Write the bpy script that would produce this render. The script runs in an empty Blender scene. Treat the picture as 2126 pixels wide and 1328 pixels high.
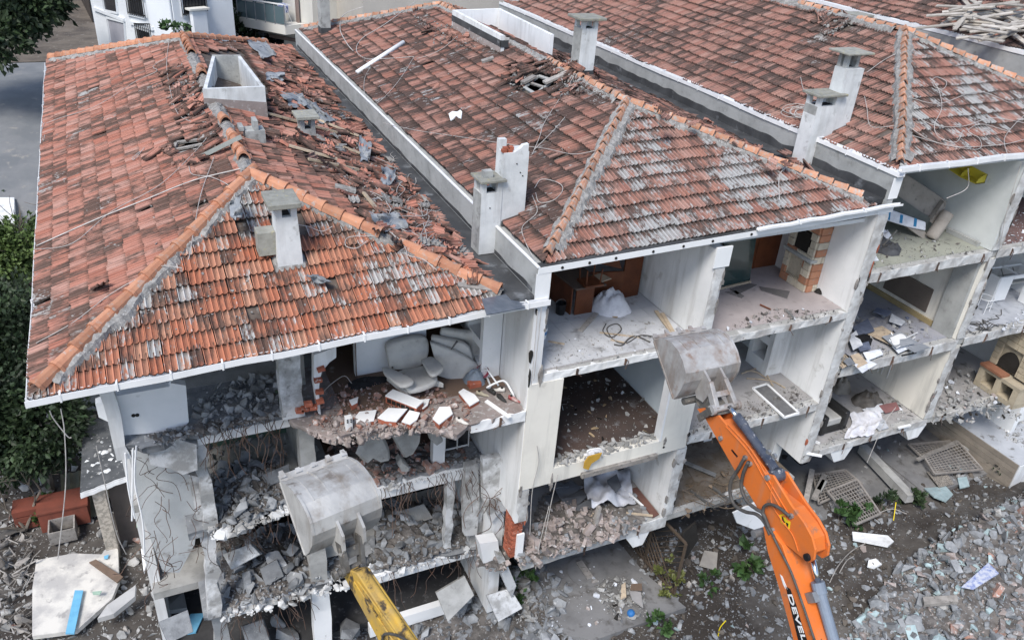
import bpy, bmesh, math, random
import numpy as np
from mathutils import Vector, Matrix, noise
random.seed(7); RNG = np.random.default_rng(7)
SC = bpy.context.scene; COL = SC.collection
rad = math.radians
# ------------------------------------------------------------------ camera, sky, sun, exposure
CR = np.array([[0.907281, -0.415197, 0.066727], [-0.156443, -0.480536, -0.862908], [0.390342, 0.772461, -0.500936]])
CF = 1672.158; CC = np.array([-6.619492, -12.150799, 6.815181])
cam = bpy.data.cameras.new('camera'); cam_o = bpy.data.objects.new('camera', cam); COL.objects.link(cam_o)
cam.sensor_width = 36.0; cam.lens = 36.0 * CF / 2126.0; cam.clip_start = 0.1; cam.clip_end = 600
mw = Matrix.Identity(4)
for i in range(3):
    mw[i][0] = CR[0][i]; mw[i][1] = -CR[1][i]; mw[i][2] = -CR[2][i]; mw[i][3] = CC[i]
cam_o.matrix_world = mw; SC.camera = cam_o
SUN_EL, SUN_AZ = rad(53), rad(228)      # azimuth clockwise from +Y
wd = bpy.data.worlds.new('World'); SC.world = wd; wd.use_nodes = True
nt = wd.node_tree; nt.nodes.clear()
sky = nt.nodes.new('ShaderNodeTexSky'); sky.sky_type = 'NISHITA'; sky.sun_disc = False
sky.sun_elevation = SUN_EL; sky.sun_rotation = SUN_AZ; sky.air_density = 1.0; sky.dust_density = 1.2; sky.ozone_density = 1.2
bg = nt.nodes.new('ShaderNodeBackground'); bg.inputs['Strength'].default_value = 0.095
wo = nt.nodes.new('ShaderNodeOutputWorld')
nt.links.new(sky.outputs[0], bg.inputs[0]); nt.links.new(bg.outputs[0], wo.inputs[0])
sl = bpy.data.lights.new('sun', 'SUN'); sl.energy = 1.75; sl.angle = rad(20); sl.color = (1.0, 0.95, 0.88)
so = bpy.data.objects.new('sun', sl); COL.objects.link(so)
sd = Vector((math.sin(SUN_AZ) * math.cos(SUN_EL), math.cos(SUN_AZ) * math.cos(SUN_EL), math.sin(SUN_EL)))
so.rotation_euler = sd.to_track_quat('Z', 'Y').to_euler()
vs = SC.view_settings; vs.view_transform = 'Standard'; vs.look = 'None'; vs.gamma = 1.0; vs.use_curve_mapping = False
vs.exposure = 1.08
try:
    SC.cycles.max_bounces = 8; SC.cycles.diffuse_bounces = 3
except Exception: pass

# ------------------------------------------------------------------ picking points of the place from the photograph's rays
def ray(px, py): return CR.T @ np.array([px - 1063.0, py - 664.0, CF])
def at_y(px, py, y=0.0): r = ray(px, py); return CC + r * (y - CC[1]) / r[1]
def at_x(px, py, x): r = ray(px, py); return CC + r * (x - CC[0]) / r[0]
def at_z(px, py, z): r = ray(px, py); return CC + r * (z - CC[2]) / r[2]
def at_pl(px, py, p0, n):
    r = ray(px, py); n = np.asarray(n, float); return CC + r * (np.asarray(p0, float) - CC).dot(n) / r.dot(n)
def depth(p): return float(CR[2] @ (np.asarray(p, float) - CC))
def proj(p):
    q = CR @ (np.asarray(p, float) - CC); return q[0] / q[2] * CF + 1063, q[1] / q[2] * CF + 664

# ------------------------------------------------------------------ mesh builder
def V(*a): return np.array(a, float)
def unit(v): v = np.asarray(v, float); return v / (np.linalg.norm(v) + 1e-12)
class MB:
    def __init__(s): s.v = []; s.f = []; s.n = 0
    def add(s, vs, fs):
        s.v.extend([tuple(map(float, p)) for p in vs]); s.f.extend([tuple(i + s.n for i in f) for f in fs]); s.n += len(vs); return s
    def box(s, p0, p1):
        x0, y0, z0 = [min(a, b) for a, b in zip(p0, p1)]; x1, y1, z1 = [max(a, b) for a, b in zip(p0, p1)]
        return s.add([(x0,y0,z0),(x1,y0,z0),(x1,y1,z0),(x0,y1,z0),(x0,y0,z1),(x1,y0,z1),(x1,y1,z1),(x0,y1,z1)],
                     [(0,3,2,1),(4,5,6,7),(0,1,5,4),(1,2,6,5),(2,3,7,6),(3,0,4,7)])
    def obox(s, c, ex, ey, ez):      # oriented box: centre and three half-axis vectors
        c, ex, ey, ez = [np.asarray(a, float) for a in (c, ex, ey, ez)]
        vs = [c + a*ex + b*ey + d*ez for d in (-1,1) for a, b in ((-1,-1),(1,-1),(1,1),(-1,1))]
        return s.add(vs, [(0,3,2,1),(4,5,6,7),(0,1,5,4),(1,2,6,5),(2,3,7,6),(3,0,4,7)])
    def beam(s, a, b, w, h, up=(0,0,1)):
        a, b = np.asarray(a, float), np.asarray(b, float); d = unit(b - a); x = np.cross(d, up)
        if np.linalg.norm(x) < 1e-4: x = np.cross(d, (1,0,0))
        x = unit(x); z = np.cross(x, d)
        return s.obox((a+b)/2, (b-a)/2, x*w/2, z*h/2)
    def prism(s, poly, vec):         # polygon (3D points) swept along vec
        n = len(poly); vec = np.asarray(vec, float); P = [np.asarray(p, float) for p in poly]
        return s.add(P + [p + vec for p in P], [tuple(range(n-1,-1,-1)), tuple(range(n,2*n))] + [(i,(i+1)%n,n+(i+1)%n,n+i) for i in range(n)])
    def tube(s, pts, r, n=6, r2=None, cap=True):
        P = [np.asarray(p, float) for p in pts]; m = len(P); prev = None; vs = []
        for i in range(m):
            d = unit(P[min(i+1,m-1)] - P[max(i-1,0)])
            if prev is None:
                x = np.cross(d, (0,0,1)); x = np.cross(d, (1,0,0)) if np.linalg.norm(x) < .05 else x
            else: x = prev - d*prev.dot(d)
            x = unit(x); prev = x; y = np.cross(d, x); rr = r if r2 is None else r + (r2-r)*i/(m-1)
            vs += [P[i] + rr*(math.cos(2*math.pi*k/n)*x + math.sin(2*math.pi*k/n)*y) for k in range(n)]
        fs = [(i*n+k, i*n+(k+1)%n, (i+1)*n+(k+1)%n, (i+1)*n+k) for i in range(m-1) for k in range(n)]
        if cap: fs += [tuple(range(n-1,-1,-1)), tuple((m-1)*n+k for k in range(n))]
        return s.add(vs, fs)
    def cyl(s, a, b, r, n=12, r2=None): return s.tube([a, b], r, n, r2)
    def grid(s, nx, ny, fn):
        return s.add([fn(i/(nx-1), j/(ny-1)) for j in range(ny) for i in range(nx)],
                     [(j*nx+i, j*nx+i+1, (j+1)*nx+i+1, (j+1)*nx+i) for j in range(ny-1) for i in range(nx-1)])
    def mesh(s, name, off=(0,0,0)):
        me = bpy.data.meshes.new(name); o = np.asarray(off, float)
        me.from_pydata([tuple(np.asarray(p) - o) for p in s.v], [], s.f); me.update(); return me

LOC = {}
def thing(name, label, cat, loc, group=None):
    o = bpy.data.objects.new(name, None); COL.objects.link(o); o.location = loc; o.empty_display_size = .2
    LOC[o] = np.asarray(loc, float); return tag(o, label, cat, group)
def tag(o, label=None, cat=None, group=None, kind=None):
    if label: o['label'] = label
    if cat: o['category'] = cat
    if group: o['group'] = group
    if kind: o['kind'] = kind
    return o
def build(mb, name, mats, parent=None, smooth=False, base=None, recalc=True, bevel=0, label=None, kind=None):
    """link a builder as ONE object; parts keep their thing's origin, lone things get one at their base"""
    if parent is not None: off = LOC[parent]
    elif base is not None: off = np.asarray(base, float)
    else:
        a = np.array(mb.v); off = np.array([a[:,0].mean(), a[:,1].mean(), a[:,2].min()])
    me = mb.mesh(name, off)
    if recalc:
        bm = bmesh.new(); bm.from_mesh(me); bmesh.ops.recalc_face_normals(bm, faces=bm.faces)
        if bevel:
            es = [e for e in bm.edges if len(e.link_faces) == 2 and e.calc_face_angle(0) > .6]
            bmesh.ops.bevel(bm, geom=es, offset=bevel, segments=1, affect='EDGES', clamp_overlap=True)
        bm.to_mesh(me); bm.free()
    for m in (mats if isinstance(mats, (list, tuple)) else [mats]): me.materials.append(m)
    if smooth: me.polygons.foreach_set('use_smooth', [True]*len(me.polygons))
    o = bpy.data.objects.new(name, me); COL.objects.link(o)
    if parent is not None: o.parent = parent; LOC[o] = LOC[parent]
    else: o.location = off; LOC[o] = off
    return tag(o, label=label, kind=kind)
def inst(me, name, M, parent=None):
    """a copy that shares its mesh: M is the 4x4 world matrix"""
    o = bpy.data.objects.new(name, me); COL.objects.link(o)
    if parent is not None:
        o.parent = parent; M = M.copy(); M.translation = M.translation - Vector(LOC[parent])
    o.matrix_basis = M; return o
def frame(o, x, y, z):
    return Matrix(((x[0],y[0],z[0],o[0]),(x[1],y[1],z[1],o[1]),(x[2],y[2],z[2],o[2]),(0,0,0,1)))
def bulk(tmpl, mats4, name, mat, parent=None, kind='stuff', base=(0,0,0)):
    """many transformed copies of template meshes joined as ONE mesh"""
    vs, fs, n = [], [], 0
    off = LOC[parent] if parent is not None else np.asarray(base, float)
    for t, M in mats4:
        v, f = tmpl[t]; A = np.array(M)[:3]; vs.append(v @ A[:,:3].T + A[:,3] - off); fs.extend([tuple(i+n for i in q) for q in f]); n += len(v)
    me = bpy.data.meshes.new(name); me.from_pydata(np.concatenate(vs).tolist() if vs else [], [], fs); me.materials.append(mat)
    o = bpy.data.objects.new(name, me); COL.objects.link(o)
    if parent is not None: o.parent = parent; LOC[o] = off
    else: o.location = off; LOC[o] = off
    if kind: o['kind'] = kind
    return o
def smooth_path(pts, k=6):
    P = [np.asarray(p, float) for p in pts]; P = [2*P[0]-P[1]] + P + [2*P[-1]-P[-2]]; out = []
    for i in range(1, len(P)-2):
        for j in range(k):
            t = j/k; a, b, c, d = P[i-1:i+3]
            out.append(.5*((2*b) + (c-a)*t + (2*a-5*b+4*c-d)*t*t + (3*b-a-3*c+d)*t**3))
    return out + [P[-2]]
def inpoly(p, poly):
    x, y = p; c = False; n = len(poly)
    for i in range(n):
        x1, y1 = poly[i]; x2, y2 = poly[i-1]
        if (y1 > y) != (y2 > y) and x < (x2-x1)*(y-y1)/(y2-y1)+x1: c = not c
    return c
def randrot(tilt=math.pi):
    q = Matrix.Rotation(random.uniform(0, 2*math.pi), 4, 'Z')
    ax = Vector((random.gauss(0,1), random.gauss(0,1), random.gauss(0,.3))).normalized()
    return Matrix.Rotation(random.uniform(-tilt, tilt), 4, ax) @ q

# ------------------------------------------------------------------ materials
def M(name, c1, c2=None, sc=2.0, lo=.4, hi=.65, c3=None, sc3=14.0, lo3=.58, hi3=.66, rough=.85, bump=.15, bsc=30.0, metal=0.0, rnd=.12, spec=.3, streak=None, detail=6.0):
    m = bpy.data.materials.new(name); m.use_nodes = True; N = m.node_tree.nodes; L = m.node_tree.links
    b = N['Principled BSDF']; b.inputs['Roughness'].default_value = rough; b.inputs['Metallic'].default_value = metal
    b.inputs['Specular IOR Level'].default_value = spec
    g = N.new('ShaderNodeNewGeometry'); oi = N.new('ShaderNodeObjectInfo')
    def nz(scale, vec=None, det=detail):
        t = N.new('ShaderNodeTexNoise'); t.inputs['Scale'].default_value = scale; t.inputs['Detail'].default_value = det; t.inputs['Roughness'].default_value = .62
        L.new(vec or g.outputs['Position'], t.inputs['Vector']); return t.outputs['Fac']
    def ramp(fac, a, z):
        r = N.new('ShaderNodeMapRange'); r.inputs['From Min'].default_value = a; r.inputs['From Max'].default_value = z; L.new(fac, r.inputs['Value']); return r.outputs[0]
    def mix(fac, a, z):
        x = N.new('ShaderNodeMix'); x.data_type = 'RGBA'; L.new(fac, x.inputs['Factor'])
        for s, c in ((6, a), (7, z)):
            if isinstance(c, tuple): x.inputs[s].default_value = (*c, 1)
            else: L.new(c, x.inputs[s])
        return x.outputs[2]
    c2 = c2 or tuple(c*.7 for c in c1)
    col = mix(ramp(nz(sc), lo, hi), c1, c2)
    if streak:                       # rain-run dirt: noise stretched down the wall
        mp = N.new('ShaderNodeMapping'); mp.inputs['Scale'].default_value = (1, 1, .12); L.new(g.outputs['Position'], mp.inputs['Vector'])
        col = mix(ramp(nz(3.0, mp.outputs[0]), .5, .78), col, streak)
    if c3: col = mix(ramp(nz(sc3), lo3, hi3), col, c3)
    if rnd:
        a = N.new('ShaderNodeMath'); a.operation = 'ADD'; L.new(oi.outputs['Random'], a.inputs[0]); L.new(g.outputs['Random Per Island'], a.inputs[1])
        fr = N.new('ShaderNodeMath'); fr.operation = 'FRACT'; L.new(a.outputs[0], fr.inputs[0])
        r = N.new('ShaderNodeMapRange'); r.inputs['To Min'].default_value = 1-rnd; r.inputs['To Max'].default_value = 1+rnd; L.new(fr.outputs[0], r.inputs['Value'])
        h = N.new('ShaderNodeHueSaturation'); L.new(r.outputs[0], h.inputs['Value']); L.new(col, h.inputs['Color']); col = h.outputs[0]
    L.new(col, b.inputs['Base Color'])
    if bump:
        bp = N.new('ShaderNodeBump'); bp.inputs['Strength'].default_value = bump; bp.inputs['Distance'].default_value = .02
        L.new(nz(bsc), bp.inputs['Height']); L.new(bp.outputs[0], b.inputs['Normal'])
    return m
def tile_mat(name, reds, dark, lich, kd, kl, big=.55, st=(1, 1, 1), wl=.3, wd=.34):
    """weathered clay: each tile its own red, soot-black algae and pale lichen in patches that follow the roof"""
    m = bpy.data.materials.new(name); m.use_nodes = True; N = m.node_tree.nodes; L = m.node_tree.links
    b = N['Principled BSDF']; b.inputs['Roughness'].default_value = .85; b.inputs['Specular IOR Level'].default_value = .25
    g = N.new('ShaderNodeNewGeometry'); oi = N.new('ShaderNodeObjectInfo'); at = N.new('ShaderNodeAttribute'); at.attribute_name = 'tile_id'
    a = N.new('ShaderNodeMath'); a.operation = 'ADD'; L.new(oi.outputs['Random'], a.inputs[0]); L.new(g.outputs['Random Per Island'], a.inputs[1])
    wn = N.new('ShaderNodeTexWhiteNoise'); wn.noise_dimensions = '1D'
    mu = N.new('ShaderNodeMath'); mu.operation = 'MULTIPLY'; mu.inputs[1].default_value = 91.7; L.new(a.outputs[0], mu.inputs[0]); L.new(mu.outputs[0], wn.inputs['W'])
    sp = N.new('ShaderNodeSeparateColor'); L.new(wn.outputs['Color'], sp.inputs[0])
    cr = N.new('ShaderNodeValToRGB'); L.new(sp.outputs[0], cr.inputs[0]); el = cr.color_ramp.elements
    while len(el) < len(reds): el.new(.5)
    for i, c in enumerate(reds): el[i].position = i/(len(reds)-1); el[i].color = (*c, 1)
    mp = N.new('ShaderNodeMapping'); mp.inputs['Scale'].default_value = st; L.new(g.outputs['Position'], mp.inputs['Vector'])
    def nz(scale, det=6, stretch=None):
        t = N.new('ShaderNodeTexNoise'); t.inputs['Scale'].default_value = scale; t.inputs['Detail'].default_value = det; t.inputs['Roughness'].default_value = .65
        L.new(mp.outputs[0] if scale > 5 else g.outputs['Position'], t.inputs['Vector']); return t.outputs['Fac']
    def math_(op, x, y):
        n = N.new('ShaderNodeMath'); n.operation = op
        for i, q in enumerate((x, y)):
            if isinstance(q, (int, float)): n.inputs[i].default_value = q
            else: L.new(q, n.inputs[i])
        return n.outputs[0]
    def layer(col, rndch, wbig, wfine, off, c, width=.16):
        s = math_('ADD', math_('ADD', math_('MULTIPLY', nz(big, 3), 1.0), math_('MULTIPLY', rndch, wbig)), math_('MULTIPLY', nz(wfine, 8), .9))
        r = N.new('ShaderNodeMapRange'); r.inputs['From Min'].default_value = off; r.inputs['From Max'].default_value = off + width; L.new(s, r.inputs['Value'])
        x = N.new('ShaderNodeMix'); x.data_type = 'RGBA'; L.new(math_('MULTIPLY', r.outputs[0], .9), x.inputs['Factor']); L.new(col, x.inputs[6]); x.inputs[7].default_value = (*c, 1); return x.outputs[2]
    col = layer(cr.outputs[0], sp.outputs[1], wd, 9.0, kd, dark, .20)
    col = layer(col, sp.outputs[2], wl, 15.0, kl, lich, .09)
    col = layer(col, sp.outputs[1], .1, 38.0, 1.25, tuple(c*1.1 for c in lich), .05)
    ga = N.new('ShaderNodeAttribute'); ga.attribute_name = 'groove'      # soot and moss in channels, plus painted shade at joints and under each overlap
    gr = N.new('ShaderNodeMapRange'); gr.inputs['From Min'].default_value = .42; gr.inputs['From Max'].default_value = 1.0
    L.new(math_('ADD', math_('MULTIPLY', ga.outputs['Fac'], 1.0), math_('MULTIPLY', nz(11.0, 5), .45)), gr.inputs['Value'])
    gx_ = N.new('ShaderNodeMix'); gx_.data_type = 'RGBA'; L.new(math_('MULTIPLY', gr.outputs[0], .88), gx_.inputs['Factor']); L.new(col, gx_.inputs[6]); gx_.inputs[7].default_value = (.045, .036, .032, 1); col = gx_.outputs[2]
    L.new(col, b.inputs['Base Color'])
    bp = N.new('ShaderNodeBump'); bp.inputs['Strength'].default_value = .35; bp.inputs['Distance'].default_value = .01; L.new(nz(60, 4), bp.inputs['Height']); L.new(bp.outputs[0], b.inputs['Normal'])
    return m
def glass_mat(name, c, rough=.08):
    m = bpy.data.materials.new(name); m.use_nodes = True; b = m.node_tree.nodes['Principled BSDF']
    b.inputs['Base Color'].default_value = (*c, 1); b.inputs['Roughness'].default_value = rough; b.inputs['Specular IOR Level'].default_value = .6; return m

RED1 = [(.46,.205,.15),(.50,.255,.20),(.43,.18,.13),(.52,.31,.255),(.38,.155,.11)]; RED2 = [(.37,.18,.135),(.41,.225,.18),(.34,.16,.12),(.44,.27,.225),(.30,.135,.105)]; RED3 = [(.37,.19,.15),(.41,.235,.19),(.34,.165,.13),(.43,.265,.22),(.30,.145,.115)]
SX, SY = (1.5, .35, .5), (.35, 1.5, .5)      # weathering streaks run down the slope: front faces / side faces
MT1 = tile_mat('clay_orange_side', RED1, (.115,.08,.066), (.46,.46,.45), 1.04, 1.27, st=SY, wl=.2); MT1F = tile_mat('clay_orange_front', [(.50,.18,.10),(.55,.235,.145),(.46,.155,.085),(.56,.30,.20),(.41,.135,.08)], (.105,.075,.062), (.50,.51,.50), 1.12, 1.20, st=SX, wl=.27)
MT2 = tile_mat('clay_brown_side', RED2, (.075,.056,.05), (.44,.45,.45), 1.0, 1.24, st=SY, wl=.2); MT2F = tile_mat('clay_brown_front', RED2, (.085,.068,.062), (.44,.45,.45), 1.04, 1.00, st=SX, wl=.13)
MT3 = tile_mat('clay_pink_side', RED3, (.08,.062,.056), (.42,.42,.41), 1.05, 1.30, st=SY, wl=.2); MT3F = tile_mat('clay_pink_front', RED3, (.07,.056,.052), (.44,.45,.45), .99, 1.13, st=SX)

MCAP1 = M('ridge_clay_orange', (.47,.235,.145), (.38,.17,.105), 4, rnd=.18, c3=(.36,.32,.29), sc3=9, lo3=.56, hi3=.7)
MCAP2 = M('ridge_clay_pale', (.50,.27,.175), (.41,.20,.125), 4, rnd=.25, c3=(.34,.32,.30), sc3=9, lo3=.5, hi3=.64)
MMORT = M('lime_mortar', (.30,.295,.285), (.17,.165,.16), 7, c3=(.46,.46,.45), sc3=25, rough=.95, bump=.6, bsc=28)
MWHITE = M('white_paint', (.80,.81,.82), (.72,.74,.75), 1.2, .45, .7, c3=(.42,.42,.41), sc3=2.6, lo3=.66, hi3=.78, rough=.7, rnd=.03, bump=.06, bsc=12)
MPLAS = M('white_plaster', (.78,.79,.80), (.66,.68,.69), .7, .42, .7, c3=(.40,.39,.37), sc3=1.9, lo3=.63, hi3=.78, rough=.85, rnd=.03, bump=.08, bsc=14, streak=(.47,.47,.46))
MCREAM = M('cream_plaster', (.74,.72,.66), (.64,.62,.57), .8, .42, .7, c3=(.42,.40,.36), sc3=1.7, lo3=.66, hi3=.8, rough=.85, rnd=.03, bump=.08, bsc=14, streak=(.44,.43,.40))
MBLUEP = M('pale_blue_plaster', (.66,.74,.80), (.58,.66,.72), .8, c3=(.45,.47,.48), sc3=2, lo3=.66, hi3=.8, rough=.85, rnd=.02, bump=.06)
MEDGE = M('broken_slab_edge', (.62,.63,.63), (.36,.35,.34), 2.2, .38, .62, c3=(.12,.11,.10), sc3=5, lo3=.62, hi3=.7, rough=.9, bump=.4, bsc=22, rnd=.04)
MCONC = M('concrete', (.42,.42,.41), (.30,.30,.29), 2.5, c3=(.20,.19,.18), sc3=6, lo3=.62, hi3=.74, rough=.92, bump=.35, bsc=26)
MSTUC = M('grey_stucco', (.40,.41,.405), (.30,.31,.305), 1.5, c3=(.22,.22,.21), sc3=3, lo3=.6, hi3=.78, rough=.95, bump=.5, bsc=40, rnd=.04)
MRUB = M('rubble_grey', (.27,.282,.296), (.155,.163,.174), 3.0, c3=(.47,.48,.49), sc3=8, lo3=.62, hi3=.7, rough=.95, bump=.4, bsc=30, rnd=.32)
MRUBP = M('rubble_pink', (.34,.29,.275), (.26,.225,.21), 3.0, c3=(.46,.45,.44), sc3=9, lo3=.55, hi3=.65, rough=.95, bump=.4, bsc=30, rnd=.3)
MBRICK = M('red_brick', (.38,.12,.07), (.30,.095,.06), 5, c3=(.5,.45,.42), sc3=14, lo3=.62, hi3=.7, rough=.9, bump=.3, rnd=.25)
MBROK = M('half_stripped_plaster', (.62,.63,.64), (.34,.34,.335), 2.0, .44, .58, c3=(.17,.165,.16), sc3=5, lo3=.6, hi3=.7, rough=.95, bump=.5, bsc=20, rnd=.06)
MBIT = M('bitumen', (.045,.047,.05), (.075,.078,.082), 1.6, c3=(.17,.18,.19), sc3=2.4, lo3=.58, hi3=.7, rough=.6, bump=.3, bsc=16, rnd=.1)
MDARK = M('dark_void', (.02,.018,.016), (.03,.028,.026), 2, rough=.9, bump=0, rnd=0)  # near black; paints in the darkness of openings and room backs
MMEMB = M('torn_membrane', (.30,.32,.34), (.20,.22,.24), 4, c3=(.07,.08,.11), sc3=5, lo3=.58, hi3=.64, rough=.7, bump=.4, bsc=18, rnd=.2)
MWOOD = M('pale_timber', (.50,.41,.30), (.38,.31,.24), 5, c3=(.24,.20,.17), sc3=9, rough=.85, bump=.3, rnd=.2)
MWOODG = M('grey_timber', (.34,.32,.30), (.24,.225,.21), 6, c3=(.15,.14,.13), sc3=10, rough=.9, bump=.3, rnd=.25)
MBROWN = M('varnished_brown_wood', (.15,.05,.022), (.10,.034,.016), 3, rough=.45, bump=.08, rnd=.1)
MPVC = M('white_plastic', (.82,.83,.84), (.74,.75,.76), 3, rough=.45, bump=0, rnd=.03)
MWIRE = M('white_cable', (.50,.48,.46), (.36,.34,.325), 5, rough=.6, bump=0, rnd=.08)
MREB = M('rusty_rebar', (.11,.085,.075), (.17,.10,.07), 6, rough=.8, metal=.3, bump=.1, rnd=.3)
MSTEEL = M('grey_steel', (.34,.35,.36), (.22,.23,.24), 4, rough=.5, metal=.6, bump=.1, rnd=.1)
# ================================================================== SETTING: ground
def smst(a, b, x): t = min(1, max(0, (x-a)/(b-a))); return t*t*(3-2*t)
def ground_z(x, y):
    z = -11.75 + 1.05*smst(-1, 1.5, x) + .75*smst(7.5, 10.5, x)          # the row steps up to the right
    z += 5.6*smst(6, 40, y)                                             # and the plot climbs behind it
    if y < -2.5: z -= .25*smst(-2.5, -6, y)
    z += .75*smst(10.5, 14.5, x)*smst(-.6, -3.2, y)                       # heap of rubble, lower right
    if y < 6: z += .22*noise.noise(Vector((x*.7, y*.7, 1))) + .09*noise.noise(Vector((x*2.6, y*2.6, 4)))
    return z
def axis(segs):
    out = [segs[0][0]]
    for a, b, s in segs:
        n = max(1, round((b-a)/s)); out += [a + (b-a)*i/n for i in range(1, n+1)]
    return out
gx = axis([(-150,-30,12),(-30,-14,2),(-14,20,.28),(20,40,2),(40,150,12)]); gy = axis([(-60,-8,6),(-8,9,.28),(9,30,2),(30,200,10)])
gb = MB(); gb.add([(x, y, ground_z(x, y)) for y in gy for x in gx], [(j*len(gx)+i, j*len(gx)+i+1, (j+1)*len(gx)+i+1, (j+1)*len(gx)+i) for j in range(len(gy)-1) for i in range(len(gx)-1)])
MSOIL = M('soil_and_dust', (.045,.039,.035), (.12,.112,.104), .5, .44, .66, c3=(.27,.265,.26), sc3=6, lo3=.6, hi3=.7, rough=.98, bump=.9, bsc=9, rnd=0)
ground = build(gb, 'ground', MSOIL, base=(0,0,0), smooth=True, kind='structure')
MASPH = M('worn_asphalt', (.15,.16,.17), (.21,.215,.22), .5, .4, .65, c3=(.26,.25,.235), sc3=2.2, lo3=.6, hi3=.72, rough=.95, bump=.3, rnd=0)
db = MB()
xs = [-40+4*i for i in range(6)] + [-16 + .9*i for i in range(9)]; ys = [14+1.3*i for i in range(26)]
db.grid(len(xs), len(ys), lambda a, b: (lambda x, y: (x, y, ground_z(x, y)+.05))(xs[round(a*(len(xs)-1))], ys[round(b*(len(ys)-1))]))
build(db, 'driveway', MASPH, base=(0,0,0), kind='structure')

MLOT = M('dry_dirt', (.15,.125,.10), (.085,.07,.058), .6, .42, .62, c3=(.27,.25,.22), sc3=4, lo3=.6, hi3=.7, rough=.98, bump=.7, bsc=6, rnd=0)
lb = MB(); xl = [-60+6*i for i in range(7)] + [-20+2*i for i in range(9)]; yl = [45+3*i for i in range(24)]
lb.grid(len(xl), len(yl), lambda a, b: (lambda x, y: (x + (1.1*noise.noise(Vector((x*.4,y*.3,2))) if b == 0 else 0), y + (1.5*noise.noise(Vector((x*.5,0,7))) if b == 0 else 0), ground_z(x, y)+.09))(xl[round(a*(len(xl)-1))], yl[round(b*(len(yl)-1))]))
build(lb, 'dirt_lot', MLOT, base=(0,0,0), kind='structure')
# ================================================================== ROOF TILES
TW, TL, TE = .212, .46, .36
def tile_mesh():
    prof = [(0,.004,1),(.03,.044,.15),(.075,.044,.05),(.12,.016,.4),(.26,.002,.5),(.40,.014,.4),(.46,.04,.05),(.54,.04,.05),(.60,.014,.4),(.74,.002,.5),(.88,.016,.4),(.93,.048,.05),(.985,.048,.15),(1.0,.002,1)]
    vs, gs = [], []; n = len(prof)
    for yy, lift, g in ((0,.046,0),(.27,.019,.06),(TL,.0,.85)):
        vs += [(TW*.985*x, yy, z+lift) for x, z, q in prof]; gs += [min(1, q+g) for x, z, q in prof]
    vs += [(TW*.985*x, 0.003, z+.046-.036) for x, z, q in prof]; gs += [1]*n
    fs = [(r*n+i, r*n+i+1, (r+1)*n+i+1, (r+1)*n+i) for r in (0,1) for i in range(n-1)] + [(i+1, i, 3*n+i, 3*n+i+1) for i in range(n-1)]
    fs += [(0, n, 3*n), (n-1, 4*n-1, 2*n-1)]
    return np.array(vs), fs, np.array(gs)
TV, TF, TG = tile_mesh()
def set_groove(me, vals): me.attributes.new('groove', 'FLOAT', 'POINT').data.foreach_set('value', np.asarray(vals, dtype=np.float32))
tile_me = {}
def tile_mesh_for(mat):
    if mat.name not in tile_me:
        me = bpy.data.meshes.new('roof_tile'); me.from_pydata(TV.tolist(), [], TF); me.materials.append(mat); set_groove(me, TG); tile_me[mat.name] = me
    return tile_me[mat.name]
def newell(P):
    n = np.zeros(3)
    for i in range(len(P)):
        a, b = P[i-1], P[i]; n += np.cross(a, b)
    n = unit(n); return n if n[2] > 0 else -n
class Face:
    def __init__(s, pts, name=''):
        s.P = [np.asarray(p, float) for p in pts]; s.n = newell(s.P); s.o = s.P[0]
        s.c = np.mean(s.P, axis=0)
        u = s.P[1]-s.P[0]; s.u = unit(u - s.n*u.dot(s.n)); s.v = np.cross(s.n, s.u)
        if s.v.dot(s.c - s.o) < 0: s.v = -s.v
        s.poly = [((p-s.o).dot(s.u), (p-s.o).dot(s.v)) for p in s.P]
    def pt(s, a, b, h=0.): return s.o + s.u*a + s.v*b + s.n*h
    def hit(s, px, py, h=0.): return at_pl(px, py, s.c + s.n*h, s.n)
    def uv(s, p): d = np.asarray(p, float)-s.o; return d.dot(s.u), d.dot(s.v)
    def z(s, x, y): return s.c[2] - ((x-s.c[0])*s.n[0] + (y-s.c[1])*s.n[1])/s.n[2]
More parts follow.
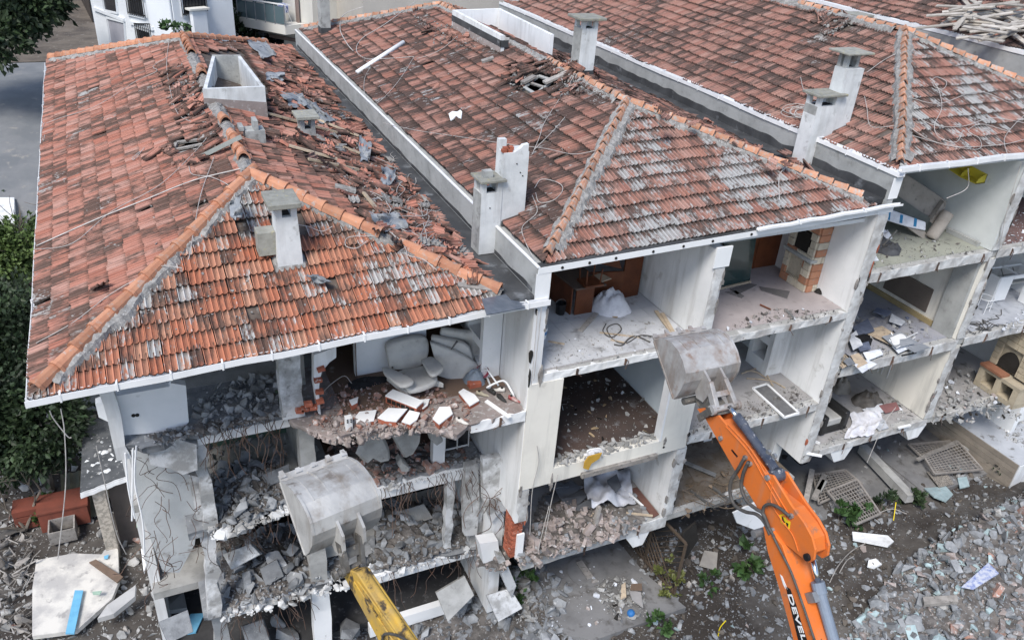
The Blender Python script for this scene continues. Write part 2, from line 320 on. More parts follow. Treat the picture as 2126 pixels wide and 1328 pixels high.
def lay_tiles(face, damage=None, jit=.012, TE=TE):
    """returns (whole tiles, edge tiles) as 4x4 world matrices"""
    us = [p[0] for p in face.poly]; vs_ = [p[1] for p in face.poly]; whole, edge = [], []
    flip = np.cross(face.u, face.v).dot(face.n) < 0
    u = -face.u if flip else face.u
    wav = random.uniform(0, 9)
    for j in range(int(max(vs_)/TE)+1):
        v0 = j*TE - .05; sh = random.uniform(-.02, .02)
        i0, i1 = int(min(us)/TW)-1, int(max(us)/TW)+2
        for i in range(i0, i1):
            u0 = i*TW + sh; cs = [(u0+.005, v0+.06), (u0+TW-.005, v0+.06), (u0+TW-.005, v0+TE), (u0+.005, v0+TE)]
            ins = [inpoly(c, face.poly) for c in cs]
            if not any(ins): continue
            a0 = u0 + TW if flip else u0
            wob = .034*noise.noise(Vector((u0*.5+wav, v0*.8, wav)))
            o = face.pt(a0 + random.gauss(0, jit*.4), v0 + random.gauss(0, jit) + wob, .012 + abs(random.gauss(0, .004)) + .045*noise.noise(Vector((u0*.35, v0*.5, wav+3))))
            x, y, z = u, face.v, face.n
            t = random.gauss(0, .012); x2 = unit(x*math.cos(t) + y*math.sin(t)); y2 = np.cross(z, x2)
            if damage:
                d = damage(face.pt(u0+TW/2, v0+TE/2, 0))
                if d is None: continue
                if d > 0:
                    t = random.gauss(0, .5*d); x2 = unit(x*math.cos(t) + y*math.sin(t)); z2 = unit(z + np.array([random.gauss(0,.25*d) for _ in range(3)])); x2 = unit(x2 - z2*x2.dot(z2)); y2 = np.cross(z2, x2); z = z2
                    o = o + face.n*random.uniform(0, .09*d) + face.v*random.gauss(0, .08*d) + face.u*random.gauss(0,.05*d)
            Mx = frame(o, x2, y2, z)
            (whole if all(ins) else edge).append((Mx, o))
    return whole, edge
def clip_edge_tiles(face, edge, bm):
    b = bmesh.new(); gl = b.verts.layers.float.new('groove')
    for Mx, o in edge:
        A = np.array(Mx)[:3]; vv = TV @ A[:,:3].T + A[:,3]; bv = [b.verts.new(p) for p in vv]
        for q, g in zip(bv, TG): q[gl] = g
        for f in TF: b.faces.new([bv[i] for i in f])
    for i in range(1, len(face.P)):
        a, c = face.P[i], face.P[(i+1) % len(face.P)]
        nn = np.cross(c-a, (0,0,1)); nn = unit(nn)
        if nn.dot(face.c - a) > 0: nn = -nn
        bmesh.ops.bisect_plane(b, geom=b.verts[:]+b.edges[:]+b.faces[:], plane_co=a, plane_no=nn, clear_outer=True)
    gv = np.array([q[gl] for q in b.verts]); me = bpy.data.meshes.new('t'); b.to_mesh(me); b.free()
    v = np.array([p.co[:] for p in me.vertices]) if len(me.vertices) else np.zeros((0,3)); f = [tuple(p.vertices) for p in me.polygons]
    bpy.data.meshes.remove(me); return v, f, gv
def tile_roof(roof, faces, damage=None, limit=300, TE=TE):
    """faces = (Face, material): the nearest whole tiles are parts of their own, the rest one tiling per slope"""
    allw, chunks = [], []
    for fc, mt in faces:
        w, e = lay_tiles(fc, damage, TE=TE)
        allw += [(a, b, mt) for a, b in w]
        if e: chunks.append((clip_edge_tiles(fc, e, None), mt))
    def inview(o): x, y = proj(o); return -20 < x < 2146 and -20 < y < 1348
    allw.sort(key=lambda t: depth(t[1]) + (0 if inview(t[1]) else 500))
    for Mx, o, mt in allw[:limit]: inst(tile_mesh_for(mt), 'roof_tile', Mx, roof)
    off = LOC[roof]
    for mt in dict.fromkeys(m for _, m in faces):
        vs, fs, gs, n = [], [], [], 0
        for Mx, o, m2 in allw[limit:]:
            if m2 is not mt: continue
            A = np.array(Mx)[:3]; vs.append(TV @ A[:,:3].T + A[:,3] - off); fs += [tuple(i+n for i in f) for f in TF]; n += len(TV); gs.append(TG)
        for (v, f, gv), m2 in chunks:
            if m2 is mt and len(v): vs.append(v - off); fs += [tuple(i+n for i in q) for q in f]; n += len(v); gs.append(gv)
        if not vs: continue
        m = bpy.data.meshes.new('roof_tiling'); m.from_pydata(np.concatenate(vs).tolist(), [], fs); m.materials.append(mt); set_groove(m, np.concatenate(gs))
        o = bpy.data.objects.new('roof_tiling', m); COL.objects.link(o); o.parent = roof; o['kind'] = 'stuff'
def cap_mesh(mat, L, r, segs, peak=False):
    mb = MB(); vs = []
    pr = [(-1,-.25),(-.8,.45),(-.35,.9),(0,1),(.35,.9),(.8,.45),(1,-.25)] if not peak else [(-1,-.35),(-.72,.28),(-.14,.95),(.14,.95),(.72,.28),(1,-.35)]
    n = len(pr)
    for y, k in ((0,1.12),(.05,1.12),(.055,1.0),(L,.86)): vs += [(x*r*k, y, z*r*k + (.012 if y < .2 else 0)) for x, z in pr]
    fs = [(j*n+i, j*n+i+1, (j+1)*n+i+1, (j+1)*n+i) for j in range(3) for i in range(n-1)]
    m0 = len(vs); vs += [(x*r*.92, 0.004, z*r*.92-.012) for x, z in pr]
    fs += [(i+1, i, m0+i, m0+i+1) for i in range(n-1)]
    mb.add(vs, fs); me = mb.mesh('ridge_tile'); me.materials.append(mat); return me
def ridge(roof, a, b, me, L, lift=.12, gaps=(), jit=.03, start=0.):
    """clay caps laid from a (low) up to b, each a part of the roof"""
    a, b = np.asarray(a, float), np.asarray(b, float); d = unit(b-a); D = np.linalg.norm(b-a); x = unit(np.cross(d, (0,0,1))); z = np.cross(x, d)
    s = start; k = 0
    while s < D - .1:
        if not any(g0 <= s/D <= g1 for g0, g1 in gaps):
            t = random.gauss(0, jit); x2 = unit(x*math.cos(t) + d*math.sin(t)); d2 = np.cross(z, x2)
            o = a + d*s + np.array([0,0,lift]) + x*random.gauss(0, .012)
            inst(me, 'ridge_tile', frame(o, x2, d2, z), roof)
        s += L*.93*random.uniform(.97, 1.03); k += 1
def mortar(parent, a, b, F1, F2, w=.2, side=(1,1), h=.06):
    """lumpy lime bed along a hip"""
    a, b = np.asarray(a, float), np.asarray(b, float); d = unit(b-a); a = a + d*.3; D = np.linalg.norm(b-a); x = unit(np.cross(d, (0,0,1)))
    n = max(6, int(D/.06)); mb = MB(); rows = 9; sd = random.uniform(0, 50)
    def fn(i, j):
        s = i*D; k = -1 + 2*j; c = a + d*s
        nn = noise.noise(Vector((s*3.1, k*2, sd))); n2 = noise.noise(Vector((s*9, k*5, sd+7)))
        ww = w*(side[0] if k < 0 else side[1])*(1 + .5*nn + .12*n2)
        q = c + x*k*ww; f = F1 if (F1.z(q[0], q[1]) < F2.z(q[0], q[1])) else F2
        zz = f.z(q[0], q[1]) + (.0 if abs(k) > .95 else (h+.07)*(1 - .3*abs(k)**3) + .045*n2 + .03*noise.noise(Vector((s*22, k*12, sd))))
        return (q[0], q[1], zz)
    mb.grid(n, rows, fn); return build(mb, 'mortar_bed', MMORT, parent, recalc=False)
MROOFB = M('dusty_roof_boards', (.13,.105,.09), (.075,.062,.055), 3, c3=(.24,.23,.22), sc3=7, rnd=0, rough=.95)
HOLES = {}
def deck(house, faces, extra=()):
    mb = MB()
    for f in list(faces) + list(extra):
        hp = HOLES.get(id(f))
        if not hp: mb.add([p - f.n*.02 for p in f.P], [tuple(range(len(f.P)))]); continue
        (u, v), (hu, hv) = f.uv(f.hit(*hp[0])), hp[1]      # a real opening: the boarding goes round it
        mb.add([p - f.n*.02 for p in f.P] + [f.pt(u+a*hu, v+b*hv, -.02) for a, b in ((-1,-1),(1,-1),(1,1),(-1,1))], [(i, (i+1)%4, 4+(i+1)%4, 4+i) for i in range(4)])
    return build(mb, 'roof', MROOFB, house)
def scheme(FL, FR, AP, RA, BL, BR):
    FL, FR, AP, RA, BL, BR = [np.array(p, float) for p in (FL, FR, AP, RA, BL, BR)]
    return dict(front=Face([FL, FR, AP]), left=Face([BL, FL, AP, RA]), right=Face([FR, BR, RA, AP]), rear=Face([BR, BL, RA]), FL=FL, FR=FR, AP=AP, RA=RA, BL=BL, BR=BR)
S1 = scheme((-8.66,.0,-1.0), (-.42,.02,-.72), (-4.58,4.1,.74), (-4.65,17,.82), (-9.02,22.4,-.95), (-.3,22.3,-.66))
S2 = scheme((.2,.12,.02), (8.78,.1,.25), (4.5,4.54,1.63), (4.6,18,1.62), (.2,22.3,0), (8.7,22.3,.22))
S3 = scheme((9.22,.12,1.1), (18.5,.12,1.14), (13.9,4.98,3.05), (13.9,17.6,3.1), (9.28,22.4,1.04), (18.5,22.4,1.1))
S4 = scheme((18.95,.12,2.55), (28,.12,2.6), (23.5,4.9,4.4), (23.5,17.6,4.4), (18.95,22.4,2.55), (28,22.4,2.6))
HOLES[id(S1['left'])] = ((402,303),(.42,.34)); HOLES[id(S2['left'])] = ((1117,176),(.42,.34))
H1 = thing('row_house', 'leftmost row house, bright orange tiled roof above floors torn open to bare slabs', 'house', (-4.3, 11, -11.7))
H2 = thing('row_house', 'second row house from the left, with a brick fireplace and white tiled floor laid open', 'house', (4.5, 11, -10.7))
H3 = thing('row_house', 'third row house from the left, open rooms with a tilted sofa and yellow shelf', 'house', (13.9, 11, -9.9))
H4 = thing('row_house', 'rightmost row house, its brown roof corner under a pile of grey planks', 'house', (23.5, 11, -8.5))
hole1 = [(352,322),(362,296),(436,286),(446,306),(368,330)]; hole2 = [(1082,182),(1118,154),(1150,166),(1152,182),(1112,200)]
messy = [(566,140),(640,110),(770,270),(1000,545),(985,590),(900,560),(760,480),(640,330),(560,300),(545,215)]
def dmg1(p):
    q = proj(p)
    if p[0] > -.6 + .1*p[1] - .35*random.random() and p[1] < 2.5: return None
    if inpoly(q, hole1) or inpoly(q, [(415,110),(510,105),(560,185),(560,228),(418,212)]): return None
    if inpoly(q, [(535,470),(560,430),(640,430),(650,560),(560,570)]) : return None if inpoly(q, [(556,440),(625,440),(640,556),(575,562)]) else 0
    if p[0] > -4.5 and p[1] > 4.2 or inpoly(q, messy):
        if inpoly(q, messy):
            r = random.random(); return None if r < .26 else (.7 if r < .62 else .25)
        return .2
    if inpoly(q, [(350,130),(430,190),(470,300),(440,330),(380,260),(340,180)]): return None if random.random() < .2 else .5
    return None if random.random() < .004 else 0
def dmg2(p):
    q = proj(p)
    if inpoly(q, hole2) or abs(q[0]-1117) < 26 and abs(q[1]-176) < 17: return None
    if inpoly(q, [(1040,185),(1060,140),(1190,130),(1230,170),(1170,200)]): return None if random.random() < .3 else .8
    if p[0] > 4.7 and p[1] > 5 : return None if random.random() < .15 else .35
    return None if random.random() < .003 else 0
def dmg3(p):
    q = proj(p)
    if inpoly(q, [(1680,0),(1760,0),(1790,60),(1700,80)]): return None if random.random() < .3 else .7
    return None if random.random() < .003 else 0
for hs, S, mat, mf, dm in ((H1,S1,MT1,MT1F,dmg1),(H2,S2,MT2,MT2F,dmg2),(H3,S3,MT3,MT3F,dmg3),(H4,S4,MT3,MT3F,None)):
    rf = deck(hs, [S['front'], S['left'], S['right'], S['rear']]); S['roof'] = rf
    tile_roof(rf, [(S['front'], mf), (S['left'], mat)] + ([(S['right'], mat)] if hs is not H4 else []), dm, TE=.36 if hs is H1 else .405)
    L, cm = ((.47, cap_mesh(MCAP1, .48, .13, 7)) if hs is H1 else (.40, cap_mesh(MCAP2, .33, .092, 6, True)))
    S['cap'] = cm
    F = S
    g = {H1: [(), ((.0,.03),(.42,.47)), ((0,.06),(.2,.26),(.3,.58),(.66,.8)), ()], H2: [(), (), ((.33,.8),), ()], H3: [(), (), ((.12,.2),(.34,.6)), ()], H4: [(),(),(),()]}[hs]
    ridge(rf, F['FL'], F['AP'], cm, L, gaps=g[0], start=.08, lift=.12 if hs is H1 else .165)
    ridge(rf, F['FR'], F['AP'], cm, L, gaps=g[1], start=.35, lift=.12 if hs is H1 else .15)
    ridge(rf, F['AP'], F['RA'], cm, L, gaps=g[2], jit=.06)
    ridge(rf, F['BL'], F['RA'], cm, L, start=.1); ridge(rf, F['BR'], F['RA'], cm, L, gaps=((.0,.25),), start=.1)
    mortar(rf, F['FL'], F['AP'], F['front'], F['left'], .18 if hs is H1 else .24, (.5, 1.35) if hs is H1 else (.9, 1.2), .09)
    mortar(rf, F['FR'], F['AP'], F['front'], F['right'], .19, (.9, 1.1), .07)
    mortar(rf, F['AP'], F['RA'], F['left'], F['right'], .2)
    mortar(rf, F['BL'], F['RA'], F['rear'], F['left'], .3)
# ================================================================== HOUSES: walls, slabs, gutters, chimneys
def P(house, name, mat, p0, p1, bevel=0):
    mb = MB(); mb.box(p0, p1); return build(mb, name, mat, house, bevel=bevel)
def slab_poly(house, name, mat, pts, z, th, jag=0.0):
    """slab from a front outline (x, y) in order plus a straight back; jag roughens the broken front"""
    out = []
    for i in range(len(pts)-1):
        a, b = np.array(pts[i]), np.array(pts[i+1]); n = max(1, int(np.linalg.norm(b-a)/.16)) if jag else 1
        for k in range(n): out.append(a+(b-a)*k/n + (np.array([random.gauss(0,jag), random.gauss(0,jag)]) if k or i else 0))
    out.append(np.array(pts[-1])); mb = MB(); n = len(out); yb = 4.9
    rows = []
    for dz, push in ((0, 0), (-th*.5, .04), (-th, .09)):
        rows.append([(p[0], p[1] + (push*random.uniform(.2,1.6) if jag else 0), z+dz) for p in out])
    top = rows[0] + [(out[-1][0], yb, z), (out[0][0], yb, z)]; bot = rows[2] + [(out[-1][0], yb, z-th), (out[0][0], yb, z-th)]
    mb.add(top, [tuple(range(n+2))]); mb.add(bot, [tuple(range(n+1,-1,-1))])
    mb.add(rows[0]+rows[1]+rows[2], [(j*n+i, j*n+i+1, (j+1)*n+i+1, (j+1)*n+i) for j in range(2) for i in range(n-1)])
    return build(mb, name, mat, house, recalc=True)
def band(house, x0, x1, y, z0, z1, mat=None, name='slab_edge', spots=True):
    """chipped painted edge face of a slab, with bits of cut steel left in it"""
    n = max(4, int((x1-x0)/.11)); mb = MB(); sd = random.uniform(0, 90)
    def fn(i, j):
        x = x0 + i*(x1-x0); k = noise.noise(Vector((x*2.4, sd, j*2))) ; k2 = noise.noise(Vector((x*8, sd+3, j*3)))
        zz = z0 + (z1-z0)*j + (.025*k + .02*k2)*(1 if j in (0,1) else .3)
        return (x, y - .012 - .015*k2, zz)
    mb.grid(n, 3, fn)
    top = [fn(i/(n-1), 1) for i in range(n)]; mb.add(top + [(p[0], p[1]+.16+.05*noise.noise(Vector((p[0]*3, sd, 8))), p[2]-.006) for p in top], [(i, i+1, n+i+1, n+i) for i in range(n-1)])
    bot = [fn(i/(n-1), 0) for i in range(n)]; mb.add(bot + [(p[0], p[1]+.2, p[2]) for p in bot], [(n+i, n+i+1, i+1, i) for i in range(n-1)])
    b = build(mb, name, mat or MEDGE, house, recalc=False)
    if spots:
        for k in range(max(1, int((x1-x0)/1.3))):
            x = x0 + (k+.5+random.uniform(-.3,.3))*(x1-x0)/max(1, int((x1-x0)/1.3)); s = MB()
            s.tube([(x, y-.02, z1-.02), (x+random.gauss(0,.05), y-.05, (z0+z1)/2), (x+random.gauss(0,.09), y-.04-random.random()*.08, z0+.02-random.random()*.16)], .009, 4); s.prism([V(x-.03,y-.03,z0+.01),V(x+.02,y-.03,z0),V(x+.035,y-.03,z1-.03),V(x-.02,y-.03,z1)],(0,.02,0))
            build(s, 'rusted_notch', MREB, house)
    return b
def gutter(house, a, b, out, w=.11, h=.12, brackets=0, mat=None, th=.012, pend=True):
    a, b, out = np.asarray(a, float), np.asarray(b, float), np.asarray(out, float); d = unit(b-a); n = 14; mb = MB(); L = np.linalg.norm(b-a)
    prof = [(0,0),(0,-h),(w,-h),(w,0),(w-th,0),(w-th,-h+th),(th,-h+th),(th,0)]
    for seg in range(n):
        pass
    rings = []
    for i in range(n+1):
        c = a + (b-a)*i/n + np.array([0,0,.012*math.sin(i*1.7)]) + out*.008*math.sin(i*2.3)
        rings += [c + out*x + np.array([0,0,z]) for x, z in prof]
    m = len(prof); mb.add(rings, [(i*m+k, i*m+(k+1)%m, (i+1)*m+(k+1)%m, (i+1)*m+k) for i in range(n) for k in range(m)])
    g = build(mb, 'gutter', mat or MPVC, house)
    for k in range(brackets):
        t = (k+.6)/(brackets+.2); c = a + (b-a)*t; s = MB()
        s.beam(c+out*(w+.006)+V(0,0,.012), c+out*(w+.006)+V(0,0,-h-.012), .03, .012, out); s.beam(c-out*.02+V(0,0,.01), c+out*(w+.01)+V(0,0,.01), .03, .012)
        build(s, 'gutter_bracket', MPVC, g)
    return g
# ---------------------------------------------------------------- HOUSE 1 shell
P(H1,'ceiling_slab',MCONC,(-7.95,.6,-1.12),(-.02,22.2,-1.0)); 
sf = MB(); sf.prism([(-8.62,.0,-1.06),(-8.62,.6,-1.04),(-.02,.6,-.80),(-.02,.0,-.80)],(0,0,.03)); build(sf,'eave_soffit',MWHITE,H1)
P(H1,'side_wall',MPLAS,(-7.95,3.4,-12.2),(-7.72,22.0,-1.12)); P(H1,'rear_wall',MPLAS,(-7.72,21.8,-9),(-.3,22.0,-1.12))
gutter(H1,(-8.78,-.015,-.95),(.27,-.015,-.66),(0,-1,0),.11,.12,11); gutter(H1,(-8.74,-.1,-1.04),(-9.12,22.4,-1.0),(-1,0,0),.05,.05,10)
for (z, x0, x1) in ((-3.35,-7.9,-.02),(-6.15,-7.9,-.02),(-8.95,-7.9,-.02)):
    P(H1,'floor_slab',MCONC,(x0,3.05,z-.22),(x1,9,z))
w1 = lambda q, z: tuple(at_z(*q, z)[:2])
slab_poly(H1,'floor_slab',MRUBP,[w1(q,-3.35) for q in [(600,866),(640,893),(690,905),(745,897),(805,890),(860,884),(905,893),(950,898)]] + [(-1.15,-.06),(-.02,.0)], -3.352, .2, .05)
band(H1,-1.25,-.0,-.03,-3.62,-3.37,MWHITE)
slab_poly(H1,'floor_slab',MRUB,[(-7.75,1.55),(-7.2,1.3),(-6.6,1.5),(-5.9,1.6),(-5.2,1.58),(-4.75,1.62)], -3.354, .2, .06)
P(H1,'beam',MWHITE,(-6.42,1.62,-3.78),(-4.62,1.86,-3.56)); P(H1,'beam',MWHITE,(-3.3,1.74,-6.52),(-.05,1.95,-6.17)); P(H1,'beam',MWHITE,(-6.5,1.95,-9.24),(-4.45,2.15,-8.97)); P(H1,'beam',MWHITE,(-3.3,1.70,-9.26),(-.1,1.9,-8.97))
slab_poly(H1,'floor_slab',MRUB,[(-6.9,1.75),(-6.4,1.72),(-5.9,1.9),(-5.2,1.95),(-4.5,1.9),(-3.9,2.0),(-3.3,1.86)], -6.152, .24, .07)
slab_poly(H1,'floor_slab',MRUB,[(-3.3,1.80),(-.02,1.78)], -6.155, .2, .03)
slab_poly(H1,'floor_slab',MRUB,[(-6.9,1.9),(-6.2,1.95),(-5.4,2.0),(-4.5,1.9),(-3.5,1.95)], -8.952, .2, .06)
slab_poly(H1,'floor_slab',MRUB,[(-3.5,1.74),(-1.6,1.72),(-.02,1.6)], -8.954, .2, .04)
P(H1,'beam',MWHITE,(-3.0,1.9,-11.45),(-.1,2.1,-11.05))
def rough_col(house, x0, x1, y0, y1, z0, z1, mat, k=.03, lean=(0,0)):
    mb = MB(); n = 9; sd = random.uniform(0,99)
    for i in range(n):
        t = i/(n-1); z = z0+(z1-z0)*t
        for (x, y) in ((x0,y0),(x1,y0),(x1,y1),(x0,y1)):
            mb.v.append((x+lean[0]*(1-t)+k*noise.noise(Vector((x*3,z*2.3,sd))), y+lean[1]*(1-t)+k*noise.noise(Vector((y*3,z*2.3,sd+5))), z)); mb.n += 1
    mb.f = [(i*4+k_, i*4+(k_+1)%4, (i+1)*4+(k_+1)%4, (i+1)*4+k_) for i in range(n-1) for k_ in range(4)] + [(3,2,1,0), tuple(4*(n-1)+k_ for k_ in range(4))]
    return build(mb, 'column', mat, house)
rough_col(H1,-4.78,-4.36,1.3,1.62,-3.34,-1.0,MBROK,.04); rough_col(H1,-6.55,-6.28,1.75,2.0,-6.15,-3.57,MBROK,.11); rough_col(H1,-4.45,-4.12,1.75,2.1,-6.1,-3.57,MCONC,.06)
rough_col(H1,-6.62,-6.35,1.95,2.25,-8.95,-6.3,MBROK,.11,(-.15,-.1)); rough_col(H1,-4.4,-4.0,2.0,2.3,-8.95,-6.35,MCONC,.07); rough_col(H1,-4.42,-3.98,1.97,2.25,-12.2,-9.24,MWHITE,.03); rough_col(H1,-6.75,-6.4,2.1,2.4,-12.2,-9.2,MCONC,.06)
rough_col(H1,-7.9,-7.66,1.55,1.75,-3.7,-1.05,MPLAS,.06); rough_col(H1,-.35,-.02,1.72,1.95,-8.95,-6.52,MBROK,.07); rough_col(H1,-1.0,-.8,1.8,2.0,-8.95,-6.52,MBROK,.06)
# low wall with two round sleeves, chipped along its foot
mb = MB(); a = [at_y(*q,1.72) for q in [(198,838),(240,822),(352,802),(355,795),(386,800),(392,876),(372,893),(300,900),(255,903),(235,880),(205,866)]]; mb.prism(a,(0,.18,0)); lw = build(mb,'low_wall',MWHITE,H1)
for q in ((277,862),(285,861)):
    s = MB(); c = at_y(*q,1.715); s.cyl(c+V(0,.02,0), c-V(0,.01,0), .036, 12); build(s,'pipe_sleeve',MDARK,lw)
mb = MB(); mb.prism([at_y(*q,1.9) for q in [(205,840),(240,826),(352,806),(350,796),(240,814),(210,826)]],(0,.16,0)); build(mb,'window_sill',MCONC,H1)
# broken stub beside the column, bricks bared
mb = MB(); mb.prism([at_y(*q,1.2) for q in [(652,737),(698,720),(698,742),(684,752),(676,762),(668,772),(664,790),(662,812),(666,860),(661,858),(652,800)]],(0,.22,0)); stub = build(mb,'wall_stub',MPLAS,H1)
def brick_piece(c, ex, ey, ez): m = MB(); m.obox(c, ex, ey, ez); return m
for q in ((666,765),(660,788),(663,812),(664,832),(633,848),(640,838),(622,852),(650,845)):
    c = at_y(*q,1.17); t = random.gauss(0,.25); build(brick_piece(c,V(math.cos(t),0,math.sin(t))*.075,V(0,.06,0),V(-math.sin(t),0,math.cos(t))*.04),'brick',MBRICK,stub)
# rooms of house 1: back walls, the white counter, the niche box on the party wall
MGREENP = M('dull_green_plaster',(.10,.17,.12),(.075,.12,.09),1.2,c3=(.26,.27,.26),sc3=3,rnd=0)
MBROWNF = M('brown_floor',(.17,.115,.085),(.13,.09,.07),1.1,c3=(.30,.28,.26),sc3=4,lo3=.6,hi3=.72,rough=.7,rnd=0,bump=.1)
MGREYF = M('dusty_grey_floor',(.36,.35,.35),(.25,.245,.245),.9,c3=(.15,.145,.14),sc3=2.6,lo3=.58,hi3=.7,rough=.85,rnd=0,bump=.2)
MOLDPL = M('grimy_plaster',(.34,.335,.32),(.24,.235,.22),1.4,c3=(.15,.145,.135),sc3=3,rnd=0,rough=.95)
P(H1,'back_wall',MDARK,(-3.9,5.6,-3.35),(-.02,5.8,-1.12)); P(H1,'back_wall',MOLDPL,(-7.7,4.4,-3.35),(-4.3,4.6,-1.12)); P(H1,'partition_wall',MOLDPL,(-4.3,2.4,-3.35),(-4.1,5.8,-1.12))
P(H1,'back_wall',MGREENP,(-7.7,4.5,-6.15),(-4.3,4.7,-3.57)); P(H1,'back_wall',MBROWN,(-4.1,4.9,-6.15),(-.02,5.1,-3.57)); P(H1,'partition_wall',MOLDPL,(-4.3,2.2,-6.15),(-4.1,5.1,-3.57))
P(H1,'back_wall',MDARK,(-7.7,6.4,-8.95),(-.02,6.6,-6.38)); P(H1,'floor_finish',MDARK,(-7.7,4.2,-8.95),(-.03,6.4,-8.94)); P(H1,'back_wall',MDARK,(-7.7,7.6,-12.2),(-.02,7.8,-9.18)); P(H1,'floor_finish',M('void_shade_floor',(.04,.04,.042),(.06,.06,.062),2,c3=(.11,.11,.115),sc3=7,rnd=0),(-7.7,2.35,-11.55),(-.03,7.6,-11.35))  # black walls and floors paint the darkness of these deep rooms
P(H1,'floor_finish',MBROWNF,(-3.6,.95,-3.35),(-.03,5.5,-3.344)); P(H1,'floor_finish',MBROWNF,(-3.6,2.6,-6.15),(-.03,4.9,-6.144)); 
P(H1,'counter',MWHITE,(-3.02,2.35,-3.34),(-1.4,2.5,-2.42)); P(H1,'opening_dark_sheet',M('opening_black',(.03,.025,.025),(.045,.04,.04),3,rough=.3,rnd=0),(-3.02,2.95,-2.44),(-.9,3.0,-1.35)); P(H1,'counter_top',MBROWN,(-3.05,2.35,-2.42),(-1.4,2.95,-2.38))  # black sheet paints the dark opening above the counter
s = MB(); s.cyl(at_y(277,862,1.7), at_y(278,862,1.7), .001, 4)
def hole_disc(house, c, n, r, mat=MDARK, name='pipe_hole'): m = MB(); m.cyl(np.asarray(c), np.asarray(c)+np.asarray(n)*.012, r, 12); return build(m, name, mat, house)
hole_disc(H1, at_y(780,776,2.35), (0,-1,0), .035)
pole = MB(); pole.cyl((-3.04,2.2,-3.34),(-3.04,2.2,-1.12),.012,6); build(pole,'pole',MREB,H1)
def niche_box(house, x0, x1, y0, y1, z0, z1, mat, openings, deep=.28, stuff=None):
    """white flue box against the wall at x1: its near face is plain, its left face has openings (y0, y1, z0, z1)"""
    mb = MB(); t = .07
    mb.box((x0,y0,z0),(x1,y0+t,z1)); mb.box((x0,y1-t,z0),(x1,y1,z1))
    zs = [z0]; 
    ops = sorted(openings, key=lambda o: o[2])
    for o in ops:
        mb.box((x0,y0+t,zs[-1]),(x1,y1-t,o[2])); zs.append(o[3])
        mb.box((x0,y0+t,o[2]),(x1,o[0],o[3])); mb.box((x0,o[1],o[2]),(x1,y1-t,o[3]))
    mb.box((x0,y0+t,zs[-1]),(x1,y1-t,z1)); nb = build(mb,'flue_box',mat,house)
    for o in ops:
        b = MB(); b.box((x1-.06,o[0],o[2]),(x1-.02,o[1],o[3])); build(b,'niche_back',M('sooty_back',(.05,.045,.04),(.12,.11,.10),4,rnd=0),nb)
    return nb
niche_box(H1,-.46,-.02,1.35,2.35,-3.34,-1.12,MWHITE,[(1.5,2.2,-3.0,-2.62),(1.5,2.2,-2.42,-1.85)])
P(H1,'wall_pier',MWHITE,(-1.32,1.95,-6.14),(-1.02,2.15,-3.57)); P(H1,'dark_window',M('black_glass',(.012,.013,.016),(.02,.02,.025),2,rough=.12,rnd=0,bump=0,spec=.6),(-.92,2.25,-5.9),(-.3,2.3,-3.75))
for x in (-.92,-.6,-.3):
    s = MB(); s.box((x-.012,2.2,-5.95),(x+.012,2.24,-3.7)); build(s,'window_bar',M('window_bar_white',(.7,.7,.7),rnd=0),H1)
for z in (-5.9,-5.3,-4.7,-4.1):
    s = MB(); s.box((-.92,2.2,z-.012),(-.3,2.235,z+.012)); build(s,'window_bar',MPVC,H1)
# broken white flank of the first house beside the party wall
mb = MB(); mb.prism([at_y(*q,.95) for q in [(1002,952),(1042,948),(1058,985),(1090,1040),(1092,1052),(1040,1062),(1020,1085),(1004,1040)]],(0,.16,0)); build(mb,'broken_wall',MBROK,H1)
mb = MB(); mb.prism([at_y(*q,1.55) for q in [(968,968),(992,962),(996,1040),(990,1110),(965,1112),(962,1040)]],(0,.18,0)); build(mb,'broken_wall',MBROK,H1)
mb = MB(); mb.prism([at_y(*q,.75) for q in [(996,1128),(1034,1122),(1038,1160),(1004,1172)]],(0,.3,0)); build(mb,'broken_wall',MWHITE,H1)
mb = MB(); mb.prism([at_y(*q,.6) for q in [(1030,1150),(1046,1155),(1072,1215),(1062,1240),(1046,1205)]],(0,.3,0)); build(mb,'broken_wall',MBROK,H1)
mb = MB(); mb.prism([at_y(*q,2.35) for q in [(268,950),(300,918),(352,925),(402,985),(410,1060),(404,1130),(372,1188),(338,1186),(300,1085),(282,1010)]],(0.05,.2,0)); build(mb,'leaning_wall',M('grey_render',(.50,.52,.53),(.40,.42,.43),1.2,c3=(.28,.27,.26),sc3=3,rnd=0,bump=.3),H1)
mb = MB(); mb.prism([at_y(*q,1.5) for q in [(300,915),(345,905),(408,922),(410,975),(380,985),(352,972),(312,965)]],(0,.35,-.05)); build(mb,'broken_slab',MBROK,H1)
mb = MB(); mb.prism([at_y(*q,2.1) for q in [(390,985),(415,990),(438,1080),(412,1092)]],(0,.22,0)); build(mb,'broken_wall',MBROK,H1)
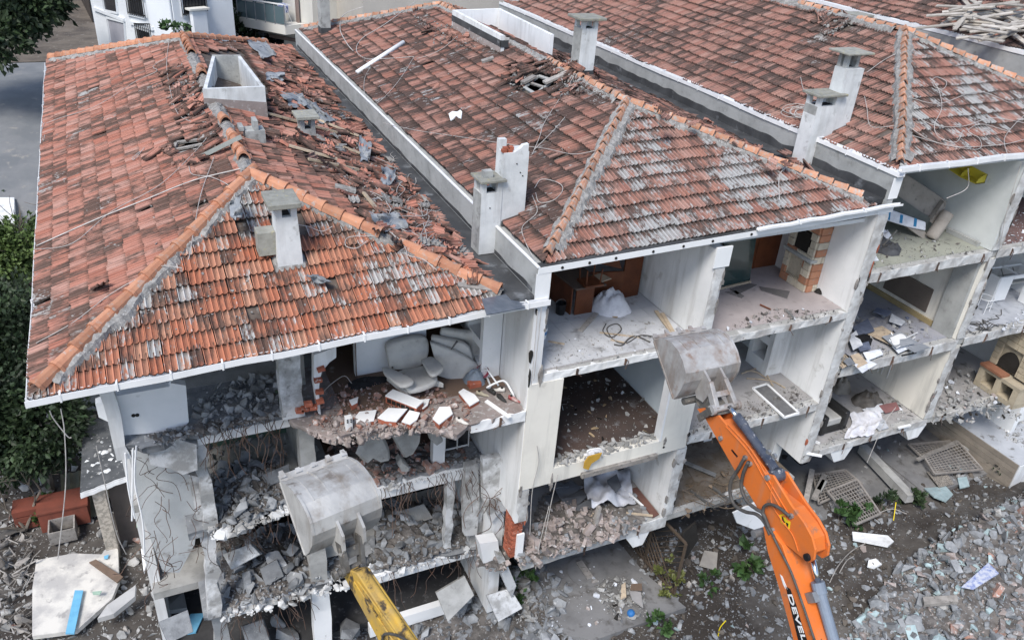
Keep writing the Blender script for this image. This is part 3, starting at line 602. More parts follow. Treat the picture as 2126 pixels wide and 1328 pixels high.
# ---------------------------------------------------------------- HOUSE 2 shell
P(H2,'party_wall',MPLAS,(0,.0,-6.62),(.28,22.2,-.62)); P(H2,'party_wall',MPLAS,(0,1.1,-10.9),(.28,22.2,-6.62)); P(H2,'parapet',MSTUC,(-.015,.0,-.62),(.17,22.4,-.0)); P(H2,'wall_end',MWHITE,(-.02,-.012,-.86),(.29,.02,-.135))
fl = MB(); fl.prism([(-.03,-.02,.0),(.03,-.02,.0),(.03,22.4,0),(-.03,22.4,0)],(0,0,.025)); build(fl,'parapet_flashing',MPVC,H2)
bs = MB(); bs.grid(160,2,lambda i,j:(-.02,.15+22*i,-.60+(.09+.06*noise.noise(Vector((i*30,0,0))))*j)); build(bs,'bitumen_skirting',MBIT,H2,recalc=False)
bs = MB(); bs.prism([(.16,.1,.005),(.26,.1,.01),(.26,22.3,.01),(.16,22.3,.005)],(0,0,.02)); build(bs,'bitumen_edge',MBIT,H2)
P(H1,'valley_gutter',MBIT,(-.75,.02,-.74),(-.016,22.2,-.62))
fas = MB(); fas.prism([(0,-.02,-.135),(9.28,-.02,.12),(9.28,-.02,.24),(0,-.02,0)],(0,.1,0)); build(fas,'fascia',MWHITE,H2)
for t in (.055,.12,.185,.28,.36,.44,.55): hole_disc(H2,(9.28*t,-.022,-.07+.255*t),(0,-1,0),.03,MDARK,'bolt_hole')
bt = MB(); bt.prism([(.03,-.01,.006),(9.1,-.01,.245),(9.1,.13,.26),(.03,.13,.02)],(0,0,.018)); build(bt,'bitumen_edge',MBIT,H2)
gutter(H2,(5.2,-.03,.22),(9.42,-.03,.36),(0,-1,0),.1,.05,2)
P(H2,'ceiling_slab',MWHITE,(.17,.3,-.22),(8.85,22.2,-.12))
P(H2,'party_wall',MPLAS,(8.86,.0,-7.4),(9.2,22.2,.1)); P(H2,'parapet',MSTUC,(9.03,.0,.12),(9.19,22.5,1.02)); P(H3,'wall_end',MWHITE,(9.0,-.02,.46),(9.28,.0,.97))
P(H2,'valley_gutter',MBIT,(8.6,.12,.3),(9.02,22.3,.42))
bs = MB(); bs.grid(220,2,lambda i,j:(9.02,.1+22.2*i,.42+(.22+.09*noise.noise(Vector((i*34,0,5))))*j)); build(bs,'bitumen_skirting',MBIT,H2,recalc=False)
for z, x0, x1 in ((-2.52,.28,8.86),(-5.2,.28,4.6),(-5.32,4.6,8.86),(-7.9,.28,8.86)):
    P(H2,'floor_slab',MCONC,(x0,.02,z-.2),(x1,9,z-.012))
band(H2,.28,4.45,0,-2.71,-2.535,MPLAS); band(H2,4.45,8.86,0,-2.72,-2.535); band(H2,4.62,8.86,0,-5.56,-5.335); band(H2,.3,4.5,0,-8.28,-7.92); band(H2,4.6,8.6,0.05,-8.1,-7.92)
P(H2,'facade_wall',MCREAM,(.02,-.03,-5.62),(.84,.16,-2.72)); P(H2,'facade_wall',MCREAM,(3.78,-.03,-5.2),(4.58,.16,-2.72)); sill = P(H2,'facade_wall',MCREAM,(.84,-.028,-5.62),(4.58,.14,-5.2))
P(H2,'window_reveal',MPVC,(3.72,-.04,-5.2),(3.775,.2,-2.74))
P(H2,'wooden_lintel',MWOODG,(1.6,-.12,-5.66),(3.7,-.03,-5.54))
P(H2,'partition_wall',MPLAS,(4.3,.0,-2.51),(4.58,2.85,-.23)); P(H2,'wall_cap',MWHITE,(4.24,-.04,-.62),(4.66,.0,-.14))
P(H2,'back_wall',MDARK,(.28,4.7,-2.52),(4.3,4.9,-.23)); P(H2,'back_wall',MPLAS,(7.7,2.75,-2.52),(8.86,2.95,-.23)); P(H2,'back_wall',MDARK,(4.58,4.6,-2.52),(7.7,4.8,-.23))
P(H2,'door_jamb',MWHITE,(4.18,2.85,-2.51),(4.4,3.1,-.23))
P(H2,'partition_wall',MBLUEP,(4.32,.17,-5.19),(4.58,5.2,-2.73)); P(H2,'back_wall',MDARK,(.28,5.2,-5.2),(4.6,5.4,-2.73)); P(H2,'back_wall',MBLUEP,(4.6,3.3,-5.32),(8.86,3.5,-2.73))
P(H2,'partition_wall',MPLAS,(4.36,.02,-7.89),(4.66,3.6,-5.63)); P(H2,'back_wall',MGREYF,(.28,4.2,-7.9),(3.6,4.4,-5.63)); P(H2,'back_wall',M('maroon_panel',(.13,.03,.05),(.09,.02,.035),2,rnd=0),(4.66,3.2,-7.9),(7.2,3.4,-5.53)); P(H2,'back_wall',MCREAM,(7.7,3.2,-7.9),(8.86,3.4,-5.53))
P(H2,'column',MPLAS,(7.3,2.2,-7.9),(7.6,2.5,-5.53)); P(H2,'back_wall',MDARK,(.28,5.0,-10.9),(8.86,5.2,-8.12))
P(H2,'floor_finish',M('dark_brown_floor',(.085,.06,.052),(.06,.048,.045),1.0,c3=(.20,.20,.21),sc3=3,lo3=.6,hi3=.75,rough=.75,rnd=0),(.86,.3,-5.2),(4.3,5.1,-5.19)); P(H2,'floor_finish',M('worn_lino',(.40,.36,.36),(.31,.28,.28),.8,c3=(.20,.18,.18),sc3=2.2,lo3=.58,hi3=.75,rough=.7,rnd=0,bump=.08),(4.6,.2,-2.53),(8.85,4.5,-2.515)); P(H2,'floor_finish',MGREYF,(4.6,.22,-5.33),(8.85,3.3,-5.315)); P(H2,'floor_finish',MGREYF,(.3,.22,-7.91),(4.35,4.2,-7.895)); P(H2,'floor_finish',M('earth_and_leaves',(.13,.105,.08),(.20,.18,.16),2.2,c3=(.09,.07,.05),sc3=8,rnd=0,bump=.5),(4.68,.2,-7.91),(8.85,3.2,-7.895))
# haunches under the first floor slab, lattice and terrace at the foot
for x in (3.3,): 
    m = MB(); m.prism([(x,.02,-8.29),(x+.75,.02,-8.29),(x+.6,.02,-8.75),(x+.3,.02,-8.75)],(0,.35,0)); build(m,'haunch',MPLAS,H2)
# ---------------------------------------------------------------- HOUSE 3 and 4 shell
gutter(H3,(9.02,-.02,1.25),(18.9,-.02,1.27),(0,-1,0),.11,.11,10); gutter(H3,(9.2,-.1,1.12),(9.2,22.4,1.08),(-1,0,0),.2,.1,22)
P(H3,'ceiling_slab',MWHITE,(9.2,.25,.93),(18.55,22.2,1.02)); P(H3,'party_wall',MPLAS,(18.55,0,-9.9),(18.75,22.2,.93))
for z, x0, x1 in ((-1.5,9.2,18.55),(-4.28,9.2,18.55),(-7.1,9.2,18.55)): P(H3,'floor_slab',MCONC,(x0,.02,z-.2),(x1,9,z-.012))
for z0, z1, x0, x1 in ((-1.78,-1.52,9.2,13.7),(-1.74,-1.52,13.9,18.6),(-4.6,-4.3,9.3,13.75),(-4.58,-4.3,14.0,18.6),(-7.34,-7.12,9.5,13.8),(-7.34,-7.12,14.1,18.6)): band(H3,x0,x1,0,z0,z1)
P(H3,'partition_wall',M('pale_grey_wall',(.62,.65,.65),(.52,.55,.55),.7,c3=(.36,.37,.37),sc3=1.3,lo3=.66,hi3=.8,rnd=0,rough=.9),(13.6,.0,-1.49),(13.95,3.4,.93)); P(H3,'partition_wall',MCREAM,(13.62,.02,-4.27),(13.97,3.8,-1.73)); P(H3,'partition_wall',MCREAM,(13.62,.02,-7.09),(13.97,3.8,-4.5))
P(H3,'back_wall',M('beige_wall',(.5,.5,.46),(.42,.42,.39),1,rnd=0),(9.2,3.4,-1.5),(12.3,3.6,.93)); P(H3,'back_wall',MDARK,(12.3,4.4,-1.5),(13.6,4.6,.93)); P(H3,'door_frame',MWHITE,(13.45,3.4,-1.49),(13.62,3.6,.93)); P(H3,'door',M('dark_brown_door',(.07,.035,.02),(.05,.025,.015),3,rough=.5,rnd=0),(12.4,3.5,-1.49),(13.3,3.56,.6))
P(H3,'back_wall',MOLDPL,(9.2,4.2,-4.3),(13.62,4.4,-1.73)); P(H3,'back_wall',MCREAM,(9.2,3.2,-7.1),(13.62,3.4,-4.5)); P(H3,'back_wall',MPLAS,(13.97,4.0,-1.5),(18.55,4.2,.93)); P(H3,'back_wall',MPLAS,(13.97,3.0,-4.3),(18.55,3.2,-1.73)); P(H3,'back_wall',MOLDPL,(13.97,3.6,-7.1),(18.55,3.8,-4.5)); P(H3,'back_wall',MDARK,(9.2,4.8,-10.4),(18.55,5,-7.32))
P(H3,'floor_finish',M('olive_grey_floor',(.33,.34,.29),(.26,.27,.235),.8,c3=(.15,.15,.14),sc3=2.4,lo3=.6,hi3=.74,rnd=0),(9.22,.2,-1.51),(13.6,3.4,-1.495)); P(H3,'floor_finish',M('blue_grey_floor',(.33,.335,.36),(.24,.25,.30),.9,c3=(.14,.13,.13),sc3=2.2,lo3=.58,hi3=.7,rnd=0),(9.22,.2,-4.29),(13.6,4.2,-4.275)); P(H3,'floor_finish',MGREYF,(9.22,.2,-7.11),(13.6,3.2,-7.095)); P(H3,'floor_finish',M('maroon_lino',(.17,.11,.105),(.13,.09,.085),1,c3=(.3,.27,.26),sc3=4,lo3=.64,hi3=.74,rnd=0),(13.98,.2,-1.51),(18.5,4,-1.495)); P(H3,'floor_finish',M('speckled_floor',(.42,.44,.48),(.33,.35,.39),3,c3=(.18,.19,.2),sc3=6,rnd=0),(13.98,.2,-4.29),(18.5,3,-4.275)); P(H3,'floor_finish',MGREYF,(13.98,.2,-7.11),(18.5,3.6,-7.095))
P(H3,'column',MSTUC,(13.5,.12,-4.27),(13.62,.75,-1.9)); P(H3,'baseboard',M('ochre_skirting',(.38,.30,.16),(.30,.24,.13),3,rnd=0),(13.55,.8,-4.27),(13.615,4.2,-4.12))
P(H3,'bare_patch',M('bare_brown_plaster',(.16,.135,.115),(.13,.11,.095),2,rnd=0),(13.59,1.15,-4.0),(13.618,2.75,-3.25)); 
P(H3,'parapet',MSTUC,(18.72,.0,1.1),(18.9,22.4,2.46)); gutter(H4,(18.9,-.1,2.6),(18.9,22.4,2.56),(-1,0,0),.2,.12,14); P(H3,'valley_gutter',MBIT,(18.4,.1,1.05),(18.72,22.3,1.12)); P(H4,'party_wall',MPLAS,(18.76,0,-8.5),(19,22.2,1.1))
for x in (10.0,13.0):
    m = MB(); m.prism([(x,.02,-7.35),(x+.9,.02,-7.35),(x+.7,.02,-7.8),(x+.3,.02,-7.8)],(0,.35,0)); build(m,'haunch',MPLAS,H3)
P(H2,'party_wall',MPLAS,(8.86,1.0,-10.9),(9.2,22.2,-7.4)); P(H3,'rear_wall',MPLAS,(.3,22.05,-9),(18.6,22.25,-.3))
# ---------------------------------------------------------------- chimneys
MCAPC = M('mossy_concrete',(.30,.30,.27),(.22,.22,.195),6,c3=(.36,.34,.22),sc3=9,rough=.95,bump=.5)
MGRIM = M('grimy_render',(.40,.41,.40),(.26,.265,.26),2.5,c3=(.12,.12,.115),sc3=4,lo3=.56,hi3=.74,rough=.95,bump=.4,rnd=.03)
MCHIM = M('chimney_render',(.66,.68,.69),(.50,.52,.53),1.6,c3=(.25,.25,.24),sc3=3,lo3=.6,hi3=.76,rough=.9,rnd=.03,bump=.15,streak=(.36,.36,.355))
def shaft(house, x0, x1, y0, y1, z0, z1, vents=(), mat=None, taper=0, side=None):
    """rendered shaft, hollow at its head: vents = height of the openings below the cap"""
    t = .06; mb = MB(); hv = vents[0] if vents else 0
    if taper: mb.prism([(x0-taper,y0-taper,z0),(x1+taper,y0-taper,z0),(x1,y0,z1-hv),(x0,y0,z1-hv)],(0,y1-y0,0))
    else: mb.box((x0,y0,z0),(x1,y1,z1-hv))
    c = build(mb,'chimney',mat or MCHIM,house)
    if hv:
        w = min(.11,(x1-x0)*.3)
        for a, b in ((x0,y0),(x1-w,y0),(x0,y1-w),(x1-w,y1-w)): s = MB(); s.box((a+.002,b+.002,z1-hv),(a+w-.002,b+w-.002,z1)); build(s,'vent_post',mat or MCHIM,c)
        d = MB(); d.box((x0+w,y0+w,z1-hv+.002),(x1-w,y1-w,z1-hv+.01)); build(d,'flue_mouth',MDARK,c)
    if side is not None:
        s = MB(); s.box((x0-.006,y0+.01,z0),(x0-.001,y1,z1-hv)); build(s,'darker_side',side,c)  # left face overlaid with a darker render
    return c
def cap(c, x0, x1, y0, y1, z, th=.07, tilt=0):
    mb = MB(); mb.obox(((x0+x1)/2,(y0+y1)/2,z+th/2), V((x1-x0)/2,0,tilt), V(0,(y1-y0)/2,0), V(0,0,th/2)); return build(mb,'chimney_cap',MCAPC,c,bevel=.01)
c = shaft(H1,-4.52,-4.14,1.74,2.2,-.35,1.02,(.2,),taper=.05); cap(c,-4.66,-4.08,1.6,2.35,1.03,.1); m = MB(); m.box((-4.86,1.86,.05),(-4.54,2.2,.5)); build(m,'side_block',MCAPC,c); m = MB(); m.prism([(-4.7,1.6,-.3),(-3.96,1.6,-.27),(-4.08,1.72,-.1),(-4.58,1.72,-.1)],(0,.3,.1)); build(m,'cement_apron',MMORT,c)
c = shaft(H1,-2.72,-2.34,8.35,8.75,-.4,.6,(.28,),mat=MGRIM); cap(c,-2.82,-2.24,8.22,8.9,.6,.08)
c = shaft(H1,-4.3,-3.86,6.6,7.0,.3,.92,mat=MGRIM); 
for x, h in ((-4.42,.3),(-4.1,.42)): m = MB(); m.box((x,6.62,.93),(x+.1,6.98,.72+h)); build(m,'broken_vent_post',MGRIM,c)
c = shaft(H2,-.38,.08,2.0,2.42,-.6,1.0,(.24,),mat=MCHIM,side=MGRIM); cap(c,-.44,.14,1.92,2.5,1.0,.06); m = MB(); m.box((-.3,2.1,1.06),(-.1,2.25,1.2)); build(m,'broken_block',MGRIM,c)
c2 = shaft(H2,.085,.64,2.02,2.42,-.3,1.58,mat=MCHIM); m = MB(); m.prism([(.3,2.02,1.58),(.62,2.02,1.58),(.62,2.02,1.74),(.5,2.02,1.72),(.42,2.02,1.64)],(0,.1,0)); build(m,'broken_head',MCHIM,c2); m = MB(); m.box((.085,2.3,1.58),(.25,2.42,1.78)); build(m,'broken_head',MCHIM,c2)
for q in range(4): build(brick_piece(V(.12+.05*q,2.1+.05*(q%2),1.61+.03*(q%2)),V(.06,0,0),V(0,.05,0),V(0,0,.03)),'brick',MBRICK,c2)
for q in ((1017,432),(1073,340),(1085,365),(1080,358)):
    hole_disc(c if q[0]<1040 else c2, at_y(*q,2.0 if q[0]<1040 else 2.02),(0,-1,0),.014,MDARK,'bolt_hole')
m = MB(); m.box((.10,1.96,-.02),(.70,2.0,.12)); m.box((.655,1.96,-.02),(.70,2.5,.16)); build(m,'bitumen_skirting',MBIT,c2)
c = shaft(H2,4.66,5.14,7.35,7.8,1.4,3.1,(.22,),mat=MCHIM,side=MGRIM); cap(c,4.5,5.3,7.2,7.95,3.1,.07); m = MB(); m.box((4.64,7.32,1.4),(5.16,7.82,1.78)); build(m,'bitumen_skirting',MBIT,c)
c = shaft(H2,.62,.98,20.4,20.9,.1,1.9,mat=MGRIM); m = MB(); m.box((.6,20.38,.1),(1.0,20.92,.45)); build(m,'bitumen_skirting',MBIT,c)
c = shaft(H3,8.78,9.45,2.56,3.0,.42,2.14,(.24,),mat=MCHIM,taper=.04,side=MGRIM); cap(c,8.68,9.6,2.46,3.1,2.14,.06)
c2 = shaft(H3,9.455,10.02,2.58,3.0,.42,2.78,mat=MCHIM); c3 = shaft(H3,9.47,9.9,2.68,2.98,2.782,3.12,(.32,),mat=MGRIM); cap(c3,9.3,10.15,2.5,3.2,3.12,.05)
m = MB(); m.prism([(9.47,2.54,1.0),(10.1,2.54,1.25),(10.1,2.54,1.4),(9.47,2.54,1.15)],(0,.03,0)); build(m,'bitumen_skirting',MBIT,c2)
c = shaft(H3,17.85,18.4,10.5,11.0,1.2,2.5,(.32,),mat=MCHIM); cap(c,17.7,18.55,10.35,11.15,2.5,.07)
# tank well on the ridge of the first roof, open parapet box on the second
def open_box(house, name, x0, x1, y0, y1, z0, zl, t, sides, mats):
    o = None
    for s in sides:
        mb = MB()
        if s == 'l': mb.prism([(x0,y0,z0),(x0,y1,z0),(x0,y1,zl[1]),(x0,y0,zl[0])],(t,0,0))
        if s == 'r': mb.prism([(x1-t,y0,z0),(x1-t,y1,z0),(x1-t,y1,zl[3]),(x1-t,y0,zl[2])],(t,0,0))
        if s == 'f': mb.prism([(x0+t+.002,y0+.002,z0),(x1-t-.002,y0+.002,z0),(x1-t-.002,y0+.002,zl[2]),(x0+t+.002,y0+.002,zl[0])],(0,t,0))
        if s == 'b': mb.prism([(x0+t+.002,y1-t,z0),(x1-t-.002,y1-t,z0),(x1-t-.002,y1-t,zl[3]),(x0+t+.002,y1-t,zl[1])],(0,t-.002,0))
        build(mb, name, mats[s], house)
wc_ = [at_z(*q,1.22) for q in [(421,185),(550,180),(499,114),(440,114)]]
for k in range(4):
    a, b = wc_[k], wc_[(k+1)%4]; mb = MB(); a2 = a*1.0; b2 = b*1.0; nrm = unit(np.cross(b-a,(0,0,1))); s_ = .02 if k % 2 else 0
    mb.prism([V(a[0],a[1],0)+unit(b-a)*.09*(k%2), V(b[0],b[1],0)-unit(b-a)*.09*(k%2), b-unit(b-a)*.09*(k%2)+V(0,0,-s_), a+unit(b-a)*.09*(k%2)+V(0,0,-s_)], -nrm*.09); build(mb,'tank_wall',MGRIM if k == 2 else MCHIM,H1)
mb = MB(); mb.prism([V(p[0],p[1],.15)*.94+.06*V(*np.mean(wc_,axis=0)[:2],.15) for p in wc_],(0,0,.06)); build(mb,'tank_floor',MGRIM,H1)
a, b = wc_[0], wc_[1]; m = MB(); m.prism([V(a[0]-.01,a[1]-.012,.3),V(b[0]+.01,b[1]-.012,.3),V(b[0]+.01,b[1]-.012,.82),V(a[0]-.01,a[1]-.012,1.0)],(0,.01,0)); build(m,'brick_course',MRUBP,H1)
open_box(H2,'parapet_box_wall',3.95,5.75,10.95,15.1,1.0,(2.0,2.02,2.0,2.06),.12,'lrb',dict(l=MPLAS,r=MPLAS,b=MPLAS))
m = MB(); m.box((3.935,10.93,1.66),(3.948,15.1,1.86)); m.box((3.935,10.93,1.66),(4.2,10.945,1.86)); build(m,'bitumen_band',MBIT,H2); m = MB(); m.box((3.93,10.95,1.2),(3.947,15.0,1.655)); build(m,'brick_course',MRUBP,H2)

# ---------------------------------------------------------------- battered ends of the cross walls
def vband(house, x0, x1, y, z0, z1, mat):
    """ragged cut face of a cross wall: chipped arrises, uneven plaster"""
    n = max(6, int((z1-z0)/.09)); mb = MB(); sd = random.uniform(0,90)
    def fn(i, j):
        z = z0+(z1-z0)*j; e = -1 if i == 0 else 1 if i == 1 else 0
        c = .5+.5*noise.noise(Vector((z*1.7, e*3+sd, 1))); k = noise.noise(Vector((z*5.5, e*7+sd, 3))); bite = max(0, noise.noise(Vector((z*1.3, e*11+sd, 9)))-.25)*.22
        return (x0+(x1-x0)*i - e*(.004+bite+.02*abs(k)), y-.008-.02*c*(1-abs(e))-.012*k, z)
    mb.grid(5, n, fn); build(mb,'cut_wall_face',mat,house,recalc=False)
for a in ((H2,8.84,9.21,-.012,-7.4,.08),(H2,4.29,4.59,-.012,-2.5,-.65),(H2,4.35,4.67,.008,-7.88,-5.66),(H3,13.59,13.96,-.012,-1.48,.9),(H3,13.61,13.98,.008,-4.26,-1.76),(H3,13.61,13.98,.008,-7.08,-4.6),(H2,-.01,.29,-.012,-6.6,-5.66)): vband(*a,MEDGE)
MSCAR = M('bared_concrete_scar',(.30,.285,.27),(.20,.185,.175),6,c3=(.10,.085,.075),sc3=9,rnd=.2,bump=.5)
def scars(house, x0, x1, y, z0, z1, n, brick=.25):
    """broken patches, rust and bare brick along a wall's cut end"""
    for _ in range(n):
        z = random.uniform(z0,z1); x = random.choice((x0,x1,x1))+random.gauss(0,.015); h = random.uniform(.06,.5); w = random.uniform(.015,.055); k = 9; mb = MB()
        pts = [V(x+w*math.cos(2*math.pi*i/k)*random.uniform(.6,1.2), y-.004-.006*random.random(), z+h*.5*math.sin(2*math.pi*i/k)*random.uniform(.6,1.2)) for i in range(k)]
        mb.prism(pts,(0,.05,0)); build(mb,'broken_patch',random.choices([MSCAR,MDARK,MBRICK],[.7,.2,brick*.35])[0],house)
for a in ((H2,.02,.27,-.015,-2.5,-.9,5),(H2,.03,.27,-.035,-2.8,-2.45,4),(H2,.05,.83,-.035,-5.7,-5.55,5),(H2,8.87,9.19,-.03,-7.3,.0,26),(H2,4.31,4.57,-.03,-2.45,-.7,5),(H2,4.37,4.65,-.01,-7.8,-5.7,9),(H2,3.9,4.57,-.035,-5.5,-5.2,5),(H3,13.61,13.94,-.03,-1.4,.6,7),(H3,13.63,13.96,-.01,-4.2,-1.8,9),(H3,13.63,13.96,-.01,-7.0,-4.6,10),(H2,.02,.27,-.004,-6.6,-5.7,5)): scars(*a)
# ================================================================== EXCAVATORS (only bucket, stick and boom reach into view)
MBUCK1 = M('dusty_bucket_steel',(.50,.495,.48),(.36,.355,.345),1.6,.4,.66,c3=(.17,.14,.115),sc3=3.2,lo3=.6,hi3=.72,rough=.55,metal=.25,bump=.25,bsc=18,rnd=.03,streak=(.22,.185,.15))
MBUCK2 = M('scraped_bucket_steel',(.44,.435,.43),(.28,.26,.245),1.8,.4,.64,c3=(.24,.155,.11),sc3=3,lo3=.58,hi3=.72,rough=.55,metal=.25,bump=.25,bsc=18,rnd=.03,streak=(.22,.15,.11))
MINNER = M('clay_stained_steel',(.36,.31,.25),(.27,.24,.2),3,rough=.9,bump=.3,rnd=0)
MYEL = M('worn_yellow_paint',(.52,.33,.06),(.40,.27,.09),3.0,.42,.6,c3=(.07,.055,.04),sc3=4.2,lo3=.53,hi3=.62,rough=.65,bump=.2,rnd=.02,streak=(.30,.22,.10))
MORA = M('orange_paint',(.66,.165,.03),(.56,.155,.045),1.8,.42,.68,c3=(.30,.15,.09),sc3=5,lo3=.6,hi3=.74,rough=.5,bump=.06,rnd=.02,streak=(.50,.20,.10))
MGREASE = M('greasy_steel',(.18,.175,.165),(.10,.095,.09),4,c3=(.30,.27,.23),sc3=8,rough=.6,metal=.4,bump=.2,rnd=.05)
MCYLB = M('dark_blue_barrel',(.05,.06,.085),(.085,.095,.12),4,c3=(.40,.40,.40),sc3=12,lo3=.6,hi3=.68,rough=.4,bump=.05,rnd=0)
MCYLG = M('blue_grey_barrel',(.20,.24,.30),(.16,.19,.24),3,rough=.4,bump=.05,rnd=0)
MCHROME = M('chrome_rod',(.75,.76,.78),(.65,.66,.68),3,rough=.18,metal=1,bump=0,rnd=0)
MRUBBER = M('black_rubber_hose',(.06,.058,.056),(.10,.095,.09),5,rough=.6,bump=.05,rnd=0)
MBLK = M('black_paint',(.015,.015,.017),rough=.5,bump=0,rnd=0); MSTICK = M('yellow_label',(.75,.58,.02),(.7,.54,.02),3,rough=.5,bump=0,rnd=0)
class Buck:
    def __init__(s, O, a, b, c): s.O, s.a, s.b, s.c = [np.array(q, float) for q in (O, a, b, c)]; s.a, s.b = unit(s.a), unit(s.b); s.c = np.cross(s.a, s.b); s.c = s.c if s.c[2] > 0 else -s.c
    def L(s, w, u, v): return s.O + s.a*w + s.b*u + s.c*v
    def on(s, px, py, w): return at_pl(px, py, s.O + s.a*w, s.a)
K1 = Buck((-5.181,-2.667,-3.086),(.976,.218,-.023),(-.134,.678,.723),(.173,-.702,.691)); K2 = Buck((1.758,-2.503,-1.789),(.999,-.035,.01),(.021,.775,.632),(-.03,-.631,.775))
def bucket(K, root, lip, prof, mat, teeth, dents):
    W = 1.2; Q = prof; n = len(Q); sd = random.uniform(0, 50)
    b = MB(); nx = 15; th = .03
    def sheet(inner):
        vs = []
        for i in range(n):
            for j in range(nx):
                u, v = Q[i]; w = W*j/(nx-1); d = dents*noise.noise(Vector((w*2.2, i*.8, sd)))
                cu, cv = lip*.5, .2; dl = math.hypot(u-cu, v-cv); k = (1 - th/dl) if inner else 1 + d/dl*.5
                vs.append(K.L(w, cu+(u-cu)*k, cv+(v-cv)*k))
        return vs
    q = [(i*nx+j, i*nx+j+1, (i+1)*nx+j+1, (i+1)*nx+j) for i in range(n-1) for j in range(nx-1)]
    b.add(sheet(False), q); b.add(sheet(True), [f[::-1] for f in q])
    for i in (0, n-1): b.add([K.L(0,*Q[i]), K.L(W,*Q[i]), K.L(W,Q[i][0]*.97+.01,Q[i][1]-.03), K.L(0,Q[i][0]*.97+.01,Q[i][1]-.03)], [(0,1,2,3)])
    o = build(b, 'bucket', mat, root, recalc=False)
    # lip fillets and wear bars
    for w in (0.0, W-.035):
        s = MB(); s.prism([K.L(w-.004,u*1.012,v*1.012+.004) for u, v in Q], K.a*.043); build(s, 'side_plate', [mat], o)
        s = MB(); s.beam(K.L(w+.02,.02,-.012), K.L(w+.02,lip,-.012), .07, .035, K.c); build(s, 'cutting_edge', mat, o)
    s = MB(); s.obox(K.L(W/2,lip-.03,-.005), K.a*W/2, K.b*.14, K.c*.022); build(s, 'cutting_edge', mat, o)
    for k in range(teeth):
        w = .06 + (W-.12)*k/(teeth-1); s = MB(); B0 = K.L(w, lip+.05, 0); hw = .055; jl = random.uniform(.07,.14)
        vs = [B0-K.a*hw-K.c*.035, B0+K.a*hw-K.c*.035, B0+K.a*hw+K.c*.045, B0-K.a*hw+K.c*.045]; T = B0 + K.b*jl - K.c*.01
        vs += [T-K.a*hw*.6-K.c*.008, T+K.a*hw*.6-K.c*.008, T+K.a*hw*.6+K.c*.008, T-K.a*hw*.6+K.c*.008]
        s.add(vs, [(0,1,5,4),(1,2,6,5),(2,3,7,6),(3,0,4,7),(4,5,6,7),(3,2,1,0)]); build(s, 'tooth', mat, o)
    for k in range(4):                     # stiffening straps welded down the back
        w = .2 + k*.27; s = MB(); m = len(Q)//2
        for i in range(1, m): s.beam(K.L(w,*Q[i-1])+K.c*.008, K.L(w,*Q[i])+K.c*.008, .018, .018, K.c)
        build(s, 'wear_strip', mat, o)
    return o
PR = [(1.24,.0),(1.20,.14),(1.12,.34),(.98,.54),(.78,.71),(.62,.77),(.47,.79),(.28,.70),(.14,.52),(.05,.27),(0,0)]
PR2 = [(1.17,.0),(1.15,.16),(1.07,.36),(.92,.55),(.72,.67),(.50,.70),(.292,.67),(.16,.52),(.07,.30),(.02,.14),(0,0)]
def ear(K, o, w, pts, mat):
    s = MB(); s.prism([K.L(w,u,v) for u, v in pts], K.a*.045); build(s,'bucket_ear',mat,o)
X1 = thing('excavator','yellow excavator arm with a pale dusty bucket raised against the leftmost house','excavator',tuple(K1.L(.6,-2.4,1.2)+V(0,0,-3)))
o = bucket(K1, X1, 1.24, PR, MBUCK1, 5, .06)
for w in (.40,.76): ear(K1,o,w,[(.36,.74),(.02,.18),(-.10,.22),(-.2,.42),(-.12,.62),(.1,.78)],MBUCK1)
gmap = lambda s, x0, y0: (lambda x, y: (x0 + x/s, y0 + y/s))
g1 = gmap(2.778, 400, 850); g2 = gmap(2.049, 1350, 680)
s = MB(); s.prism([K1.on(*g1(x,y),.47) for x, y in [(868,955),(905,925),(945,940),(1165,1270),(1310,1490),(1180,1490),(1070,1328),(975,1150)]], K1.a*.22); st = build(s,'stick',MYEL,X1,bevel=.015)
pin = K1.on(*g1(930,905),.58); s = MB(); s.cyl(pin-K1.a*.36, pin+K1.a*.36, .055, 14); build(s,'pin',MGREASE,X1,smooth=False)
for k in (-.33,-.2,.2,.33): s = MB(); s.cyl(pin+K1.a*(k-.03), pin+K1.a*(k+.03), .085, 14); build(s,'pin_collar',MGREASE,X1)
e = K1.L(.6,.02,.5)
for k in (-.17,.17): s = MB(); s.beam(e+K1.a*k, pin+K1.a*k*.8, .07, .2, K1.c); build(s,'link',MGREASE,X1)
s = MB(); s.obox((e*.55+pin*.45), K1.a*.16, unit(pin-e)*.09, np.cross(K1.a,unit(pin-e))*.03); build(s,'link_web',MGREASE,X1)
for x, y in (((975,905),(1000,935)),): s = MB(); s.tube([K1.on(*g1(*x),.66),K1.on(*g1(*y),.66)],.07,12); build(s,'cylinder_rod',MCHROME,X1)
s = MB(); s.tube([K1.on(*g1(x,y),.60)+K1.c*.02 for x, y in [(985,925),(1090,1080),(1262,1330),(1350,1460)]],.055,12); build(s,'cylinder',MYEL,X1,smooth=True)
s = MB(); s.tube(smooth_path([K1.on(*g1(x,y),.44) for x, y in [(1095,1328),(1100,1300),(1125,1290),(1180,1300),(1240,1335),(1300,1400)]]),.022,8); build(s,'hose',MRUBBER,X1)
for pts in ([(955,985),(1060,1130),(1200,1328)],[(935,990),(1040,1150),(1160,1328)]):
    s = MB(); s.tube([K1.on(*g1(x,y),.465)+K1.c*.01-K1.a*.01 for x, y in pts],.014,6); build(s,'hydraulic_pipe',MYEL,X1)
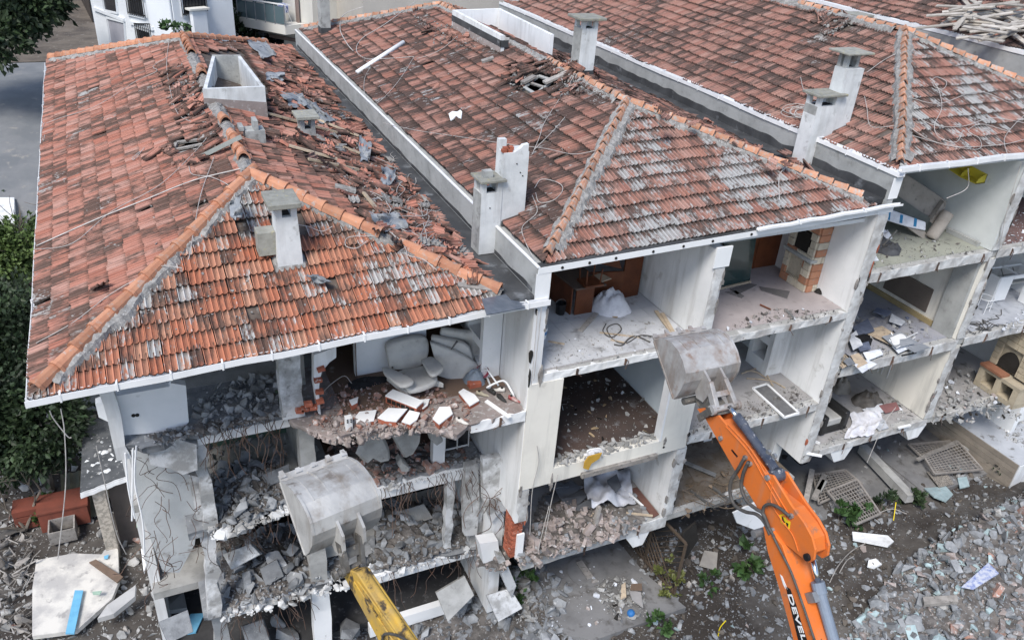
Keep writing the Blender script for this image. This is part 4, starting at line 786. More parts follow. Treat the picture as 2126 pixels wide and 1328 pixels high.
# orange machine
X2 = thing('excavator','orange excavator arm with lettered boom and a scraped grey bucket before the second house','excavator',tuple(K2.L(.6,-4.5,-.5)))
o = bucket(K2, X2, 1.17, PR2, MBUCK2, 5, .05)
for w in (.38,.72): ear(K2,o,w,[(.3,.66),(.04,.18),(-.08,.14),(-.22,.3),(-.16,.5),(.06,.72)],MBUCK2)
def face(K, pts, w, g): return [K.on(*g(x,y), w) for x, y in pts]
ST = [(232,385),(290,372),(400,500),(470,598),(498,622),(522,628),(600,755),(655,830),(688,890),(702,945),(696,988),(672,1000),(640,975),(560,910),(482,815),(430,725),(380,645),(300,505)]
IN = [(240,395),(295,396),(405,525),(470,645),(535,720),(600,770),(655,842),(686,898),(690,960),(660,978),(560,905),(482,812),(380,642),(300,502)]
LW = .42
s = MB(); s.prism(face(K2,ST,LW,g2), K2.a*.045); s.prism([p + K2.a*.275 for p in face(K2,ST,LW,g2)], K2.a*.045); s.prism([p + K2.a*.046 for p in face(K2,IN,LW,g2)], K2.a*.228); build(s,'stick',MORA,X2,bevel=.012)
s = MB(); s.prism(face(K2,[(188,305),(228,285),(262,330),(292,372),(232,388)],.43,g2), K2.a*.3); build(s,'stick_end',MGREASE,X2,bevel=.01)
s = MB(); s.prism(face(K2,[(200,345),(232,340),(245,362),(228,385)],.424,g2), K2.a*.005); build(s,'scuffed_orange_plate',MORA,X2)
pin = K2.on(*g2(205,300),.6); s = MB(); s.cyl(pin-K2.a*.34, pin+K2.a*.34,.07,14); build(s,'pin',MGREASE,X2)
lk = K2.on(*g2(318,338),.6); s = MB(); s.cyl(lk-K2.a*.3, lk+K2.a*.3,.06,14); build(s,'pin',MBUCK2,X2)
for k in (-.27,.27): s = MB(); s.cyl(lk+K2.a*(k-.035), lk+K2.a*(k+.035),.095,14); build(s,'pin_collar',MBUCK2,X2)
eb = K2.L(.6,.06,.62)
for k in (-.2,.2): s = MB(); s.beam(eb+K2.a*k*.8, lk+K2.a*k, .09,.17,K2.c); build(s,'link',MBUCK2,X2,bevel=.01)
s = MB(); s.obox(eb*.5+lk*.5, K2.a*.2, unit(lk-eb)*.05, np.cross(K2.a,unit(lk-eb))*.05); build(s,'link_web',MBUCK2,X2)
for k in (-.29,.29): s = MB(); s.beam(lk+K2.a*k, K2.on(*g2(262,372),.6)+K2.a*k, .05,.13,K2.c); build(s,'link',MGREASE,X2)
s = MB(); s.tube([K2.on(*g2(330,338),.58)+K2.c*.05,K2.on(*g2(362,388),.58)+K2.c*.07],.045,12); build(s,'cylinder_rod',MCHROME,X2,smooth=True)
s = MB(); s.tube([K2.on(*g2(358,380),.58)+K2.c*.07,K2.on(*g2(392,425),.58)+K2.c*.07],.088,14); s.tube([K2.on(*g2(388,420),.58)+K2.c*.07,K2.on(*g2(525,606),.58)+K2.c*.05],.078,14); cy = build(s,'bucket_cylinder',MCYLB,X2)
for t in ((440,492),(498,570)): s = MB(); p = K2.on(*g2(*t),.6)+K2.c*.065; q = K2.on(*g2(t[0]+8,t[1]+11),.6)+K2.c*.065; s.tube([p,q],.088,14); build(s,'clamp',MSTEEL,cy)
pl = K2.on(*g2(535,628),.58); s = MB(); s.cyl(pl-K2.a*.12,pl+K2.a*.12,.11,16); build(s,'cylinder_eye',MCYLB,cy); s = MB(); s.cyl(pl-K2.a*.2,pl+K2.a*.2,.05,14); build(s,'pin',MSTEEL,X2)
s = MB(); s.prism(face(K2,[(478,843),(520,868),(562,925),(592,1010),(640,1165),(700,1340),(775,1560),(680,1560),(608,1328),(545,1100),(498,950)],.36,g2), K2.a*.46); boom = build(s,'boom',MORA,X2,bevel=.012)
s = MB(); s.cyl(K2.on(*g2(490,862),.58)-K2.a*.26, K2.on(*g2(490,862),.58)+K2.a*.26,.07,14); build(s,'pin',MSTEEL,X2)
s = MB(); s.tube([K2.on(*g2(690,985),.66),K2.on(*g2(716,1090),.66)],.05,12); build(s,'cylinder_rod',MCHROME,X2,smooth=True)
s = MB(); s.tube([K2.on(*g2(712,1080),.66),K2.on(*g2(724,1128),.66)],.11,14); s.tube([K2.on(*g2(722,1125),.66),K2.on(*g2(790,1360),.66),K2.on(*g2(850,1560),.66)],.092,14); cy = build(s,'stick_cylinder',MCYLG,X2)
s = MB(); s.obox(K2.on(*g2(690,1145),.52), K2.a*.05, K2.b*.08, K2.c*.1); build(s,'valve_block',MSTEEL,X2)
s = MB(); s.obox(K2.on(*g2(655,1212),.5), K2.a*.09, K2.b*.015, K2.c*.05); build(s,'hose_clamp',MPVC,X2)
for y in (690,): 
    for k in (.40,.52,.70): s = MB(); q = K2.on(*g2(668+(k-.4)*60,975),k); s.cyl(q-K2.a*.03, q+K2.a*.03, .062, 14); build(s,'pin_boss',MBLK,X2)
for r, w, pts in ((.032,.37,[(402,552),(375,600),(345,650),(340,705),(360,755),(405,782),(450,792),(485,825),(510,880)]),(.032,.36,[(418,570),(396,620),(388,680),(410,735),(450,770),(480,790),(505,850)]),(.028,.36,[(592,800),(548,765),(508,750),(484,762),(482,800),(505,850),(530,890)]),(.02,.33,[(520,880),(560,960),(600,1040),(650,1180),(700,1330)]),(.02,.5,[(560,940),(600,1060),(690,1250),(760,1400)])):
    s = MB(); s.tube(smooth_path([K2.on(*g2(x,y),w) for x, y in pts]), r, 8); build(s,'hose',MRUBBER,X2,smooth=True)
for w, pts in ((.41,[(330,410),(430,520),(505,650),(590,795),(600,806),(560,800)]),(.408,[(322,420),(420,530),(492,655),(578,805),(590,815)]),(.406,[(520,660),(515,740),(560,820),(605,880),(630,950)]),(.46,[(300,392),(410,500),(505,620)])):
    s = MB(); s.tube(smooth_path([K2.on(*g2(x,y),w) for x, y in pts], 4), .011, 6); build(s,'hydraulic_pipe',MORA,X2)
for x, y in ((405,552),(425,578),(300,470),(505,528),(530,545),(520,860),(545,900),(600,800)):
    s = MB(); q = K2.on(*g2(x,y),.405); s.cyl(q-K2.a*.03,q+K2.a*.02,.045,8); build(s,'pipe_fitting',MSTEEL,X2)
s = MB(); s.prism(face(K2,[(548,796),(566,792),(597,826),(592,860),(556,826)],.417,g2), -K2.a*.003); lab = build(s,'warning_label',MSTICK,X2)
s = MB(); s.prism(face(K2,[(560,802),(566,806),(570,822),(576,824),(568,832),(561,818)],.413,g2), -K2.a*.002); s.prism(face(K2,[(576,826),(588,832),(586,848),(580,840)],.413,g2), -K2.a*.002); build(s,'warning_symbol',MBLK,lab)
s = MB()
for k in range(4): s.prism(face(K2,[(344+5*k,520+6*k),(348+5*k,516+6*k),(358+5*k,528+6*k),(354+5*k,534+6*k)],.417,g2), -K2.a*.002)
build(s,'small_plate',MBLK,X2)
s = MB(); s.prism(face(K2,[(577,1098),(596,1110),(622,1180),(648,1270),(668,1328),(695,1420),(660,1420),(628,1320),(596,1185)],.357,g2), -K2.a*.004); band_ = build(s,'black_band',MBLK,boom)
s = MB(); s.prism(face(K2,[(553,1048),(562,1056),(585,1112),(580,1104),(574,1092),(576,1110),(566,1090)],.357,g2), -K2.a*.005); build(s,'white_chevron',MPVC,boom)
fc = bpy.data.curves.new('lettering','FONT'); fc.body = 'DEVEL'; fc.size = 1; fc.extrude = .004; fc.offset = .012; fo = bpy.data.objects.new('lettering', fc); COL.objects.link(fo)
bpy.context.view_layer.update(); tm = bpy.data.meshes.new_from_object(fo.evaluated_get(bpy.context.evaluated_depsgraph_get())); bpy.data.objects.remove(fo); tm.materials.append(MPVC)
p0 = K2.on(*g2(583,1128),.35); p1 = K2.on(*g2(648,1334),.35); d = unit(p1-p0); up = np.cross(K2.a, d); up = up if up.dot(K2.on(*g2(620,1180),.35)-K2.on(*g2(600,1190),.35)) > 0 else -up
tw = max(v.co.x for v in tm.vertices); sc = np.linalg.norm(p1-p0)/tw; hh = .115
lt = inst(tm,'lettering',frame(p0, d*sc, up*hh/.72, np.cross(d,up)),boom)
# ================================================================== THINGS IN THE ROOMS
def solo(mb, name, mat, label, cat, group=None, smooth=False, bevel=0, base=None, recalc=True):
    return tag(build(mb, name, mat, None, smooth, base, recalc, bevel), label, cat, group)
def at_g(px, py):
    z = -10.5
    for _ in range(12): p = at_z(px, py, z); z = ground_z(p[0], p[1])
    return at_z(px, py, z)
def flat(q, z, th): mb = MB(); mb.prism([at_z(*p, z) for p in q], (0,0,th)); return mb
def onp(q, p0, n): return [at_pl(*p, p0, n) for p in q]
def cushion(pts, vec, puff=.03, k=5):
    """rounded padded slab: outline swept along vec with its rim drawn in"""
    P = [np.asarray(p, float) for p in smooth_path(list(pts)+[pts[0]], k)[:-1]]; c = np.mean(P, axis=0); vec = np.asarray(vec, float); mb = MB(); n = len(P); vs = []
    for t, sc in ((0,.88),(.0,.96),(.2,1),(.8,1),(1,.96),(1,.88)): vs += [c + (p-c)*sc + vec*(t + (.0 if 0 < t < 1 else (-.06 if sc < .9 and t == 0 else .06 if sc < .9 else 0))) for p in P]
    fs = [(j*n+i, j*n+(i+1)%n, (j+1)*n+(i+1)%n, (j+1)*n+i) for j in range(5) for i in range(n)]
    m = len(vs); vs += [c - vec*.09, c + vec*1.09]; fs += [(i, m, (i+1)%n)[::-1] for i in range(n)] + [(5*n+i, 5*n+(i+1)%n, m+1) for i in range(n)]
    return mb.add(vs, fs)
def cloth(c, rx, ry, h, sd, wr=.35, n=22, rag=.3):
    """crumpled cloth heap"""
    mb = MB(); vs = []
    for j in range(9):
        t = j/8
        for i in range(n):
            a = 2*math.pi*i/n; r = t*(1+rag*noise.noise(Vector((math.cos(a)*1.7, math.sin(a)*1.7, sd)))); x, y = math.cos(a)*r, math.sin(a)*r
            z = h*(1-t**2.2)*(1+wr*noise.noise(Vector((x*4+sd, y*4, 2)))) + h*.32*wr*abs(noise.noise(Vector((x*9, y*9+sd, 5)))) if j < 8 else 0
            vs.append((c[0]+rx*x, c[1]+ry*y, c[2]+max(.004, z)))
    return mb.add(vs, [(j*n+i, j*n+(i+1)%n, (j+1)*n+(i+1)%n, (j+1)*n+i) for j in range(8) for i in range(n)])
MUPH = M('pale_upholstery',(.58,.57,.54),(.48,.47,.45),3,c3=(.36,.35,.33),sc3=6,lo3=.62,hi3=.75,rough=.95,rnd=.02,bump=.15,bsc=60)
MTAUPE = M('taupe_velvet',(.34,.31,.28),(.27,.245,.22),3,c3=(.2,.18,.165),sc3=6,rough=.95,rnd=.03,bump=.2,bsc=40)
MCLOTH = M('white_cloth',(.70,.71,.76),(.56,.57,.62),5,rough=.95,rnd=.05,bump=.2)
MBLACKL = M('black_leather',(.02,.02,.021),(.03,.03,.03),4,rough=.45,rnd=0)
MTERRA = M('terracotta_block',(.46,.23,.14),(.40,.19,.115),5,c3=(.35,.25,.2),sc3=12,rnd=.12,bump=.3); MCREAMB = M('cream_stone_block',(.62,.56,.45),(.52,.47,.38),5,c3=(.40,.35,.28),sc3=14,rnd=.12,bump=.35)
MCARD = M('cardboard',(.40,.30,.19),(.33,.25,.16),4,rnd=.1); MPAPER = M('scattered_paper',(.66,.69,.74),(.45,.48,.54),4,rnd=.25,bump=0)
# --- first house, top floor
z0 = -3.345
c0 = at_z(858,800,z0); ch = thing('armchair','pale grey upholstered armchair standing upright in the rubble of the top floor','armchair',tuple(c0))
pn = V(-.1,-1,.25); pc = c0 + V(0,.42,.5)
build(cushion(onp([(808,757),(803,722),(825,710),(862,702),(888,706),(889,740),(866,764),(815,768)],pc,pn),V(0,.14,.03)),'backrest',MUPH,ch,smooth=True)
sq = lambda pts, z: [at_z(*p, z) for p in pts]
build(cushion(sq([(836,772),(880,758),(908,788),(850,808)],z0+.36),V(0,0,-.12)),'seat',MUPH,ch,smooth=True)
build(cushion(sq([(794,762),(812,764),(856,786),(852,796),(830,798),(800,775)],z0+.60),V(0,0,-.08)),'armrest',MUPH,ch,smooth=True)
build(cushion(sq([(874,745),(898,740),(920,762),(896,777)],z0+.62),V(0,0,-.08)),'armrest',MUPH,ch,smooth=True)
s = MB(); P4 = sq([(802,790),(855,770),(922,806),(880,800),(845,826)],z0+.1); s.prism(P4,(0,0,.14)); build(s,'base',MUPH,ch,bevel=.02)
for q in ((815,785),(848,812),(905,795),(880,775)): s = MB(); p = at_z(*q,z0+.05); s.cyl(p+V(0,0,-.045),p+V(0,0,.3),.022,8); build(s,'leg',MGREASE,ch)
pc2 = at_z(975,792,z0)+V(0,.05,0)
for k, (q, off, lab) in enumerate(([[(893,712),(960,738),(1000,770),(976,796),(902,778),(905,760)],0,'nearest of three pale grey sofa cushions leaning against the white flue box'],[[(898,700),(920,704),(975,722),(982,782),(960,745),(900,712)],.16,'middle sofa cushion with a lever on its back, leaning in the stack of three'],[[(917,684),(968,690),(1000,690),(1001,728),(978,765),(975,715),(918,700)],.34,'rearmost and highest of three pale sofa cushions stacked upright'])):
    t = solo(cushion(onp(q,pc2+V(0,off+.1,0),V(-.25,-1,.2)),V(.03,.12,.02),k=4),'sofa_cushion',MUPH,lab,'cushion','sofa cushions leaning by the flue box',smooth=True)
    if k == 1: s = MB(); p = at_pl(948,705,pc2+V(0,.16,0),V(-.25,-1,.2)); r = at_pl(934,722,pc2+V(0,.16,0),V(-.25,-1,.2)); s.tube([p+V(0,-.05,0),r+V(0,-.07,0)],.025,8,.014); build(s,'lever',MGREASE,t,smooth=True)
s = MB(); s.tube(smooth_path([at_z(1000,760,z0+.05),at_z(1018,800,z0+.08),at_z(1012,803,z0+.16),at_z(1045,790,z0+.3),at_z(1062,812,z0+.22),at_z(1068,825,z0+.05)],5),.022,8); solo(s,'bent_pipe',MPVC,'bent white pipe frame lying beside the shoes','pipe',smooth=True)
s = MB(); s.tube([at_z(1003,755,z0+.35),at_z(1035,800,z0+.12)],.02,8); solo(s,'pipe',MPVC,'straight white pipe leaning against the flue box foot','pipe',smooth=True)
s = flat([(1006,835),(1012,831),(1062,866),(1055,869)],z0,.03); solo(s,'white_batten',MPVC,'long white batten lying across the edge of the top floor','batten')
MSHOE = [M('beige_canvas',(.40,.36,.28),(.3,.27,.2),6,rnd=.1),M('black_shoe',(.025,.025,.025),(.04,.04,.04),5,rnd=0),M('white_shoe',(.66,.64,.60),(.5,.48,.45),6,rnd=0),M('red_shoe',(.28,.05,.05),(.5,.48,.45),9,rnd=0)]
def shoe(p, ang, mat, label):
    L = .29; mb = MB(); vs = []; n = 8
    for i in range(9):
        t = i/8; w = .05*(math.sin(math.pi*min(1,t*.9+.12))**.5) ; h = .11 - .06*smst(.35,.7,t) - .03*smst(.85,1,t)
        for k in range(n):
            a = 2*math.pi*k/n; x, y, z = (t-.5)*L, w*math.cos(a), max(0, h/2 + h/2*math.sin(a))
            vs.append((p[0]+x*math.cos(ang)-y*math.sin(ang), p[1]+x*math.sin(ang)+y*math.cos(ang), p[2]+z))
    mb.add(vs, [(i*n+k,i*n+(k+1)%n,(i+1)*n+(k+1)%n,(i+1)*n+k) for i in range(8) for k in range(n)]+[tuple(range(n))[::-1],tuple(8*n+k for k in range(n))])
    o = solo(mb,'shoe',mat,label,'shoe','shoes on the torn top floor',smooth=True)
    m = MB(); c = np.array(p)+V(math.cos(ang),math.sin(ang),0)*(-.08)+V(0,0,.1); m.cyl(c,c+V(0,0,.012),.032,8); build(m,'shoe_opening',MDARK,o)
for q, a, m, l in (((1002,821),-.6,0,'beige canvas shoe, leftmost of the shoes on the brown floor'),((1018,814),1.9,1,'black shoe lying behind the white shoe'),((1034,812),2.6,2,'white sports shoe beside the bent white pipe'),((1042,830),-1.2,1,'black shoe nearest the slab edge'),((1068,832),-.9,3,'red and white shoe against the party wall'),((960,878),-.8,2,'pale shoe at the crumbling edge right of the white plaster slabs')): shoe(at_z(*q,z0),a,MSHOE[m],l)
def bottle(p, r, h, mat, label, name='bottle', cat='bottle', capm=None):
    mb = MB(); rings = [(r*.9,0),(r,.02*h),(r,.62*h),(r*.35,.82*h),(r*.35,.94*h)]; n = 10; vs = [(p[0]+a*math.cos(2*math.pi*k/n), p[1]+a*math.sin(2*math.pi*k/n), p[2]+z) for a, z in rings for k in range(n)]
    mb.add(vs,[(i*n+k,i*n+(k+1)%n,(i+1)*n+(k+1)%n,(i+1)*n+k) for i in range(4) for k in range(n)]+[tuple(range(n))[::-1],tuple(4*n+k for k in range(n))]); o = solo(mb,name,mat,label,cat,smooth=True)
    m = MB(); m.cyl((p[0],p[1],p[2]+.94*h),(p[0],p[1],p[2]+h),r*.42,8); build(m,'bottle_cap',capm or MPVC,o)
bottle(at_y(763,736,2.6)*V(1,1,0)+V(0,0,-2.38),.05,.3,M('blue_plastic',(.10,.20,.32),(.2,.3,.4),4,rough=.2,rnd=0),'small blue water bottle standing on the white counter')
MRED = M('crimson_plastic',(.30,.03,.06),(.22,.025,.05),4,rough=.5,rnd=0); MGB = M('grey_blue_bag',(.22,.26,.31),(.15,.18,.22),4,rough=.7,rnd=0)
def pail(p, r, h, mat, label, tilt=0, band_=None):
    n = 14; A = Matrix.Rotation(tilt,4,'X'); mb = MB(); vs = []
    for rr, z in ((r*.82,0),(r,h),(r*.94,h),(r*.78,.03)): vs += [tuple(Vector(p) + A @ Vector((rr*math.cos(2*math.pi*k/n), rr*math.sin(2*math.pi*k/n), z))) for k in range(n)]
    mb.add(vs,[(i*n+k,i*n+(k+1)%n,(i+1)*n+(k+1)%n,(i+1)*n+k) for i in range(3) for k in range(n)]+[tuple(range(n))[::-1],tuple(3*n+k for k in range(n))]); o = solo(mb,'bucket',mat,label,'bucket',smooth=False)
    if band_:
        m = MB(); vs = []
        for z in (.4,.72): vs += [tuple(Vector(p)+A@Vector(((r*(.82+.18*z)+.004)*math.cos(2*math.pi*k/n),(r*(.82+.18*z)+.004)*math.sin(2*math.pi*k/n),h*z))) for k in range(n)]
        m.add(vs,[(k,(k+1)%n,n+(k+1)%n,n+k) for k in range(n)]); build(m,'paper_band',band_,o)
    s = MB(); s.tube([tuple(Vector(p)+A@Vector((r*math.cos(a),.03,h+.6*r*math.sin(a)))) for a in [math.pi*i/8 for i in range(9)]],.006,5); build(s,'handle',MSTEEL,o)
pail(at_z(995,780,z0)+V(0,0,.1),.15,.22,MRED,'crimson plastic bucket tipped beside the grey bag',.9)
solo(cloth(at_z(985,790,z0),.26,.22,.28,3.1),'bag',MGB,'grey blue bag slumped under the leaning sofa cushions','bag',smooth=True)
s = MB(); s.box(at_z(975,808,z0),at_z(975,808,z0)+V(.28,.16,.12)); solo(s,'hollow_brick',MBRICK,'whole orange hollow brick lying in front of the grey bag','brick',bevel=.006)
solo(cloth(at_z(760,795,z0),.45,.2,.1,8.8,.8),'dark_rag',M('black_rag',(.03,.03,.033),rnd=0),'black rag lying along the foot of the white counter','rag',smooth=True)
s = MB(); s.tube(smooth_path([at_z(672,812,z0+.02),at_z(690,795,z0+.3),at_z(715,780,z0+.32),at_z(730,795,z0+.1)],5),.008,5); solo(s,'wire_loop',MWIRE,'thin wire looped in the dark doorway left of the counter','wire')
# white plastered wall fragments with brick cores
SL = [([(738,866),(746,856),(782,852),(776,874),(740,880)],'leftmost white plaster slab lying at the broken edge'),([(784,868),(806,848),(846,850),(823,876),(800,874)],'largest white plaster slab lying at the broken edge'),([(834,876),(850,853),(872,858),(866,872),(852,882)],'kite shaped white plaster slab right of the largest one'),([(898,870),(912,846),(934,845),(940,860),(912,882)],'white plaster slab with brick edge nearest the brown floor'),([(952,815),(962,808),(985,820),(995,832),(975,844)],'white plaster slab lying near the shoes with a moulded edge'),([(860,832),(892,829),(888,842),(878,850)],'small white plaster slab below the armchair'),([(725,832),(744,825),(742,836),(730,842)],'small white plaster shard left of the hollow brick block')]
for k, (q, lab) in enumerate(SL):
    zz = z0 + random.uniform(.06,.16); t = thing('plaster_slab',lab,'wall fragment',tuple(at_z(*q[0],z0)),'white wall fragments on the torn top floor'); m = MB(); m.prism([at_z(*p,zz) for p in q],(0,0,.025)); build(m,'plaster_skin',MWHITE,t); c = np.mean([at_z(*p,zz) for p in q],axis=0); m = MB(); m.prism([c+(at_z(*p,zz)-c)*.96 for p in q],(0,0,-.12)); build(m,'brick_core',MBRICK,t)
t = thing('wall_fragment','long fragment of hollow brick wall with white plaster faces in front of the armchair','wall fragment',tuple(at_z(840,840,z0)))
a, b = at_z(808,823,z0+.12), at_z(872,848,z0+.12); m = MB(); m.beam(a,b,.26,.16); build(m,'brick_core',MBRICK,t); m = MB(); m.beam(a+V(0,0,.1),b+V(0,0,.1),.27,.03); build(m,'plaster_skin',MWHITE,t)
d = unit(b-a); x = unit(np.cross(d,(0,0,1)))
for k in range(6):
    m = MB(); c = a + (b-a)*(.12+.15*k) + x*.132 ; m.obox(c, d*.05, x*.004, V(0,0,.05)); build(m,'brick_cavity',MDARK,t)
for q, hgt, lab in (([(718,866),(732,864),(733,895),(719,897)],.3,'pale hollow block standing at the slab edge, pierced by four holes'),):
    p = at_z(726,896,z0-.05); m = MB(); m.box(p+V(-.07,0,0),p+V(.07,.12,.34)); t = solo(m,'hollow_block',MPLAS,lab,'block',bevel=.006)
    for u in (-.035,.035):
        for v in (.25,.30): hole_disc(t,p+V(u,-.004,v),(0,-1,0),.016,MDARK,'brick_cavity')
# big concrete lumps hanging below the torn floor
for q, y, lab in (([(738,940),(755,902),(792,892),(808,930),(810,950),(790,956),(770,945),(756,958)],1.45,'large cracked concrete lump hanging left below the torn top floor'),([(808,895),(842,889),(874,892),(872,915),(856,940),(838,948),(824,925)],1.35,'large pointed concrete lump hanging in the middle below the torn top floor'),([(886,888),(905,886),(919,910),(904,922),(890,908)],1.1,'small concrete lump hanging right, nearest the white pier'),([(824,962),(832,950),(848,964),(846,972),(830,972)],1.7,'triangular concrete lump lying on the second floor edge')):
    m = MB(); Q = [at_y(*p, y) for p in q]; c = np.mean(Q,axis=0); n = len(Q); vs = [p for p in Q] + [c+(p-c)*.8+V(0,-.12,.03*random.uniform(-1,1)) for p in Q] + [c+(p-c)*.7+V(0,.25,0) for p in Q]
    m.add(vs,[(i,(i+1)%n,n+(i+1)%n,n+i) for i in range(n)]+[tuple(range(n,2*n))]+[(i,2*n+i,2*n+(i+1)%n,(i+1)%n) for i in range(n)]+[tuple(range(2*n,3*n))]); solo(m,'concrete_lump',MCONC,lab,'concrete lump','concrete lumps hanging under the torn floor')
# --- second house, top floor left
tf = P(H2,'tiled_floor',MGREYF,(.29,.1,-2.53),(4.29,4.69,-2.518)); MFT = M('white_floor_tile',(.52,.535,.56),(.42,.43,.455),1.3,.42,.68,c3=(.24,.24,.245),sc3=2.6,lo3=.56,hi3=.72,rough=.5,rnd=.05,bump=.05)
m = MB(); m.box((0,0,0),(.394,.394,.008)); fm = m.mesh('floor_tile'); fm.materials.append(MFT)
for i in range(10):
    for j in range(11): inst(fm,'floor_tile',Matrix.Translation((.293+.4*i,.16+.4*j,-2.518)),tf)
zf = -2.508
dk = thing('desk','brown wooden desk with a side panel, pushed into the dark back of the tiled room','desk',tuple(at_z(1210,650,zf)))
p = at_z(1192,654,zf); q = at_z(1228,648,zf); s = MB(); s.prism([p,q,q+V(0,0,.72),p+V(0,0,.72)],(.0,.04,0)); build(s,'side_panel',MBROWN,dk); s = MB(); s.prism([p+V(-.1,-.1,.72),q+V(.25,-.1,.72),q+V(.1,1.5,.72),p+V(-.25,1.6,.72)],(0,0,.04)); build(s,'desk_top',M('dark_desk_top',(.12,.09,.075),(.09,.07,.06),3,rough=.5,rnd=0),dk); s = MB(); s.prism([p+V(-.1,.05,0),p+V(-.2,1.5,0),p+V(-.2,1.5,.7),p+V(-.1,.05,.7)],(.03,0,0)); build(s,'back_panel',MBROWN,dk)
b0 = at_z(1288,620,zf); b1 = at_z(1324,612,zf); cb = thing('wooden_cabinet','tall brown wooden cabinet end standing against the white partition','cabinet',tuple(b0)); s = MB(); s.prism([b0,b1,b1+V(0,0,1.6),b0+V(0,0,1.6)],(0,.05,0)); build(s,'end_panel',MBROWN,cb); s = MB(); s.prism([b0,b0+V(-.9,.2,0),b0+V(-.9,.2,.75),b0+V(0,0,.75)],(0,.05,0)); build(s,'low_panel',MBROWN,cb)
s = MB(); s.prism([b0+V(-.05,.06,.8),b0+V(-.75,.5,.9),b0+V(-.8,.5,1.5),b0+V(-.3,.3,1.62)],(0,.04,0)); build(s,'door',MBROWN,cb)
cr = thing('upturned_chair','small brown chair lying upturned on the desk','chair',tuple(at_z(1225,590,zf+.76)))
c = at_z(1225,588,zf+.76)
for dx, dy in ((-.2,-.15),(.2,-.15),(-.2,.2),(.2,.2)): s = MB(); s.tube([c+V(dx,dy,.42),c+V(dx*.9,dy*.9,.03)],.018,6); build(s,'leg',MBROWN,cr)
s = MB(); s.obox(c+V(0,0,.03),V(.24,0,0),V(0,.22,0),V(0,0,.025)); build(s,'seat',MBROWN,cr)
s = MB(); s.obox(c+V(.32,.1,.04),V(.2,.05,0),V(-.05,.16,0),V(0,0,.012)); solo(s,'cutting_board',MWOOD,'pale board lying on the desk beside the upturned chair','board')
solo(cloth(at_z(1266,640,zf),.52,.45,.42,1.7,.5,28),'cloth_bundle',MCLOTH,'big bundle of crumpled white and blue cloth on the tiled floor','cloth',smooth=True)
solo(flat([(1252,648),(1285,638),(1298,648),(1280,660),(1262,656)],zf+.01,.02),'cardboard_sheet',MCARD,'tan cardboard sheet under the cloth bundle','cardboard')
s = MB(); a, b = at_z(1205,687,zf+.02), at_z(1238,650,zf+.02); s.beam(a,b,.12,.03); solo(s,'floor_plank',MWOODG,'grey plank lying in front of the desk on the white tiles','plank')
for k, (a, b) in enumerate((((1362,645),(1402,700)),((1375,650),(1398,690)))):
    s = MB(); s.beam(at_z(*a,zf+.03+.02*k),at_z(*b,zf+.03+.02*k),.09,.03); solo(s,'floor_plank',MWOOD,['longer pale plank by the partition of the tiled room','shorter pale plank by the partition of the tiled room'][k],'plank')
pail(at_z(1122,700,zf),.15,.28,MPVC,'white paint bucket with a blue band at the edge of the tiled floor',0,M('blue_band',(.12,.28,.5),(.1,.22,.42),rnd=0))
pail(at_z(1163,650,zf),.13,.28,MBLK,'small black bin beside the desk')
s = MB(); s.tube(smooth_path([at_z(*q,zf+.012) for q in [(1258,672),(1252,688),(1270,700),(1290,684),(1280,672),(1260,682),(1275,706),(1300,712),(1330,696),(1365,700)]],5),.014,6); solo(s,'black_cable',MRUBBER,'dark cable coiled on the white tiled floor','cable')
s = MB(); s.tube(smooth_path([at_z(*q,zf+.02) for q in [(1275,715),(1292,716),(1305,703),(1322,698),(1350,710)]],5),.018,6); solo(s,'black_hose',MRUBBER,'black hose curling near the raised grey bucket','hose')
for k, (a, b) in enumerate((((1138,708),(1172,714)),((1268,705),(1300,712)),((1245,690),(1330,700)))):
    s = MB(); s.beam(at_z(*a,zf+.01),at_z(*b,zf+.01),.05,.02); solo(s,'wood_strip',MWOOD,['white strip lying near the paint bucket','pale stick among the cable coils','long thin stick under the cable coils'][k],'stick')
# --- second house, top floor right: brick fireplace, dark glass, panelled wall
A0, B0, D0 = at_z(1670,607,-2.515), at_z(1630,572,-2.515), at_z(1706,600,-2.515)
def stone_front(parent, o, u, W, zs, holes, mats, depth=.03, wmin=.2, wmax=.46, hgt=.2, nrm=None):
    """courses of separate blocks on a vertical face from o along u; holes = (a0, a1, z0, z1)"""
    z = zs[0]; row = 0
    while z < zs[1]-.05:
        h = min(hgt, zs[1]-z); a = 0.0
        while a < W - .02:
            w = min(random.uniform(wmin, wmax), W-a); w = W-a if W-a-w < .1 else w
            segs = [(a, a+w)]
            for h0, h1, c0_, c1_ in holes:
                if z+h > c0_+.03 and z < c1_-.03: segs = [q for s_ in segs for q in ((s_[0], min(s_[1], h0)), (max(s_[0], h1), s_[1])) if q[1]-q[0] > .04]
            for s0, s1 in segs:
                mb = MB(); mb.obox(o + u*(s0+s1)/2 + nrm*depth*.5*random.uniform(.8,1.2) + V(0,0,z+h/2-o[2]), u*((s1-s0)/2-.008), nrm*depth, V(0,0,h/2-.008)); build(mb,'brick',random.choices(mats,[.76,.24])[0],parent)
            a += w
        z += h; row += 1
yA, yB, xA = A0[1], B0[1], A0[0]; LOCk = None
fire = MB(); fire.box((xA+.03,yA+.03,-2.51),(8.85,yA+.12,-.4)); fire.box((xA+.03,yB-.1,-2.51),(8.85,yB,-.4)); fire.box((8.6,yA+.12,-2.51),(8.85,yB-.1,-.4)); fire.box((xA+.03,yA+.12,-1.75),(8.6,yB-.1,-1.55)); fire.box((xA+.03,yA+.12,-.95),(8.6,yB-.1,-.4)); fire.box((xA+.03,yA+.12,-2.51),(8.6,yB-.1,-2.3))
fireplace = build(fire,'fireplace',MCREAMB,H2)
